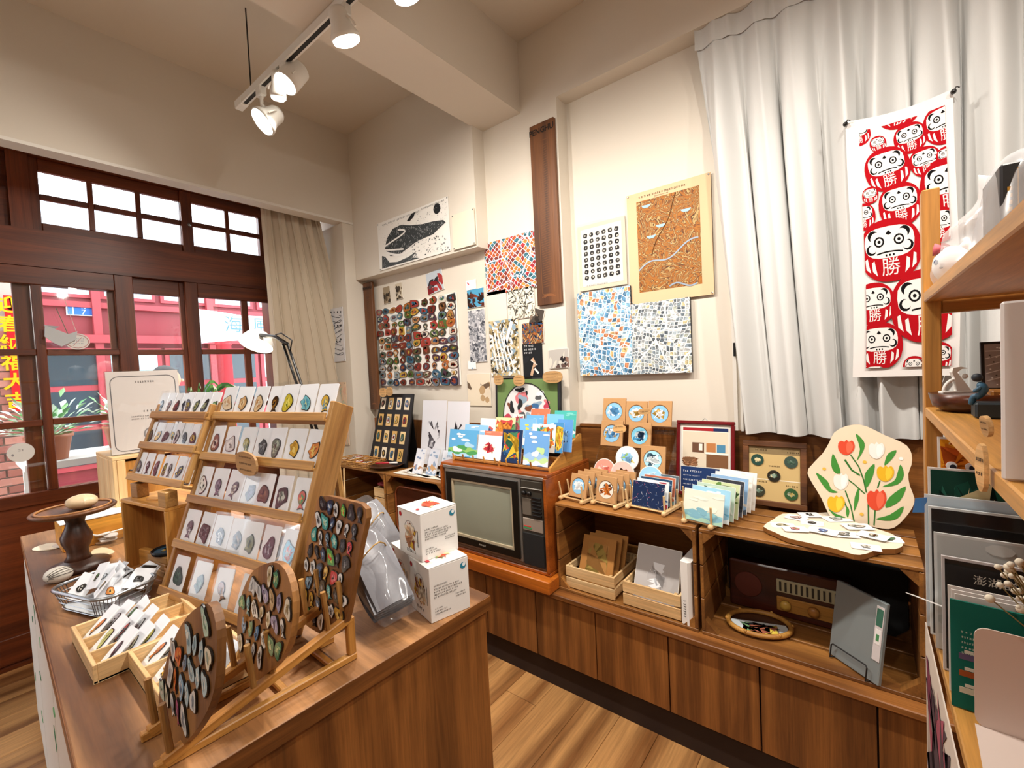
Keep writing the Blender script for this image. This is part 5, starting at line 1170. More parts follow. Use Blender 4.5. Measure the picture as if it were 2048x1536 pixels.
# ---------------------------------------------------------------- postcard racks on top of the crates
TZ = .8695
def dowel_rack(label, x, y, w, d, rz, cards):
    t = thing('dowel_rack', label, 'rack', (x, y, TZ, rz), 'pine dowel racks')
    for sx in (0, 1):
        rl0 = MB().rbox((sx*w, d/2, .011), (.016, d, .014), .002).build('rail', W_pine('y'), t)
        MB().ball((sx*w, .004, .0105), .0105, 8, 6).build('foot', W_pine('y'), t, True)
        for k in range(4): MB().tube([(sx*w, .012+k*(d-.024)/3, .016), (sx*w-.004+.008*sx, .002+k*(d-.024)/3, .085)], .0042, 6).build('peg', W_pine('z'), rl0)
    for yy in (.02, d-.02): MB().tube([(0, yy, .012), (w, yy, .012)], .004, 6).build('cross_bar', W_pine('x'), t)
    M = MW[t.name]
    for k, (dx, dy_, cw, ch, cols, stl, lab, nm, mar) in enumerate(cards):
        p = M @ V((dx, dy_, .018)); leaning_card(lab, p.x, p.x+cw, p.z, ch, p.y, cols, stl, 13, .0025 if nm == 'postcard' else .008, nm, 'coaster' if nm != 'postcard' else 'card', 'cards in the pine dowel racks', mar, rz, '#b98c5c' if nm != 'postcard' else '#eef0ee')
def round_art(t, W, H_, cols, seed, z=.0015, f=.36):
    rn = random.Random(seed); m = MB(); m.flatp(ell(W/2, H_/2, W*(f+.02), W*(f+.02), 24), z, '#6a4a2c'); m.flatp(ell(W/2, H_/2-.002, W*f, W*f, 24), z+.0004, cols[0])
    for k in range(8):
        p = [(x+W/2+rn.uniform(-.2, .2)*W, y+H_/2+rn.uniform(-.2, .2)*W) for x, y in blob(rn, W*rn.uniform(.12, .3), W*rn.uniform(.08, .22), 8, .3)]
        m.flatp(p, z+.0006+.00004*k, rn.choice(cols[1:]))
    m.build('round_picture', PAPER, t)
def kraft_coaster(label, x, y, z, s, lean, cols, seed, rz=0.0, grp='boxed round coasters'):
    a = R(lean); c, sn = math.cos(rz), math.sin(rz)
    t = thing('boxed_coaster', label, 'coaster', frame((x, y, z), (c, sn, 0), (-sn*math.sin(a), c*math.sin(a), math.cos(a))), grp)
    MB().rbox((s/2, s*.54, -.005), (s, s*1.08, .010), .001).build('kraft_box', KRAFT, t); round_art(t, s, s*1.08, cols, seed, .0006); return t
BLU = ['#8cc4ea', '#eef3f6', '#5f9fd4', '#c9a24a', '#ffffff']
dowel_rack('small pine dowel rack of boxed coasters nearest the television', -1.125, 1.745, .125, .20, -.17, [])
dowel_rack('small pine dowel rack with the kraft cat coaster', -.962, 1.752, .118, .20, -.15, [])
kraft_coaster('kraft boxed coaster with a white bird on pale blue, front of the first dowel rack', -1.095, 1.775, TZ+.018, .098, 16, BLU, 1, -.17)
for k in range(3): kraft_coaster('kraft boxed coaster in the first dowel rack, %s behind the white bird one' % ORD[k], -1.085+.012*k, 1.815+.04*k, TZ+.02, .1, 16, BLU, 40+k, -.17)
kraft_coaster('kraft boxed coaster with brown and orange cats, front of the second dowel rack', -.952, 1.768, TZ+.018, .104, 10, ['#e9e2d6', '#c8702a', '#3a2a20', '#8f4a1f', '#f4efe6'], 2, -.15)
for k in range(3): kraft_coaster('kraft boxed coaster in the second dowel rack, %s behind the cat one' % ORD[k], -.945+.012*k, 1.81+.04*k, TZ+.02, .104, 12, BLU, 50+k, -.15)
NAV = ['#16294f', '#d9e4f4', '#c86a8a', '#e0e8f6', '#6f8fc0']
dowel_rack('pine dowel rack of dark firework postcards', -.805, 1.77, .165, .20, -.12, [(.012, .02, .145, .105, NAV, 'sparks', 'dark blue firework postcard at the front of its rack', 'postcard', .001)]+[(.014, .05+.03*k, .145, .108+.002*k, c, 'scene', 'postcard edge in the firework rack, %s behind the front card' % ORD[k], 'postcard', .001) for k, c in enumerate((['#dfe6ea', '#a8384a', '#2f5a8f'], ['#27496a', '#6f94b4', '#1f2f4a'], ['#b86a50', '#6a8f8a', '#d9c0a8'], ['#5a6a74', '#9aa8b0', '#3c4a52']))])
SEA = ['#dfe6d8', '#f2f0e2', '#8fc4cf', '#7fb2c4', '#a6cdb8', '#6fa6b8']
dowel_rack('pine dowel rack of seaside postcards at the crate join', -.552, 1.715, .105, .31, -.225, [(-.01, .012, .155, .115, SEA, 'scene', 'pale green seaside postcard at the front of its rack', 'postcard', .001)]+[(.0, .05+.036*k, .15, .122+.004*k, c, s, 'postcard in the seaside rack, %s behind the front card' % ORD[k], 'postcard', .001) for k, (c, s) in enumerate(((['#9fcfe6', '#e8f2f2', '#6fb0d0'], 'scene'), (['#b8d0c0', '#4a6a55', '#2f4a3c', '#d8e4da'], 'spots'), (['#c9d6a8', '#6a8f4a', '#3f5a34', '#e4ead0'], 'spots'), (['#3a3d44', '#5a5e68', '#25272c'], 'scene'), (['#8fb4d8', '#55606c', '#d9d0c0'], 'scene'), (['#eceae4', '#e2ded6', '#f2f0ec'], 'scene'), (['#f0eee8', '#e4e0d8'], 'scene')))])
# acrylic tiered stand with coasters
ac = thing('acrylic_stand', 'clear acrylic tiered stand full of round coasters', 'stand', (-.88, 2.0, TZ))
for sx in (-.185, .185): MB().prism([(-.11, 0), (.13, 0), (.15, .30), (.12, .30)], -.0025, .0025, None, Matrix.Translation((sx, 0, 0)) @ Matrix.Rotation(R(90), 4, 'Z') @ Matrix.Rotation(R(90), 4, 'X')).build('side_panel', ACRYL, ac)
for k in range(4):
    y, z = -.09+.058*k, .025+.085*k; MB().bb(-.183, .183, y-.012, y+.03, z, z+.003).bb(-.183, .183, y-.014, y-.011, z, z+.02).build('tier', ACRYL, ac)
def on_stand(u0, u1, vb, y, z, kind, lab, cols, seed):
    a, b = px(u0, vb, 'y', y), px(u1, vb, 'y', y); s = b.x-a.x
    if kind == 'k': kraft_coaster(lab, a.x, y, z, s, 12, cols, seed, 0, 'coasters on the acrylic stand')
    else:
        t = thing('round_coaster', lab, 'coaster', frame(((a.x+b.x)/2, y, z+s/2), (1, 0, 0), (0, .2, 1)), 'coasters on the acrylic stand')
        MB().prism(ell(0, 0, s/2, s/2, 28), -.004, 0, '#e9e6e0').build('disc', PAPER, t); rn = random.Random(seed); m = MB(); m.flatp(ell(0, 0, s*.47, s*.47, 28), .0006, cols[0])
        for k in range(7): m.flatp([(x+rn.uniform(-.2, .2)*s, y_+rn.uniform(-.2, .15)*s) for x, y_ in blob(rn, s*rn.uniform(.15, .4), s*rn.uniform(.1, .28), 9, .3)], .001+.00005*k, rn.choice(cols[1:]))
        m.build('picture', PAPER, t)
PNK = ['#ee9a8a', '#f6c4bc', '#f8e4e0', '#e87f70']
for it in ((1204, 1249, 840, 2.09, TZ+.315, 'k', 'kraft boxed coaster top row of the acrylic stand, first from its left end', BLU, 61), (1250, 1293, 840, 2.09, TZ+.315, 'k', 'kraft boxed coaster in the middle of the top acrylic row', BLU, 62), (1295, 1342, 845, 2.085, TZ+.315, 'k', 'kraft boxed coaster with gold bird, end of the top acrylic row', BLU, 63),
           (1200, 1243, 875, 2.03, TZ+.215, 'k', 'kraft boxed coaster with gold crest, second acrylic row', BLU, 64), (1255, 1300, 878, 2.03, TZ+.215, 'k', 'kraft boxed coaster with diving swallow, second acrylic row', ['#7fcbea', '#1f3a5a', '#eaf4f8', '#4f98c8'], 65),
           (1231, 1277, 908, 1.975, TZ+.115, 'r', 'white rimmed round coaster with green and blue landscape', ['#dfe9f0', '#8fc4ea', '#8fb86a', '#e6d27a'], 66), (1279, 1328, 915, 1.975, TZ+.115, 'k', 'kraft boxed coaster with grey fish, third acrylic row', ['#a8dcee', '#3a5a70', '#eaf4f8'], 67),
           (1188, 1230, 935, 1.925, TZ+.062, 'r', 'coral pink round coaster with white seabird', PNK, 68), (1222, 1268, 938, 1.915, TZ+.058, 'r', 'pink round coaster with a brown cat', ['#f4c0b8', '#6a3f20', '#3a2416', '#f8dcd6'], 69), (1277, 1325, 948, 1.92, TZ+.05, 'r', 'sky blue round coaster with white cloud dog', ['#9cd0f0', '#ffffff', '#c8e6f6', '#f0f4f6'], 70)):
    on_stand(*it)
tag_note(1289, 823, 13, 6, 1.98, 'amber price tag on the top row of the acrylic stand', rot=.1, nm='price_tag', lines=1)
tag_note(1239, 858, 13, 8, 1.955, 'amber price tag on the second row of the acrylic stand', rot=.1, nm='price_tag', lines=2)
# red framed notice, brown framed badges
def frame_pic(name, label, x0, x1, z0, h, y, lean, fw, mat, cat='frame'):
    a = R(lean); t = thing(name, label, cat, frame((x0, y, z0), (1, 0, 0), (0, math.sin(a), math.cos(a)))); W = x1-x0
    for nm, q in (('frame_rail', (0, W, h-fw, h)), ('frame_rail', (0, W, 0, fw)), ('frame_stile', (0, fw, fw, h-fw)), ('frame_stile', (W-fw, W, fw, h-fw))): MB().rbox(((q[0]+q[1])/2, (q[2]+q[3])/2, 0), (q[1]-q[0], q[3]-q[2], .018), .003).build(nm, mat, t)
    MB().bb(fw-.004, W-fw+.004, fw-.004, h-fw+.004, -.008, -.004).build('backing', WHITE, t); return t, W
rf, W = frame_pic('framed_notice', 'crimson framed notice with a room photograph and navy panel', -.70, -.448, TZ, .345, 2.09, 8, .016, flat('crimson_lacquer', '#6d1018', .25, spec=.6)); H_ = .345
m = MB(); a, b, c, d = .02, W-.02, .02, H_-.02
m.flatp([(a, c), (b, c), (b, d), (a, d)], -.003, '#e6e2d8').bb(a+.008, b-.008, d-.026, d-.012, -.0028, -.0024, '#a3242c').bb(b-.07, b-.008, d-.026, d-.012, -.0023, -.002, '#1f2f5a')
m.bb(a+.008, b-.008, c+.115, d-.03, -.0028, -.0024, '#d9cdb8').bb(b-.1, b-.008, c+.117, c+.175, -.0022, -.0018, '#7a5538').bb(b-.105, b-.008, c+.175, c+.183, -.0017, -.0012, '#efece4').bb(a+.05, b-.11, c+.18, c+.225, -.0022, -.0018, '#6a4a38').bb(a+.08, a+.095, c+.19, c+.22, -.0016, -.0012, '#e8e4dc').bb(b-.1, b-.06, c+.185, c+.225, -.0022, -.0018, '#b87a4a').bb(b-.055, b-.02, c+.185, c+.22, -.0022, -.0018, '#4f86a8')
m.bb(a, b, c, c+.112, -.0028, -.0022, '#1e3768'); rn = random.Random(5)
for k in range(30): m.flatp([(x+a+.012+rn.uniform(0, .06), y+c+.118+rn.uniform(0, .035)) for x, y in blob(rn, .016, .01, 6, .3)], -.002+.00002*k, rn.choice(['#8a5a3c', '#6a4028', '#a87a58']))
for k, (hh, ln) in enumerate(((.009, .085), (.005, .07), (.007, .10), (.006, .04), (.006, .06))): scribble(m, rn, a+.01, a+.01+ln, c+.092-.02*k, hh, -.0018, '#dfe6f2')
m.flatp([(b-.07, c+.02), (b-.02, c+.02), (b-.012, c+.05), (b-.03, c+.08), (b-.04, c+.06), (b-.055, c+.075), (b-.07, c+.05)], -.0018, '#e6e8ee'); m.build('notice', PAPER, rf)
MB().tube([(W/2-.012, H_, 0), (W/2, H_+.012, 0), (W/2+.012, H_, 0)], .0015, 5).build('hanger', STEEL, rf)
bf, W = frame_pic('framed_badges', 'square dark brown frame displaying five round badges on kraft', -.417, -.183, TZ, .27, 2.085, 9, .024, W_sign('x')); H_ = .27
MB().bb(.022, W-.022, .022, H_-.022, -.0035, -.002, '#c9ae78').bb(.022, W-.022, H_*.40, H_*.415, -.0018, -.0014, '#e6dcc4').bb(.022, W-.022, H_*.8, H_-.022, -.0018, -.0014, '#8a7654').build('kraft_mount', PAPER, bf)
for k, (fx, fy_, col) in enumerate(((.24, .70, '#24483f'), (.76, .70, '#3a4f48'), (.5, .47, '#25221c'), (.26, .22, '#3a3d30'), (.76, .22, '#2f5a36'))):
    p = MB().prism(ell(W*fx, H_*fy_, .024, .024, 20), -.002, .002, '#3a3428', None, col); rn = random.Random(k+3)
    for q in range(4): p.flatp([(x+W*fx+rn.uniform(-.008, .008), y+H_*fy_+rn.uniform(-.008, .008)) for x, y in blob(rn, .016, .008, 7, .3)], .0023+.0001*q, rn.choice(['#c9b46a', '#8fa89a', '#e0d4a8', '#4a6a58']))
    p.build('badge', ENAMEL, bf)
m = MB(); rn = random.Random(2)
for fx, fy_ in ((.2, .86), (.7, .84), (.42, .62), (.2, .37), (.68, .34)): scribble(m, rn, W*fx, W*fx+.04, H_*fy_, .006, -.0008, '#3a2c1c')
m.build('captions', PAPER, bf)
# tulip board
tlM = frame((-.185, 2.0, TZ), (1, 0, 0), (0, .12, 1))
tl = thing('painted_board', 'cream wavy edged board painted with red, white and yellow tulips', 'board', tlM)
def tp(u, v):                                                # photo point on the board's plane
    n = tlM.col[2].to_3d(); o = tlM.col[3].to_3d(); d = CR*((u-1024)/FPX)-CU*((v-768)/FPX)+CF
    q = EYE+d*((o-EYE).dot(n)/d.dot(n))-o; return q.dot(tlM.col[0].to_3d()), q.dot(tlM.col[1].to_3d())
zc = lambda x, y: (1380+x/4.267, 780+y/4.267)
out = [tp(*zc(x, y)) for x, y in ((1010, 640), (1130, 510), (1190, 410), (1230, 330), (1330, 275), (1450, 262), (1560, 300), (1660, 350), (1760, 390), (1850, 440), (1890, 510), (1890, 600), (1862, 680), (1875, 780), (1915, 890), (1895, 970), (1830, 1060), (1740, 1140), (1640, 1148), (1500, 1120), (1330, 1095), (1230, 1070), (1180, 1020), (1120, 890), (1060, 790), (1015, 710))][::-1]
mn = min(p[1] for p in out); sh = -mn+.001
out = dens([(x, y+sh) for x, y in out], 2)
MB().prism(out, -.016, 0, '#8a5528', None, '#e6d3b8').build('board', PAINT, tl)
def tz_(x, y): a, b = tp(*zc(x, y)); return a, b+sh
m = MB()
def leafp(pts, col='#3f8a34', z=.001): m.flatp(dens([tz_(*p) for p in pts], 3), z, col)
def stemp(pts, wd=.004): ribbon(m, [tz_(*p) for p in pts], wd, .0008, '#2f6f2c')
stemp([(1370, 520), (1440, 620), (1480, 730), (1505, 840)]); stemp([(1280, 680), (1400, 770), (1490, 850)]); stemp([(1325, 825), (1370, 950), (1400, 1090)]); stemp([(1520, 940), (1523, 1115)]); stemp([(1580, 980), (1570, 1120)]); stemp([(1320, 560), (1380, 650), (1450, 695)], .006); stemp([(1620, 740), (1600, 800)]); stemp([(1310, 905), (1350, 1000)])
for q in ([(1218, 510), (1260, 590), (1285, 670), (1240, 675), (1205, 610)], [(1412, 340), (1480, 400), (1485, 470), (1420, 575), (1450, 470)], [(1760, 478), (1735, 540), (1660, 610), (1672, 540), (1700, 500)], [(1575, 597), (1560, 700), (1505, 800), (1488, 700), (1520, 640)], [(1795, 600), (1825, 690), (1770, 770), (1640, 790), (1740, 740), (1770, 670)], [(1075, 672), (1170, 740), (1205, 810), (1262, 838), (1190, 838), (1120, 760)], [(1840, 785), (1790, 910), (1670, 970), (1700, 880)], [(1820, 955), (1790, 1040), (1710, 1080), (1585, 1065), (1700, 1030)], [(1440, 800), (1440, 900), (1400, 1000), (1405, 880)], [(1180, 980), (1240, 1020), (1330, 1055), (1240, 1045)], [(1340, 960), (1360, 1000), (1345, 1055), (1330, 1010)]): leafp(q)
def tulip(c, w, h, col, col2):
    cx, cy = c; P_ = lambda x, y: tz_(cx+x*w, cy+y*h)
    m.flatp(dens([P_(*p) for p in ((-.9, -.5), (-.55, -.85), (-.2, -.7), (.05, -1), (.3, -.7), (.65, -.9), (.95, -.4), (.9, .3), (.35, .95), (-.3, .95), (-.85, .4))], 2), .0018, col)
    m.flatp(dens([P_(*p) for p in ((.1, -.6), (.5, -.7), (.8, -.2), (.6, .5), (.2, .85), (.0, .2))], 2), .0024, col2)
tulip((1332, 455), 75, 65, '#d9492c', '#e8674a'); tulip((1590, 480), 72, 72, '#ece8e2', '#f6f4f0'); tulip((1665, 675), 78, 70, '#e2b020', '#f0c83a'); tulip((1287, 745), 68, 72, '#ece8e2', '#f6f4f0'); tulip((1590, 900), 88, 90, '#d9492c', '#e8674a'); tulip((1245, 935), 78, 72, '#e8b222', '#f2cc40')
for q in ((1145, 640), (1490, 580), (1465, 1025), (1800, 550)): m.flatp(ell(*tz_(*q), .006, .006, 8), .0015, '#e8b848' if q[0] < 1700 else '#f4f2ee')
m.build('tulip_painting', PAINT, tl)
# palette board with pin cards lying on the crate
zq = lambda x, y: (1380+x/4.096, 1000+y/4.096)
def pp(x, y): p = px(*zq(x, y), 'z', TZ+.016); return p.x, p.y
po = dens([pp(*q) for q in ((600, 215), (680, 160), (760, 110), (900, 110), (1050, 105), (1210, 100), (1300, 160), (1480, 220), (1640, 270), (1720, 320), (1745, 370), (1680, 400), (1560, 400), (1440, 440), (1340, 445), (1200, 400), (1060, 370), (950, 345), (800, 310), (700, 265))][::-1], 2)
pa = thing('palette_board', 'cream wavy slab covered with loose pin cards in front of the tulips', 'board', (po[0][0], po[0][1], TZ))
MB().prism(po, TZ, TZ+.0155, '#8a5a2c', None, '#e4d8c4').build('slab', PAINT, pa, world=True)
for k, (x, y, w, h, rz, c, lab) in enumerate(((760, 210, .075, .05, .3, ['#b0a888', '#3a3a34', '#d8d0b8'], 'olive fish pin card at the left of the palette board'), (870, 150, .07, .05, -.2, ['#c8a0a0', '#6a4a4a', '#e8e0d8'], 'pink pin card at the back of the palette board'), (980, 130, .07, .05, .5, ['#2a2a2c', '#6a6a6c', '#e8e6e0'], 'black dot pin card at the back of the palette board'), (860, 250, .075, .05, .4, ['#d88a9a', '#7a9a5a', '#c86a5a'], 'pink and green pin card on the palette board'), (1090, 270, .085, .055, -.15, ['#2f5fb0', '#1f3a70', '#8fb0e0'], 'blue glasses pin card in the middle of the palette board'), (1000, 190, .07, .05, .1, ['#4a4a48', '#8a8a84', '#2a2a2a'], 'grey pin card in the middle of the palette board'), (1200, 160, .085, .055, .6, ['#a8a8ac', '#d8d8da', '#8a8a90'], 'white pin card tilted near the tulip board'), (1260, 290, .08, .055, .3, ['#5a6068', '#b8bcc0', '#2a2c30'], 'grey oval pin card right of the glasses pin'), (1370, 230, .085, .055, .5, ['#d0ccc4', '#8a8680', '#3a3a38'], 'blank pin card overlapping the grey oval one'), (1500, 310, .08, .055, -.3, ['#7a9a7a', '#2a2a26', '#c8d0c0'], 'green frog pin card toward the right of the palette'), (1620, 320, .075, .055, .2, ['#2f6a48', '#5a9a70', '#1f3f30'], 'dark green snake pin card at the palette end'), (1440, 390, .075, .05, .1, ['#e0ddd6', '#d0ccc4', '#c8c4bc'], 'plain white card at the palette front edge'))):
    X, Y = pp(x, y); rn = random.Random(k+90)
    t = thing('pin_card', lab, 'card', T(X, Y, TZ+.0165+.0016*(k % 5), rz, R(1.2)), 'pin cards on the palette board')
    MB().prism(rrect(-w/2, -h/2, w/2, h/2, .005, 2), 0, .001, '#eeecea').build('backing_card', PAPER, t); m = MB(); badge(m, rn, w*.5, h*.55, .0015, c, '#3a3834', .001, .25); m.build('pin', ENAMEL, t)
# ================================================================ ON THE ISLAND
IZ = .8505
WV = V((.98634, .16475, 0)); NV = V((.16475, -.98634, 0)); UPV = V((0, 0, 1))
SL = {}
def pin_card(label, M, w, h, cols, seed, group, pw_=.62, ph=.5, py=.44, rim='#242220', name='pin_card', wob=.18):
    t = thing(name, label, 'card', M, group); rn = random.Random(seed)
    k = (round(w, 3), round(h, 3))
    if k not in SL:
        SL[k] = (MB().prism(rrect(-w/2, 0, w/2, h, .004, 2), -.0012, 0, None).mesh('backing_card', CARDW), MB().box((0, h*.53, .0045), (w+.004, h*1.13, .0006)).box((0, h*1.06, .001), (w*.3, .003, .001)).mesh('clear_sleeve', SLEEVE))
    place('backing_card', SL[k][0], t); place('clear_sleeve', SL[k][1], t)
    m = MB(); badge(m, rn, w*pw_, h*ph, .0018, cols, rim, .0003, wob, Matrix.Translation((0, h*py, 0)) @ Matrix.Rotation(rn.uniform(-.5, .5), 4, 'Z')); m.build('pin', ENAMEL, t)
    return t
IZ_ = IZ
def tier_rack(label, A, L, n, dz_, back, cards, cw, ch, lab, grp, name, plank_h, sides, seed0, bz=IZ):
    ax = UPV*dz_-NV*back; ln = ax.length; ax = ax/ln                       # slope direction of the ladder
    t = thing(name, label, 'rack', frame(A, WV, ax))
    nrm = MW[t.name].col[2].to_3d()
    th_ = math.atan2(back, dz_); y0 = (bz-A.z+.073*math.sin(th_))/math.cos(th_); plank_h -= .03+y0
    for x in sides: MB().rbox((x, y0+plank_h/2, -.036), (.016, plank_h, .072), .002).build('side_plank', W_rack('y'), t)
    for k in range(n):
        y = ln*k
        shf = MB().rbox((L/2, y-.006, -.018), (L, .008, .045), .0015).build('shelf', W_rack('x'), t)
        MB().rbox((L/2, y+.003, .0065), (L, .024, .008), .0015).build('lip', W_rack('x'), shf)
    for x in (.03, L-.03): MB().tube([(x, plank_h*.8, -.07), (x, (bz+.008-A.z+.26*plank_h/.6*math.sin(th_))/math.cos(th_), -.26*plank_h/.6)], .009, 6).build('rear_leg', W_rack('y'), t)
    for k in range(n):
        row = cards[n-1-k]
        for i, (f, cols, nm) in enumerate(row):
            rn = random.Random(seed0+k*20+i); M = MW[t.name] @ Matrix.Translation((L*f, ln*k+.001, -.006-.0035*((i*5) % 4))) @ Matrix.Rotation(rn.uniform(-.02, .06), 4, 'Z') @ Matrix.Rotation(rn.uniform(-.05, .12), 4, 'Y')
            pin_card('%s pin card, %s from left, %s tier of the %s' % (nm, ORD[i], ('top', 'second', 'third', 'fourth', 'bottom')[n-1-k] if n == 5 else ('top', 'middle', 'bottom')[n-1-k], lab), M, cw, ch, cols, seed0+k*20+i, grp)
    return t
def row(*it):
    n = len(it); return [((i+.55)/n, c, nm) for i, (c, nm) in enumerate(it)]
D = '#1c1b1a'; CRM = '#e4cfae'
R1 = row(((CRM, '#c9a27a', '#f0e4cc'), 'cream shell'), (('#caa070', '#e6cfa4', '#8a5a34'), 'tan swirl'), (('#dcc29a', '#b98a5a', '#efe0c4'), 'beige cone'), (('#4a3018', '#a8782f', D), 'dark brown'), (('#c8b83a', '#e8dc6a', '#7a8a2a'), 'yellow green'), (('#6fb6c4', '#4a8fa8', '#c8d8a0'), 'pale teal'), (('#d0a838', '#5f98b8', '#e8d070'), 'gold and blue round'))
R2 = row((('#7a4a34', '#d8c8b8', '#3a2420'), 'brown bird'), (('#c8ccc8', '#e6e8e4', '#7a8078'), 'white oval'), (('#a89a4a', '#6a6a2a', '#d8cc8a'), 'olive gold'), (('#4a484a', '#8a888a', '#2a2a2c'), 'dark grey feather'), (('#5a6a58', '#a8b49a', '#2f3a2e'), 'grey green'), (('#d8a838', '#b88820', '#e8cc70'), 'long gold'), (('#d8823a', '#e8c86a', '#a8502a'), 'orange cluster'))
R3 = row((('#e6e4e0', D, '#f2f0ec'), 'black ringed white'), (('#6a5468', '#a898a8', '#3a2c3a'), 'purple grey'), (('#2a2a28', '#c8c8b8', '#5a5a50'), 'dark oval'), (('#1f1c22', '#6a5a7a', '#3a3040'), 'black purple'), (('#5a4434', '#8a6a50', '#2c2018'), 'dark brown oval'), (('#26302c', '#c0ccc0', '#4a6a5a'), 'black green oval'), (('#c8503a', '#4a8a4a', '#e8a040'), 'red and green'))
R4 = row((('#1c1c1e', '#e8e8e8', '#3a3a3c'), 'black crescent'), (('#4a4a4c', '#8a8a8c', '#2a2a2c'), 'charcoal'), (('#222224', '#dcdcdc', '#5a5a5c'), 'black and white'), (('#3a2f24', '#8a6a48', '#1c1814'), 'brown black'), (('#6a6a48', '#a8a47a', '#3a3a28'), 'olive'), (('#1c1e22', '#9a9ea6', '#3c4048'), 'black oval'), (('#5fa8c4', '#c8503a', '#d8e4e8'), 'teal and red'))
R5 = row((('#22382c', '#3f5a48', D), 'dark green winged'), (('#24402f', '#4a6a50', D), 'dark green leaf'), (('#8a5a34', '#c89a5a', '#5a3a20'), 'brown striped'), (('#c8c4bc', '#5a5854', '#e8e6e2'), 'small grey'), (('#a8944a', '#6a6030', '#d8cc90'), 'olive gold'))
RKA = V((-1.668, .364, .885))
tier_rack('large five tier wooden rack of pin cards leaning on the island', RKA, .55, 5, .125, .047, [R1, R2, R3, R4, R5], .073, .104, 'large rack', 'pin cards on the large rack', 'tier_rack', .615, (.0, .555), 300)
L1 = row(*[((c, d, D), n_) for c, d, n_ in (('#8a98a8', '#d8dce0', 'grey blue'), ('#8a5a4a', '#b88a70', 'rust'), ('#4a1f1c', '#8a3a30', 'dark red'), ('#2f3848', '#6a7484', 'slate'), ('#2a2a1c', '#c8b02a', 'black and yellow'), ('#6a7068', '#c8c480', 'grey olive'), ('#2a2c26', '#c8c890', 'black olive'), ('#6a8a5a', '#d8e0c8', 'green'))])
L2 = row(*[((c, d, D), n_) for c, d, n_ in (('#4a5040', '#7a8068', 'dark olive'), ('#c8902a', '#e8c040', 'golden'), ('#2a2c30', '#6a6c70', 'black'), ('#c8a838', '#4a8a8a', 'yellow and teal'), ('#c8cacc', '#8a8c90', 'grey'), ('#4a4c54', '#8a8c94', 'charcoal'), ('#2a2c28', '#d8c45a', 'black and yellow'), ('#3a2c2c', '#6a5a5a', 'dark brown'))])
L3 = row(*[((c, d, D), n_) for c, d, n_ in (('#3a3a34', '#8a8a6a', 'olive black'), ('#2a2c2e', '#c8ccd0', 'black ring'), ('#3c3e40', '#8a8c90', 'grey'), ('#5a6a2a', '#a8b04a', 'green leaf'), ('#8a8a8c', '#c8cacc', 'pale'), ('#3a4448', '#d8c82a', 'blue grey and yellow'), ('#2a5a3c', '#e6e8e4', 'big dark green'))])
STM = frame((-2.052, .355, IZ), WV, (-NV.x, -NV.y, 0))
tier_rack('three tier wooden rack of pin cards standing on the arched stool', V((-2.057, .386, 1.178)), .372, 3, .104, .042, [L1, L2, L3], .048, .09, 'small rack', 'pin cards on the small rack', 'tier_rack', .30, (.01, .362), 500, IZ+.257+.0505)
# arched stool under the small rack
st_ = thing('arched_stool', 'open orange pine stool with arched cut outs under the small rack', 'stool', STM)
SW, SD, SH = .312, .20, .257
MB().rbox((SW/2, SD/2, SH-.006), (SW, SD, .012), .002).build('top', W_orange('x'), st_)
MB().rbox((SW-.006, SD/2, SH/2-.006), (.012, SD, SH-.012), .002).build('side', W_orange('z'), st_)
MB().rbox((.006, SD/2, SH/2-.006), (.012, SD, SH-.012), .002).build('side', W_orange('z'), st_)
MB().rbox((SW/2, SD/2, .006), (SW-.024, SD, .012), .002).build('base', W_orange('x'), st_)
ar_ = [(.012, .012), (.012, SH-.012), (SW-.012, SH-.012), (SW-.012, .012), (SW*.7, .012), (SW*.66, SH*.5)]+[(SW*.5+SW*.15*math.cos(t), SH*.6+SH*.2*math.sin(t)) for t in [k*math.pi/8 for k in range(9)]]+[(SW*.34, SH*.5), (SW*.3, .012)]
MB().prism(ar_, 0, .012, None, Matrix.Translation((0, SD, 0)) @ Matrix.Rotation(R(90), 4, 'X')).build('arched_back', W_orange('z'), st_)
def isl_block(label, x, y, z, d, rz, mat, name='wood_block', cat='block', group=None):
    return one(name, MB().rbox((0, 0, d[2]/2), d, .002), mat, label, cat, group, M=MW[st_.name] @ T(x, y, z, rz))
isl_block('small pale block under the left foot of the small rack', .035, .045, SH, (.05, .035, .05), 0, W_rack('x'))
isl_block('small pale block under the right foot of the small rack', .29, .02, SH, (.05, .035, .05), 0, W_rack('x'))
isl_block('wooden plate block leaning in the stool', .05, .05, .012, (.085, .02, .055), .1, W_orange('x'))
for k in range(3): isl_block('wooden slab in the stool, %s of a stack of three' % ('lowest', 'middle', 'topmost')[k], .19, .055, .0125+.0225*k, (.11, .08, .022), .06*k-.05, W_rack('x'), 'wood_slab', 'block', 'stack of wooden slabs in the stool')
tn = thing('round_tin', 'shallow round tin with blue and gold picture on the stacked slabs', 'tin', MW[st_.name] @ T(.195, .055, .081))
MB().lathe([(.05, 0), (.053, .012), (.05, .013), (.047, .006), (.001, .006)], 24).build('tray', flat('tin_dark', '#2a2f34', .35, metal=.4), tn, True)
m = MB(); rn = random.Random(3); m.flatp(ell(0, 0, .045, .045, 20), .0068, '#3f6a84')
for k in range(7): m.flatp([(x+rn.uniform(-.02, .02), y+rn.uniform(-.02, .02)) for x, y in blob(rn, .03, .015, 8, .3)], .0072+.0001*k, rn.choice(['#c8a24a', '#e0cc90', '#2a4a5a', '#8fb0c0']))
m.build('picture', ENAMEL, tn)
rg = thing('wooden_ring', 'small brown wooden cup ring on the stool base', 'ring', MW[st_.name] @ T(.262, .04, .0125))
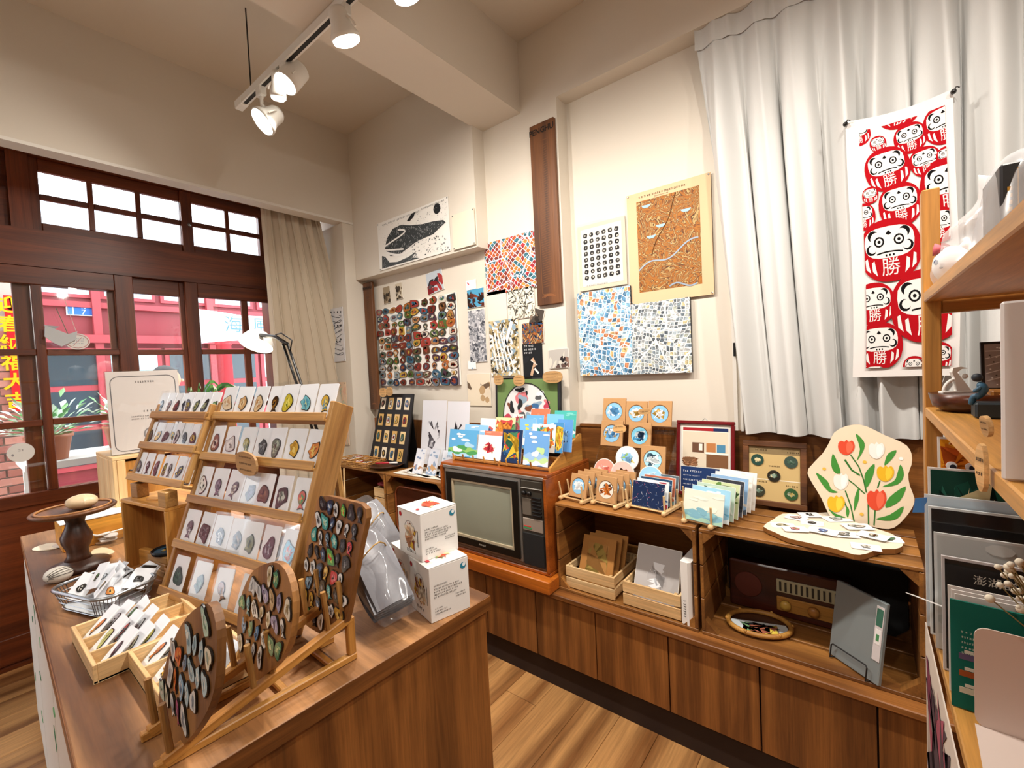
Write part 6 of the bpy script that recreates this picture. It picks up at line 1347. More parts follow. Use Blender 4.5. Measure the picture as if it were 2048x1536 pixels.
MB().lathe([(.026, 0), (.03, .0), (.032, .04), (.027, .04), (.025, .004), (.026, 0)], 20, cap=False).build('ring', W_orange('x'), rg, True)
sc_ = one('wooden_scrap', MB().prism(blob(random.Random(5), .07, .025, 10, .2), 0, .006), W_orange('x'), 'small carved wooden leaf lying on top of the stool', 'ornament', M=MW[st_.name] @ T(.15, .045, SH, .4))
tag_note(493, 927, 21, 23, .528, 'round kraft price tag hung on the second tier of the large rack', nm='price_tag', lines=3)

# back box with the menu stand, plant
bx = thing('pine_chest', 'tall open pine chest behind the racks on the island', 'chest', (-2.78, .635, IZ))
for a in ((-.17, .17, -.2, .2, .32, .335),): MB().rbox((0, 0, .33), (.34, .40, .016), .002).build('top', W_pine('y'), bx)
for y in (-.193, .193): MB().rbox((0, y, .161), (.34, .014, .322), .002).build('side', W_pine('z'), bx)
for y in (-.17, .17): MB().rbox((.163, y, .161), (.014, .03, .32), .002).build('front_stile', W_pine('z'), bx)
MB().rbox((.15, 0, .16), (.008, .33, .30), .001).build('door_panel', W_orange('z'), bx); MB().rbox((-.16, 0, .161), (.01, .37, .322), .001).build('back', W_orange('z'), bx)
MB().tube([(.158, -.14, .27), (.17, -.14, .27), (.17, -.1, .27)], .004, 6).build('hook', DARKM, bx)
a, b = px(207, 742, 'x', -2.66), px(357, 742, 'x', -2.66)
qm = frame((-2.66, a.y, IZ+.3385), (.08, 1, 0), (-.05, .0, 1)); QW, QH = b.y-a.y, a.z-(IZ+.3385)
qs = thing('menu_stand', 'clear acrylic stand holding a pale notice sheet on the pine chest', 'stand', qm)
MB().box((QW/2, QH/2, -.004), (QW*.96, QH*.98, .002), '#ddd3cf').build('notice_sheet', PAPER, qs)
MB().rbox((QW/2, QH/2, .003), (QW, QH, .004), .001).rbox((QW/2, QH/2, -.008), (QW, QH, .004), .001).build('acrylic_holder', ACRYL, qs)
MB().rbox((QW/2, .003, .03), (QW, .004, .06), .001).build('acrylic_foot', ACRYL, qs)
m = MB(); p = rrect(QW*.07, QH*.04, QW*.93, QH*.93, .03, 4); ribbon(m, p[6:]+p[:1] if False else p+[p[0]], .003, -.0022, '#6a6a70'); rn = random.Random(6)
scribble(m, rn, QW*.38, QW*.62, QH*.86, .009, -.0022, '#5a5658'); scribble(m, rn, QW*.46, QW*.6, QH*.5, .009, -.0022, '#3a3638')
for k in range(2): scribble(m, rn, QW*.3, QW*.72, QH*(.44-.03*k), .006, -.0022, '#7a7476')
m.flatp(ell(QW*.55, QH*.22, .03, .03, 20), -.0022, '#8a8688'); m.flatp(ell(QW*.55, QH*.22, .024, .024, 20), -.0019, '#cfc8c6'); m.flatp(ell(QW*.55, QH*.22, .012, .012, 14), -.0017, '#8a8688'); scribble(m, rn, QW*.5, QW*.58, QH*.07, .009, -.0022, '#3a3638')
m.build('printed_lines', PAPER, qs)
kp = thing('kraft_planter', 'kraft paper planter with a slender leaved plant behind the small rack', 'plant', (-2.74, .80, IZ+.3385))
MB().bb(-.04, .04, -.07, .07, 0, .20, '#b98c5c').build('kraft_box', PAPER, kp)
m = MB(); rn = random.Random(12)
for k in range(11):
    a_ = rn.uniform(-1.2, 1.6); L = rn.uniform(.1, .2); pts = [(.02*math.cos(k), a_*.015, .19)]; 
    for q in range(1, 6): pts.append((.02*math.cos(k)+.02*q/5, a_*.03+a_*L*q/7, .19+L*math.sin(q/5*2.2)*.7))
    for q in range(5):
        wd = .010*math.sin(math.pi*(q+.6)/6); A_, B_ = V(pts[q]), V(pts[q+1]); m.poly([A_-V((0, 0, wd)), B_-V((0, 0, wd*.8)), B_+V((0, 0, wd*.8)), A_+V((0, 0, wd))], rn.choice(['#3f7a3a', '#5a9a4a', '#dfe6d4', '#2f5a2c']))
m.build('leaves', LEAF, kp); MB().ball((.02, -.03, .205), (.03, .025, .025), 10, 6).build('bulb', flat('bulb_brown', '#8a5230', .6), kp, True)

# cake stand with wrapped stone
cs = thing('cake_stand', 'turned dark wooden pedestal stand with a flat round top', 'stand', T(-2.25, .262, IZ) @ Matrix.Diagonal((.85, .85, 1, 1)))
MB().lathe([(.095, 0), (.1, .008), (.098, .018), (.06, .026), (.045, .034)], 28).build('base', W_dark('x'), cs, True)
MB().lathe([(.045, .034), (.035, .05), (.036, .07), (.05, .10), (.052, .12), (.036, .15), (.03, .17), (.036, .19), (.05, .2)], 24).build('stem', W_dark('z'), cs, True)
MB().lathe([(.05, .2), (.12, .203), (.135, .21), (.138, .216), (.132, .222), (.128, .217), (.001, .217)], 32).build('plate', W_sign('x'), cs, True)
MB().tube([(.118*math.cos(t), .118*math.sin(t), .221) for t in [k*math.pi/16 for k in range(32)]], .004, 6, closed=True).build('rim_bead', wood('bead', '#8a5a30', '#b07a44', 'x', 9, .5, .3), cs, True)
sn = thing('wrapped_stone', 'cream stone ornament in clear wrap on the pedestal stand', 'ornament', T(-2.225, .28, IZ+.2175) @ Matrix.Scale(.9, 4))
MB().grid(16, 10, lambda u, v: (lambda t, ph: (.062*math.sin(ph)*math.cos(t)*(1+.06*math.sin(3*t)), .052*math.sin(ph)*math.sin(t)*(1+.05*math.cos(2*t)), .028-.028*math.cos(ph)))(u*2*math.pi, v*math.pi)).build('stone', flat('cream_stone', '#d9c3a2', .7, mix='#b8966a', bscale=30), sn, True)
MB().grid(14, 8, lambda u, v: (lambda t, ph: (.066*math.sin(ph)*math.cos(t), .056*math.sin(ph)*math.sin(t), .03-.031*math.cos(ph)+.004*math.sin(5*t)*math.sin(ph)))(u*2*math.pi, .5*math.pi+v*math.pi*.5)).build('clear_wrap', SLEEVE, sn, True)
ps = thing('painted_stone', 'round stone painted with white line pattern on the pedestal foot', 'ornament', (-2.165, .20, IZ+.001, .4, 0))
MB().ball((0, 0, .02), (.042, .036, .026), 16, 10).build('stone', flat('pale_stone', '#cfc9be', .6), ps, True)
m = MB()
for k in range(7): m.tube([((.0425*math.cos(a)*math.cos(k*.4-1.2)), .0365*math.sin(a), .02+.0265*math.cos(a)*math.cos(k*.4-.0)*.9) for a in [x_*.3-1.2 for x_ in range(9)]], .0012, 4)
m.build('line_pattern', flat('stone_ink', '#4a4642', .7), ps)
# loose pale papers and small boxes at the far left
for k, (u, v, wd, dp, rz, c, lab) in enumerate(((95, 1095, .11, .08, .3, '#e8dcc6', 'cream shaped paper label lying at the far edge of the island'), (135, 1090, .10, .08, .8, '#d9d2cc', 'pale round paper label beside the cream one'), (170, 1075, .14, .1, .2, '#e6ddd0', 'cream paper sheet behind the pedestal stand'), (175, 1120, .1, .07, .5, '#dcc29a', 'tan wooden label plaque before the pedestal stand'), (205, 1112, .12, .06, .1, '#e0cba6', 'cream wooden fish label beside the basket'))):
    p = px(u, v, 'z', IZ); one('paper_label', MB().prism(blob(random.Random(k+4), wd, dp, 14, .12), 0, .003, c), PAPER, lab, 'label', 'loose labels on the island', M=T(p.x, p.y, IZ+.0005+.0035*k, rz))
ob = thing('orange_box', 'low orange wooden box behind the pedestal stand', 'box', (-2.60, .37, IZ))
MB().rbox((0, 0, .055), (.18, .24, .11), .003).build('body', wood('orange_box_wood', '#b8741f', '#dc9c3c', 'y', 7, .45, .35), ob); MB().rbox((0, 0, .1125), (.185, .245, .004), .001).build('lid', WHITE, ob)
p = px(218, 1085, 'z', IZ)
pt = thing('plastic_tub', 'clear plastic tub of small packets between pedestal and stool', 'tub', (p.x, p.y, IZ, .25))
for q in ((0, -.06, .14, .003), (0, .06, .14, .003)): MB().box((q[0], q[1], .03), (q[2], q[3], .06)).build('wall', ACRYL, pt)
for x in (-.07, .07): MB().box((x, 0, .03), (.003, .12, .06)).build('wall', ACRYL, pt)
MB().box((0, 0, .0015), (.14, .12, .003)).build('base', ACRYL, pt); MB().tube([(q[0], q[1], .06) for q in rrect(-.073, -.063, .073, .063, .012, 3)], .003, 6, closed=True).build('rim', METALW, pt)
rn = random.Random(8)
for k in range(5): one('small_packet', MB().prism(blob(rn, .06, .045, 8, .1), 0, .004, rn.choice(['#e0dcd6', '#c8a88a', '#4a4644', '#d8d4d0'])), PAPER, '%s small packet from the bottom in the clear plastic tub' % ORD[k], 'packet', 'packets in the plastic tub', M=T(p.x+rn.uniform(-.025, .025), p.y+rn.uniform(-.02, .02), IZ+.006+.008*k, rn.uniform(0, 3), .1))

# wire basket with sleeved cards
BK = T(-1.80, .262, IZ, R(18)) @ Matrix.Scale(.9, 4)
wk = thing('wire_basket', 'silver rimmed wire basket heaped with sleeved pin cards', 'basket', BK)
BW, BD = .29, .175
MB().tube([(q[0], q[1], .07) for q in rrect(-BW/2, -BD/2, BW/2, BD/2, .05, 5)], .0055, 8, closed=True).build('rim', STEEL, wk, True)
m = MB()
for k in range(44):
    pr = rrect(-BW/2, -BD/2, BW/2, BD/2, .05, 8); i = int(k/44*len(pr)); a_ = pr[i]; m.tube([(a_[0], a_[1], .07), (a_[0]*.82, a_[1]*.8, .006)], .0013, 4)
for z, f in ((.05, .95), (.03, .9), (.008, .83)): m.tube([(q[0]*f, q[1]*f, z) for q in rrect(-BW/2, -BD/2, BW/2, BD/2, .05, 5)], .0014, 4, closed=True)
for k in range(9): m.tube([(-BW*.38+BW*.095*k, -BD*.38, .006), (-BW*.38+BW*.095*k, BD*.38, .006)], .0013, 4)
o = m.build('wire_mesh', STEEL, wk); o['kind'] = 'stuff'
MB().prism(rrect(-BW*.41, -BD*.4, BW*.41, BD*.4, .04, 4), .009, .011).build('liner', flat('grey_liner', '#b8bcc0', .5), wk)
rn = random.Random(17); bn_ = ['black cat', 'rust and green', 'grey bird', 'brown', 'dark dot', 'orange wing', 'navy', 'teal', 'black', 'plain', 'tan', 'charcoal', 'green', 'red']
bc_ = [('#24221f', '#e8e4dc', D), ('#b8502a', '#3f6a3a', D), ('#8a8c90', '#c8cacc', D), ('#7a5a3a', '#b88a5a', D), ('#2a2a2c', '#5a5a5c', D), ('#d8823a', '#e8b86a', D), ('#24385a', '#5a7aa0', D), ('#4a8a8a', '#8fc0c0', D), ('#1c1c1e', '#3a3a3c', D), ('#c8ccd0', '#e0e2e4', D), ('#c8a26a', '#e0c490', D), ('#3c3e40', '#7a7c80', D), ('#3f7a4a', '#7aa880', D), ('#b83a34', '#d8706a', D)]
for k in range(14):
    x = -BW*.34+BW*.68*((k*5) % 14)/13; y = -BD*.25+BD*.5*((k*3) % 5)/4
    M = BK @ T(x, y, .022+.0028*k, rn.uniform(-.5, .5)) @ Matrix.Rotation(rn.uniform(.35, .9), 4, 'X') @ Matrix.Rotation(rn.uniform(-.4, .4), 4, 'Y')
    pin_card('sleeved %s pin card heaped in the wire basket' % bn_[k], M, .06, .085, bc_[k], 700+k, 'pin cards in the wire basket', .4, .3)
# pine trays with compartments
def pin_tray(label, x0, x1, y0, y1, rz, cards, grp, which):
    M = T(x0, y0, IZ, rz); t = thing('compartment_tray', label, 'tray', M, 'pine compartment trays'); w, d, h = x1-x0, y1-y0, .042
    MB().bb(0, w, 0, d, 0, .005).build('floor_board', W_pine('x'), t)
    for y in (.004, d-.004): MB().rbox((w/2, y, h/2), (w, .008, h), .001).build('long_side', W_pine('x'), t)
    for x in (.004, w-.004): MB().rbox((x, d/2, h/2), (.008, d-.016, h), .001).build('short_side', W_pine('y'), t)
    for k in (1, 2): MB().rbox((w*k/3, d/2, h*.45), (.005, d-.016, h*.8), .001).build('divider', W_pine('y'), t)
    for k, (col, depth, c, nm) in enumerate(cards):
        rn = random.Random(800+k+int(x0*10))
        Mc = M @ T(w*(col+.5)/3+rn.uniform(-.008, .008), .018+depth, .008) @ Matrix.Rotation(R(42), 4, 'X') @ Matrix.Rotation(rn.uniform(-.12, .12), 4, 'Z')
        pin_card('%s pin card in the %s pine tray, %s in its compartment' % (nm, which, ('nearest', 'behind the nearest', 'third', 'fourth')[int(depth/.03)]), Mc, .058, .092, c, 800+k+int(x0*100), grp, .42, .5, .42)
pin_tray('pale pine compartment tray of pin cards beside the wire basket', -1.605, -1.335, .162, .385, 0, [(0, .0, ('#d8823a', '#e8b06a', '#b8602a'), 'orange leaf'), (0, .03, ('#c8ccd0', '#e4e6e8', D), 'white'), (0, .06, ('#3f8a5a', '#7ab890', D), 'green'), (1, .0, ('#c8cc7a', '#e0e2a8', '#8a8f4a'), 'pale yellow leaf'), (1, .03, ('#c85a4a', '#4a8a8a', D), 'red and teal'), (1, .06, ('#d0d2d4', '#b0b2b4', D), 'grey'), (2, .0, ('#4a5058', '#6a7078', D), 'slate oval'), (2, .03, ('#c8c4a0', '#a8a480', D), 'khaki'), (2, .06, ('#c8b83a', '#e0d46a', '#8a7a2a'), 'yellow fish')], 'pin cards in the first pine tray', 'farther')
pin_tray('pale pine compartment tray of pin cards behind the oval pin boards', -1.335, -1.068, .222, .40, 0, [(0, .0, ('#d87a34', '#e8a868', '#a8542a'), 'orange fish'), (0, .03, ('#d0d0ce', '#e4e4e2', D), 'white'), (1, .0, ('#e0b030', '#f0d060', '#a87f20'), 'yellow'), (1, .03, ('#e8e6e2', '#c8c4be', D), 'plain'), (2, .0, ('#4a8a6a', '#e8923a', D), 'green and orange'), (2, .03, ('#d8d4ce', '#b8b4ae', D), 'pale'), (2, .06, ('#d8c02a', '#5a4a9a', D), 'yellow and purple')], 'pin cards in the second pine tray', 'nearer')

# slanted stand with three pin boards
sf = thing('board_stand', 'slanted orange pine frame holding three pin boards at the island front', 'stand', (-.995, .195, IZ, R(-2)))
for x in (-.052, .052):
    MB().rbox((x, .17, .0075), (.016, .37, .015), .002).build('bottom_rail', W_orange('y'), sf)
    MB().rbox((x, .345, .0575), (.016, .018, .085), .002).build('rear_post', W_orange('z'), sf)
    a_ = math.atan2(.085, .34); MB().rbox((0, 0, 0), (.018, .362, .018), .002).build('slanted_rail', W_orange('y'), sf, M=T(x, .172, .055, 0, a_))
    for k, yy in enumerate((.008, .038, .142, .178, .296, .332)): MB().tube([(x, yy, .012+.25*yy), (x-.004, yy-.006, .105+.25*yy)], .006, 8).build('dowel', W_rack('z'), sf)
for yy in (.06, .2, .3): MB().rbox((0, yy, .0085), (.09, .014, .012), .002).build('cross_bar', W_orange('x'), sf)
def pin_plank(label, which, y, outline, tilt, palette, pitch, pw_, ph_, wmat, seed, grp, rimc=D):
    M = frame((0, y, 0), (1, 0, 0), (0, math.sin(tilt), math.cos(tilt)))
    n = M.col[2].to_3d(); o = V((0, y, IZ+.02))
    M = frame(o, (1, 0, 0), (0, math.sin(tilt), math.cos(tilt)))
    pts = []
    for u, v in outline:
        d = CR*((u-1024)/FPX)-CU*((v-768)/FPX)+CF; q = EYE+d*((o-EYE).dot(n)/d.dot(n))-o; pts.append((q.x, q.dot(M.col[1].to_3d())))
    ar_ = sum(pts[i-1][0]*pts[i][1]-pts[i][0]*pts[i-1][1] for i in range(len(pts)))
    if ar_ < 0: pts = pts[::-1]
    cx = sum(p[0] for p in pts)/len(pts); pts = [(p[0]-cx, p[1]) for p in pts]; M = M @ Matrix.Translation((cx, 0, 0))
    pts = dens(pts, 3)
    t = thing('pin_plank', label, 'board', M, 'pin boards on the slanted stand')
    MB().prism(pts, -.013, 0).build('slab', wmat, t)
    rn = random.Random(seed); k = 0
    xs = [p[0] for p in pts]; yss = [p[1] for p in pts]; yv = max(yss)-ph_*.7; row_ = 0
    while yv > min(yss)+ph_*.3:
        xv = min(xs)+(pitch*.5 if row_ % 2 else 0.0); cidx = 0
        while xv < max(xs):
            ok = all(inside((xv+dx*pw_*.55, yv+dy_*ph_*.55), pts) for dx, dy_ in ((-1, 0), (1, 0), (0, 1), (0, -1)))
            if ok:
                c = rn.choice(palette); mb = MB(); badge(mb, rn, pw_*rn.uniform(.85, 1.15), ph_*rn.uniform(.88, 1.1), .0026, c[1:], rimc, .0005, .22, Matrix.Rotation(rn.uniform(-.5, .5), 4, 'Z'))
                one('enamel_pin', mb, ENAMEL, '%s enamel pin, row %s down, %s across on the %s' % (c[0], ORD[min(row_, 11)], ORD[min(cidx, 11)], which), 'pin', grp, M=M @ Matrix.Translation((xv+rn.uniform(-.002, .002), yv+rn.uniform(-.002, .002), .0005))); cidx += 1
            xv += pitch
        yv -= ph_*1.08; row_ += 1
    return t
FISH = [('pale blue', '#a8cbd8', '#e4ece8', '#6f9cb0'), ('cream', '#e6e0cc', '#cfc8a8', '#8fa6a0'), ('mint', '#b8d8c8', '#e4ece0', '#7aa890'), ('white', '#e6e6e2', '#c0c8d0', '#8a98a8'), ('sky blue', '#7fb6d8', '#cfe0e8', '#4a80a8'), ('orange', '#d8602a', '#e8944a', '#a83a1c'), ('yellow', '#e6c82a', '#f0e070', '#8fa83a'), ('grey', '#a8b0b4', '#d8dce0', '#5a666e'), ('magenta', '#a83a78', '#c870a0', '#6a2050'), ('steel blue', '#5a86a8', '#a8c4d4', '#2f5a78')]
FISH = FISH+[FISH[i] for i in (0, 1, 2, 3, 4, 7, 9, 0, 1, 3)]
SHELL = [('pale grey', '#c8ccd0', '#e6e8ea', '#8a9098'), ('blue', '#4a7fae', '#a8c8e0', '#2a4a70'), ('ivory', '#e4dcc8', '#c8b890', '#8a7a58'), ('green', '#4a8a6a', '#a8c890', '#d8e0b0'), ('teal', '#4a9aa8', '#a8d0d4', '#2a6070'), ('striped white', '#e8e8e4', '#4a4c50', '#a8acb0'), ('tan', '#b89a70', '#dcc8a0', '#7a5a38'), ('lilac', '#9a94b8', '#d0cce0', '#5a5478')]
DARKP = [('black', '#222226', '#4a4a50', '#8a8a90'), ('white', '#dfe2e4', '#a8acb0', '#3a3c40'), ('slate blue', '#5a7890', '#a8c0d0', '#1f3040'), ('navy', '#24344f', '#5a7498', '#c8d4e0'), ('green', '#4a9a4a', '#a8d060', '#d83a34'), ('red', '#c8303a', '#e8808a', '#3a1418'), ('teal', '#3a9a98', '#a0d8d0', '#d8e8c8'), ('gold', '#c89a3a', '#e8c870', '#5a3a14')]
SHELL = SHELL+[SHELL[i] for i in (0, 1, 2, 5)]; DARKP = DARKP+[DARKP[i] for i in (0, 1, 2, 3, 0, 1, 0)]
W_pl = wood('pin_plank_wood', '#6f4520', '#a0703c', 'y', 10, .5, .4, 9)
pin_plank('brown oval plank crowded with pale fish pins, nearest on the stand', 'nearest oval plank', .217, [(415, 1207), (431, 1245), (434, 1300), (428, 1380), (405, 1440), (365, 1492), (345, 1480), (322, 1440), (318, 1390), (328, 1340), (345, 1285), (375, 1232)], .08, FISH, .031, .027, .044, W_pl, 41, 'pins on the nearest oval plank')
pin_plank('brown oval plank with shell pins, middle of the three on the stand', 'middle oval plank', .357, [(554, 1126), (575, 1150), (586, 1205), (580, 1275), (560, 1320), (528, 1352), (505, 1360), (482, 1320), (474, 1262), (480, 1200), (500, 1150), (525, 1130)], .1, SHELL, .031, .027, .04, W_pl, 42, 'pins on the middle oval plank')
pin_plank('tall brown plank of black and white pins at the rear of the stand', 'rear tapered plank', .512, [(640, 993), (690, 1000), (732, 1018), (722, 1085), (706, 1170), (690, 1245), (664, 1272), (630, 1262), (600, 1232), (603, 1160), (612, 1090), (628, 1030)], .12, DARKP, .031, .029, .036, W_pl, 43, 'pins on the rear tapered plank')

# white illustrated boxes
def gift_box(label, x, y, z, rz, seed):
    s, h = .118, .142 if z < .9 else .126
    t = thing('gift_box', label, 'box', T(x, y, z, rz), 'white illustrated gift boxes')
    MB().rbox((-s/2, s/2, h/2), (s, s, h), .0012).build('carton', WHITE, t)
    MB().prism([(-s, 0), (0, 0), (0, s), (-s, s)], h+.0003, h+.0022).build('lid_flap', WHITE, t, M=T(0, 0, 0, 0, R(.8)))
    rn = random.Random(seed); INK = '#5a5654'
    F1 = frame((0, 0, 0), (0, 1, 0), (0, 0, 1))          # text side faces +x
    m = MB()
    for k, (ln, yy) in enumerate(((.03, .66), (.055, .60), (.062, .55), (.055, .50), (.05, .45))): scribble(m, rn, .012, .012+ln*1.3, h*yy, .0042, .0008, INK, F1)
    for k in range(2): scribble(m, rn, .075, .105, h*(.38-.05*k), .0035, .0008, INK, F1)
    for k in range(3): scribble(m, rn, .012, .035+.01*k, h*(.24-.05*k), .0038, .0008, INK, F1)
    m.flatp(ell(s*.86, h*.86, .009, .009, 12), .0008, '#2f7f9a', F1); m.flatp(ell(s*.88, h*.88, .005, .005, 10), .0011, '#e8f0f2', F1); m.build('text_panel', PAPER, t)
    F2 = frame((-s, 0, 0), (1, 0, 0), (0, 0, 1))         # picture side faces -y
    m = MB(); m.flatp(ell(s*.12, h*.88, .007, .007, 12), .0008, '#b82a34', F2)
    for k in range(14): m.flatp([(px_+s*rn.uniform(.36, .72), py_+h*rn.uniform(.28, .66)) for px_, py_ in blob(rn, rn.uniform(.015, .035), rn.uniform(.015, .035), 9, .25)], .0008+.00005*k, rn.choice(['#a8503a', '#c8906a', '#e0c4a0', '#d8b03a', '#6f9ab0', '#7a3a34', '#e8dcc8', '#8a5a3c']), F2)
    ribbon(m, curve2(lambda q: (s*(.52+.22*math.cos(3.5*q-.2)), h*(.62+.17*math.sin(3.5*q-.2))), 12), .0012, .0008, '#8a8480', F2); scribble(m, rn, s*.34, s*.72, h*.14, .008, .0008, '#2a2624', F2)
    for k in range(14): m.box((s*.86, h*(.3+.025*k), .0008), (.003, .0026, .0002), INK, F2)
    m.build('picture_panel', PAPER, t)
    F3 = frame((-s, 0, h+.0025), (1, 0, 0), (0, 1, 0)); m = MB()
    for k in range(8): m.flatp([(px_+s*rn.uniform(.35, .7), py_+s*rn.uniform(.4, .7)) for px_, py_ in blob(rn, .03, .02, 9, .25)], .0004+.00005*k, rn.choice(['#d87a5a', '#e0b08a', '#c8503a', '#e8d4a0', '#8fa86a']), F3)
    m.flatp([(s*.62, s*.12), (s*.72, s*.12), (s*.72, s*.2), (s*.62, s*.2)], .0006, '#c8404a', F3); m.build('lid_picture', PAPER, t, M=T(0, 0, .0015, 0, R(.8)))
    return t
BR = R(-14)
gift_box('white illustrated gift box at the island corner, lower right of three', -.884, .737, IZ, BR, 1)
gift_box('white illustrated gift box, lower left of three and mostly covered', -1.003, .768, IZ, BR, 2)
gift_box('white illustrated gift box stacked on top of the two others', -.925, .752, IZ+.1455, R(-9), 3)
# plastic bags of grey pouches
def poly_bag(label, base, top, w, th, seed, n):
    b_, t_ = V(base), V(top); v = (t_-b_); L = v.length; v.normalize(); u = V((-.35, -.9, 0)).normalized(); u = (u-v*u.dot(v)).normalized()
    M = frame(b_, u, v); t = thing('plastic_bag', label, 'bag', M, 'bags of grey pouches'); rn = random.Random(seed)
    def f(q, r_):
        a = 2*math.pi*q; s = math.sin(math.pi*min(1, max(0, r_)))**.45; wd = w/2*(.72+.28*s)
        return (wd*math.cos(a)*(1 if r_ < .96 else .9), L*r_, th/2*math.sin(a)*s*(1+.16*math.sin(5*a+9*r_)+.1*math.sin(3*a-14*r_)))
    MB().grid(36, 22, f).build('film', BAGPL, t, True)
    for k in range(n):
        z = -th*.36+th*.72*k/(n-1); bw = w*.9*rn.uniform(.88, 1)
        MB().grid(8, 8, lambda a, b: (-bw/2+bw*a+.004*math.sin(b*5+k), L*(.1+.75*b), z*math.sin(math.pi*(.15+.7*b))+.012*math.sin(math.pi*a)*(1 if k % 2 else -1)*.5)).build('grey_pouch', flat('pouch_grey', '#77777d', .35, bump=.4, bscale=40), t, True)
    MB().tube([(w*.42*math.cos(a), L*.55+.01*math.sin(2*a), th*.62*math.sin(a)) for a in [k*math.pi/8 for k in range(16)]], .002, 5, closed=True).build('rubber_band', flat('band_tan', '#b08a4a', .6), t)
    return t
poly_bag('clear bag of grey pouches slumped in front of the gift boxes', (-.905, .66, IZ+.045), (-1.17, .70, IZ+.21), .12, .13, 1, 9)
poly_bag('clear bag of grey pouches behind the rear pin plank', (-1.17, .85, IZ+.05), (-1.35, .83, IZ+.23), .11, .12, 2, 8)
poly_bag('crumpled clear bag standing behind the large rack', (-1.38, .60, IZ+.02), (-1.42, .62, IZ+.19), .16, .06, 3, 3)
# adjustable desk lamp
LY = .885
def lpt(u, v): return px(u, v, 'y', LY)
hd, pv, el, bs = lpt(512, 690), lpt(552, 674), lpt(566, 688), lpt(628, 868)
dl = thing('desk_lamp', 'black articulated desk lamp with lit round grey shade by the curtain', 'lamp', (bs.x+.03, LY, IZ))
def ltube(nm, pts, r, mat): return MB().tube(pts, r, 8).build(nm, mat, dl, True, True)
MB().lathe([(.07, 0), (.072, .008), (.05, .018), (.012, .022)], 24).build('base', BLACK, dl, True)
ltube('post', [(bs.x+.03, LY, IZ+.02), (bs.x+.03, LY, bs.z-.05), tuple(bs)], .008, BLACK)
ltube('arm', [tuple(bs), tuple(el)], .0055, BLACK); ltube('arm', [tuple(bs+V((.03, 0, .01))), tuple(el+V((.038, 0, .0)))], .0055, BLACK)
ltube('neck', [tuple(el+V((.04, 0, -.004))), tuple(el+V((-.01, 0, .015))), tuple(pv), tuple(hd+V((.02, 0, .045)))], .008, BLACK)
ltube('cable', [tuple(pv+V((.0, 0, .01))), tuple(pv+V((.05, 0, .012))), tuple(el+V((.08, 0, .01))), tuple(el+V((.06, 0, -.03)))], .003, BLACK)
Fh = Matrix.Translation(hd) @ (V((.2, -.45, -.85)).to_track_quat('-Z', 'Y').to_matrix().to_4x4())
MB().lathe([(.012, .07), (.03, .066), (.052, .05), (.066, .025), (.071, 0)], 26, None, Fh, cap=False).build('shade', flat('lamp_shade_grey', '#c9c6c0', .35), dl, True, True)
MB().lathe([(.066, .004), (.05, .012), (.001, .016)], 24, None, Fh, cap=False).build('diffuser', emit('desk_lamp_lit', (1, .9, .72), 16), dl, True, True)
d_ = bpy.data.lights.new('desk_lamp_light', 'SPOT'); o_ = bpy.data.objects.new('desk_lamp_light', d_); COL.objects.link(o_); d_.energy = 9; d_.color = LAMP_WARM; d_.spot_size = R(140); d_.spot_blend = .6; d_.shadow_soft_size = .05; o_.location = hd+V((0, 0, -.02))
# ================================================================ SHELF UNIT AT THE RIGHT
SX, SY = .10, 1.30
sh_ = thing('shelf_unit', 'orange pine shelf unit standing at the right edge', 'shelf', (SX, SY, 0))
def sb(nm, x0, x1, y0, y1, z0, z1, ax): return MB().rbox(((x0+x1)/2-SX, (y0+y1)/2-SY, (z0+z1)/2), (x1-x0, y1-y0, z1-z0), .002).build(nm, W_orange(ax), sh_)
sb('post', SX, SX+.028, SY-.022, SY+.018, 0, 1.825, 'z'); sb('post', SX+.31, SX+.338, SY-.022, SY+.018, 0, 1.825, 'z')
sb('post', SX, SX+.028, -.32, -.28, 0, 1.825, 'z'); sb('post', SX+.31, SX+.338, -.32, -.28, 0, 1.825, 'z')
for z, nm in ((1.593, 'top_shelf'), (1.352, 'middle_shelf'), (.915, 'lower_shelf'), (.3, 'bottom_shelf')):
    sb(nm, SX+.001, SX+.337, -.3, SY-.0225, z, z+.021, 'y')
    sb('rail', SX+.029, SX+.309, SY-.018, SY+.012, z-.025, z+.02, 'x')
S1, S2, S3 = 1.6145, 1.3735, .9365
# tall white sheet panel standing on the middle shelf, near the viewer
def xs(u, v): return px(u, v, 'x', SX+.03)
a = px(1998, 980, 'z', S2); 
pnl = one('display_panel', MB().rbox((0, 0, .082), (.16, .006, .164), .002), flat('grey_white_panel', '#e9e6e3', .6), 'plain pale panel standing upright on the middle shelf', 'panel', M=T(SX+.079, .60, S2, 0))
# wooden bowl, white figure, blue figure, framed print on the middle shelf
bo = thing('wooden_dish', 'dark half round wooden dish on the middle shelf', 'dish', (SX+.056, 1.205, S2, .2))
MB().lathe([(.035, 0), (.05, .01), (.056, .034), (.053, .034), (.04, .03), (.001, .029)], 26, None, Matrix.Diagonal((1, 1.1, 1, 1))).build('bowl', wood('dish_wood', '#3a1a0c', '#6a3418', 'x', 12, .3, .5), bo, True)
FW = flat('white_resin', '#e6e4df', .5); 
wf = thing('white_figurine', 'white resin abstract bird figurine standing in the dark dish', 'figurine', T(SX+.045, 1.20, S2+.0345, .5) @ Matrix.Scale(.62, 4))
MB().rbox((0, 0, .004), (.11, .02, .008), .002).build('foot', FW, wf)
MB().prism([(-.012, 0), (.03, 0), (-.012, .065), (.0, .075), (.018, .076), (-.002, .082), (-.022, .08), (-.026, .066), (-.02, .05)], -.006, .006, None, Matrix.Rotation(R(90), 4, 'X')).build('body', FW, wf)
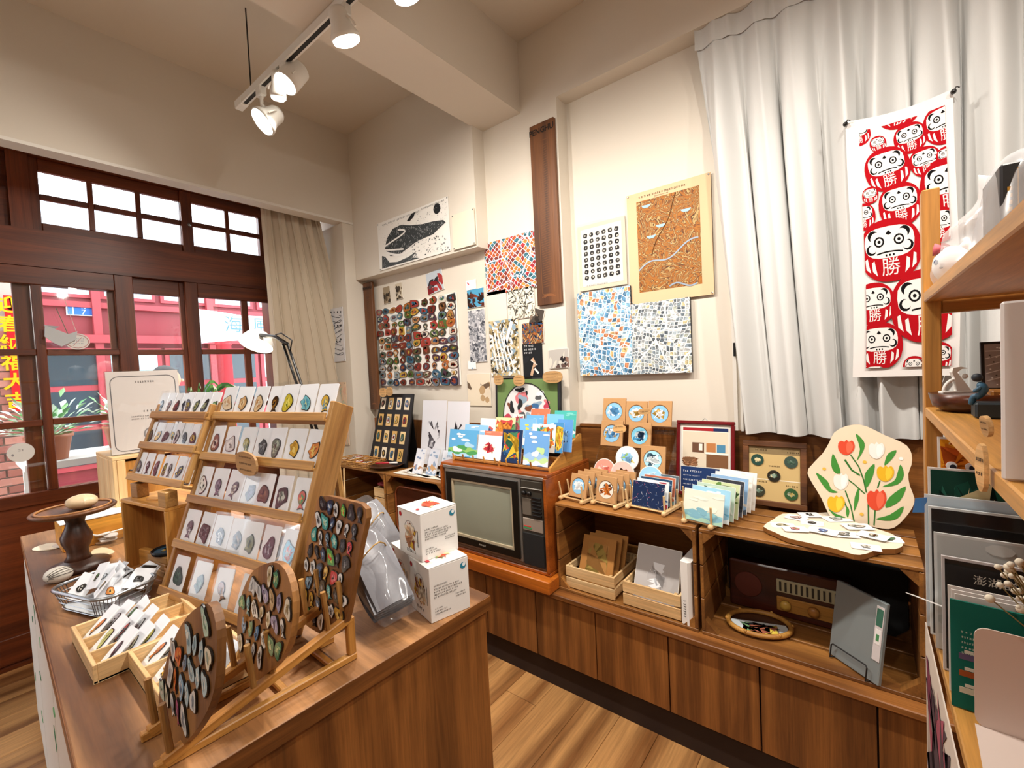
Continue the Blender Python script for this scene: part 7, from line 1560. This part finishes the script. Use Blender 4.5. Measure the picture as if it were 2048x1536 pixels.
MB().tube([(-.045+.042*(1-math.cos(t)), 0, .006+.04*math.sin(t)) for t in [k*.17 for k in range(10)]], .005, 6).build('tail_arc', FW, wf, True)
MB().ball((.012, 0, .052), .008, 8, 6).build('wing', FW, wf, True)
bfig = thing('person_figurine', 'small seated figurine in blue clothes on a dark box', 'figurine', T(SX+.062, 1.10, S2+.028, -1.9) @ Matrix.Scale(.62, 4))
J = [((0, 0, .012), .012), ((0, .004, .03), .014), ((0, -.004, .045), .009), ((0, -.012, .056), .009), ((.012, -.004, .04), .006), ((.014, -.02, .026), .005), ((-.012, -.004, .04), .006), ((-.014, -.02, .026), .005), ((.008, -.022, .014), .008), ((.008, -.026, -.012), .006), ((-.008, -.022, .014), .008), ((-.008, -.026, -.012), .006)]
skin_body(bfig, 'body', J, [(0, 1), (1, 2), (2, 3), (2, 4), (4, 5), (2, 6), (6, 7), (0, 8), (8, 9), (0, 10), (10, 11)], flat('figurine_blue', '#2f5a74', .5), 0, 2)
MB().ball((0, -.014, .066), (.011, .012, .012), 10, 8).build('head', flat('figurine_hair', '#1f2a34', .6), bfig, True)
one('dark_case', MB().rbox((0, 0, .0135), (.04, .04, .027), .003), flat('case_blue_black', '#1d2a30', .5), 'small dark case under the seated blue figurine', 'box', M=T(SX+.068, 1.10, S2))
lb = thing('low_drawer', 'low pine drawer box at the back of the middle shelf', 'box', (SX+.135, 1.225, S2))
MB().rbox((0, 0, .02), (.10, .06, .04), .003).build('body', W_orange('y'), lb); MB().rbox((0, -.031, .02), (.08, .003, .026), .001).build('drawer_front', W_orange('y'), lb)
fp = thing('framed_print', 'black edged print of snowy diagonal lines on the low drawer', 'frame', frame((SX+.082, 1.235, S2+.0405), (1, .1, 0), (.25, .1, 1)) @ Matrix.Scale(.72, 4))
MB().rbox((.065, .06, -.004), (.14, .13, .008), .001).build('edge', BLACK, fp); m = MB(); m.flatp([(.002, .002), (.128, .002), (.128, .118), (.002, .118)], .0005, '#9a8f8a'); rn = random.Random(5)
for k in range(5): ribbon(m, [(.004, .02+.02*k), (.12, .06+.02*k)] if .06+.02*k < .118 else [(.004, .02+.02*k), (.08, .1)], .002, .001, '#d8d2ce')
for k in range(40): m.flatp(ell(rn.uniform(.01, .12), rn.uniform(.01, .11), .002, .002, 5), .0012, rn.choice(['#e8e4e0', '#3a3634']))
m.build('print', PAPER, fp)
def shelf_tag(label, u, v, ru, rv, x, rot, lines):
    p = px(u, v, 'x', x); q = px(u, v+rv, 'x', x); t = thing('wooden_tag', label, 'tag', frame(p, (.25, -1, 0), (0, math.sin(rot), math.cos(rot))), 'wooden tags on the shelf'); h = abs(p.z-q.z); wd = h*ru/rv*1.1
    MB().prism(blob(random.Random(int(u)), wd*2, h*2, 16, .05), -.002, .002).build('plaque', wood('tag_wood', '#b98a52', '#d6ac74', 'x', 10, .6, .3), t); m = MB(); rn = random.Random(int(v))
    for k in range(lines): scribble(m, rn, -wd*.6, wd*.6, h*(.35-.6*k/max(1, lines-1)) if lines > 1 else 0, h*.15, .0025, '#33241a')
    m.build('handwriting', PAINT, t)
shelf_tag('slim oval wooden tag tilted on the middle shelf edge', 1973, 852, 14, 22, SX-.004, -.5, 2)
shelf_tag('tall oval wooden tag hanging from the middle shelf edge', 1964, 935, 16, 46, SX-.006, 0, 2)
# clear bags with toys on the top shelf
tb_ = thing('toy_bag', 'clear bag with a white cat toy on the top shelf', 'bag', (SX+.068, 1.175, S1))
MB().grid(26, 16, lambda u, v: (lambda a, s: (.066*math.cos(a)*s*(1+.06*math.sin(4*a)), .095*math.sin(a)*s, .003+.15*v*(1+.25*math.cos(a))))(2*math.pi*u, (1-v**3)**.5*(.92+.08*math.sin(9*v)))).build('film', BAGW, tb_, True)
ct = thing('cat_toy', 'round white cat toy with pink ears inside the clear bag', 'toy', T(SX+.036, 1.205, S1+.003) @ Matrix.Scale(.68, 4))
MB().ball((0, 0, .055), (.042, .04, .052), 18, 12).build('body', FW, ct, True)
for s in (-1, 1):
    MB().lathe([(.017, 0), (.010, .018), (.001, .03)], 10, None, T(s*.024, 0, .092, 0, 0, s*.35)).build('ear', flat('ear_pink', '#d0606a', .6) if s < 0 else FW, ct, True)
    MB().ball((-.022+s*.014, -.034, .062), (.005, .004, .008), 8, 6).build('eye', flat('toy_eye', '#27406a', .3), ct, True)
MB().ball((-.026, -.037, .045), (.004, .003, .003), 8, 6).build('nose', flat('toy_nose', '#4a3a34', .4), ct, True)
rbw = one('ribbon_packet', MB().prism(blob(random.Random(2), .10, .07, 12, .15), 0, .03, '#e8a8b4').prism(blob(random.Random(3), .05, .03, 10, .2), .0305, .036, '#c8303a').prism([(-.03, -.02), (.02, -.03), (.025, -.022), (-.02, -.01)], .0365, .039, '#e8c040'), ENAMEL, 'pink and red gift packet inside the clear bag', 'packet', M=T(SX+.06, 1.13, S1+.003, .3) @ Matrix.Scale(.62, 4))
kx = one('tan_cushion', MB().rbox((0, 0, .06), (.04, .10, .12), .012), flat('tan_felt', '#a8703c', .8), 'tan felt pad behind the white cat toy', 'pad', M=T(SX+.085, 1.235, S1+.003) @ Matrix.Scale(.62, 4))
bk = thing('black_toy_box', 'black and gold printed box with green ornaments in clear wrap', 'box', (SX+.105, 1.01, S1+.001))
MB().rbox((0, 0, .07), (.095, .12, .14), .003).build('carton', flat('gift_black', '#121014', .4), bk)
m = MB(); rn = random.Random(8); F = frame((-.0478, -.0605, .01), (1, 0, 0), (0, 0, 1)) @ Matrix.Scale(.8, 4)
for k in range(9): m.box((.012, .02+.012*k, .0006), (.006, .007, .0004), '#b8923a', F)
ribbon(m, [(.022, .01), (.022, .15), (.05, .16), (.05, .01), (.1, .01)], .0014, .0008, '#b8923a', F); m.flatp(ell(.06, .13, .007, .007, 10), .001, '#c8303a', F); ribbon(m, [(.045, .06), (.11, .15)], .005, .0011, '#5a7a5a', F)
m.build('gold_print', ENAMEL, bk)
for k in range(5): MB().ball((-.01+.012*k, -.07, .045+.022*(k % 3)), .011, 10, 8).build('green_ornament', flat('olive_gold', '#6a6a2f', .3, metal=.3), bk, True)
MB().grid(24, 14, lambda u, v: (lambda a, s: (.0+.066*math.cos(a)*s, -.004+.085*math.sin(a)*s, .003+.17*v))(2*math.pi*u, (1-v**4)**.5*(1+.05*math.sin(8*v)))).build('clear_wrap', BAGW, bk, True)
# posters and books standing on the lower shelf
def standing(label, name, cat, x, y, w, h, z, rz, lean, cols, style, paper='#ece9e4', th=.004, group=None, sleeve=False, seed=1):
    a_ = R(lean); c, s = math.cos(rz), math.sin(rz); t = thing(name, label, cat, frame((x, y, z), (c, s, 0), (-s*math.sin(a_), c*math.sin(a_), math.cos(a_))), group)
    MB().box((w/2, h/2, -th/2), (w, h, th), paper).build('sheet', PAPER, t); m = MB(); art(m, random.Random(seed), w, h, .0006, cols, style, .004); m.build('artwork', PAPER, t)
    if sleeve: MB().box((w/2, h/2, .003), (w+.01, h+.01, .0006)).build('clear_sleeve', SLEEVE, t)
    return t
standing('orange owl face picture card under the middle shelf', 'picture_card', 'card', SX+.018, 1.262, .075, .09, 1.222, 0, 4, ['#e8981c', '#c85a1a', '#f0b83a', '#d87a1a'], 'spots', seed=3)
oc = [o for o in bpy.data.objects if o.get('label') == 'orange owl face picture card under the middle shelf'][0]
m = MB()
for x in (.02, .048): m.prism(ell(x, .032, .0085, .0085, 16), .001, .004, '#e8e8ea', None, '#eeeef0'); m.prism(ell(x+.002, .03, .005, .0055, 14), .0041, .006, '#1d2230')
scribble(m, random.Random(3), .016, .055, .078, .005, .0015, '#f0dca0'); m.build('owl_eyes', PAINT, oc)
one('card_riser', MB().rbox((0, 0, .1425), (.08, .03, .285), .003), W_orange('x'), 'pine riser block carrying the owl picture card', 'block', M=T(SX+.055, 1.262, S3))
standing('dark green poster with cream shapes standing under the shelf', 'poster', 'poster', SX+.0, 1.225, .125, .315, S3+.002, 0, 2, ['#123f32', '#1c5a48', '#e6d9a8', '#0e2f28', '#2a6a58'], 'spots', seed=5)
SLV = [('large pale sleeved poster, hindmost of the sleeved stack', 1.195, .16, .265, ['#cfe0ea', '#e8eef0', '#b8d0e0'], 'scene', '#dfe6ea'), ('sleeved black poster with pale margin', 1.165, .15, .25, ['#141416', '#1d1d20', '#101012'], 'scene', '#e2e8e8'), ('clear sleeved sheet stack with grey edges', 1.115, .145, .215, ['#bfc4c2', '#d4d6d2', '#aab0ae'], 'scene', '#d8dad8'), ('sleeved black map poster with white characters', 1.045, .14, .197, ['#111013', '#17161a', '#0d0c0f'], 'scene', '#d0cccc')]
for k, (lab, y, w_, h, c, s, pp_) in enumerate(SLV):
    t = standing(lab, 'sleeved_poster', 'poster', SX-.008+.003*k, y, w_, h, S3+.001, -.04, 4, c, s, pp_, .006, 'sleeved posters on the lower shelf', True, 20+k)
    if k == 3:
        m = MB(); text_mesh(m, '澎湖群島', .017, .072, .165, .002, '#d8d2c4'); rn = random.Random(3)
        for q in range(2): scribble(m, rn, .03, .12, .148-.009*q, .0045, .002, '#b8b0a4')
        m.build('characters', PAPER, t)
for k in range(3): standing('white paper sheet edge behind the green booklet, %s of three' % ORD[k], 'paper_sheet', 'paper', SX+.002+.003*k, .985-.01*k, .14, .172-.002*k, S3+.001, -.04, 3, ['#eceae6', '#f0eeea'], 'scene', '#efedea', .002, 'white sheets on the lower shelf', seed=40+k)
gb = standing('teal green booklet with small drawings at the front of the shelf', 'booklet', 'booklet', SX+.0, .945, .14, .166, S3+.001, -.06, 3, ['#176a5c', '#176a5c'], 'scene', '#176a5c', .004, None, False, 50)
m = MB(); rn = random.Random(4)
for k in range(5): scribble(m, rn, .012, .03, .12-.008*k, .003, .002, '#d0d8c8')
for yy, c in ((.082, '#6a5a7a'), (.056, '#a8562a'), (.03, '#d8d4c0')): m.box((.02, yy, .0018), (.022, .009, .0004), c); m.box((.02, yy+.008, .0018), (.01, .005, .0004), '#e0dccc')
m.build('drawings', PAPER, gb)
be = thing('bookend', 'pale grey metal bookend in front of the teal booklet', 'bookend', (SX+.0215, .915, S3, -.06))
PGR = flat('bookend_beige', '#dccdc4', .5)
MB().prism(rrect(0, 0, .14, .15, .014, 4), -.001, .001, None, T(0, 0, 0, 0, R(90))).build('upright', PGR, be); MB().bb(0, .14, -.10, 0, 0, .0015).build('base_plate', PGR, be)
# dried flowers in kraft wrap
dfl = thing('dried_bouquet', 'small white dried flowers in an orange kraft wrap on the shelf', 'bouquet', (SX+.105, .85, S3+.002))
MB().grid(14, 8, lambda u, v: ((.015+.03*v)*math.cos(2*math.pi*u)+.0, (.015+.03*v)*math.sin(2*math.pi*u), .27*v+.02*math.sin(6*math.pi*u)*v+.08*v*math.cos(2*math.pi*u))).build('kraft_wrap', flat('orange_kraft', '#b8702a', .7), dfl, True)
m = MB(); m2 = MB(); rn = random.Random(15)
for k in range(26):
    p = V((-.058+rn.uniform(-.02, .02), .01+rn.uniform(-.02, .02), .245+rn.uniform(-.035, .03))); m.ball(p, rn.uniform(.003, .0055), 8, 6); m2.tube([(0, 0, .15), tuple(p)], .0008, 4)
o = m.build('white_blossoms', flat('dried_white', '#e0d8c4', .8), dfl, True); o['kind'] = 'stuff'; o = m2.build('stems', flat('dried_stem', '#8a7a4a', .8), dfl); o['kind'] = 'stuff'
tag_w = px(1840, 1270, 'x', SX)
nt_ = one('price_slip', MB().box((0, 0, 0), (.06, .025, .001), '#eeecea'), PAPER, 'white paper slip poking out beside the shelf post', 'slip', M=T(SX-.012, 1.1, 1.03, 2.6, .4))
bl = one('blue_card', MB().prism([(0, 0), (.06, .01), (.05, .07), (.01, .06)], 0, .002, '#4f86c4'), PAPER, 'blue and yellow card corner behind the sleeved posters', 'card', M=frame((SX-.026, 1.212, S3+.225), (1, 0, 0), (0, .05, 1)) @ Matrix.Scale(.5, 4))
# printed poster hanging on the shelf end below
pe_ = thing('hanging_poster', 'cream poster with dark red lettering hung below the shelf front', 'poster', frame((SX-.003, 1.28, .35), (0, -1, 0), (0, 0, 1)))
MB().box((.25, .28, 0), (.5, .55, .002), '#d8ccc0').build('sheet', PAPER, pe_); m = MB(); rn = random.Random(6)
for k in range(22): m.flatp([(x+rn.uniform(.03, .47), y+rn.uniform(.04, .52)) for x, y in blob(rn, rn.uniform(.03, .09), rn.uniform(.02, .07), 8, .3)], .0015+.00005*k, rn.choice(['#8a2a44', '#7a3a50', '#a85a6a', '#b8a89c', '#5a4a50']))
m.build('lettering', PAPER, pe_)
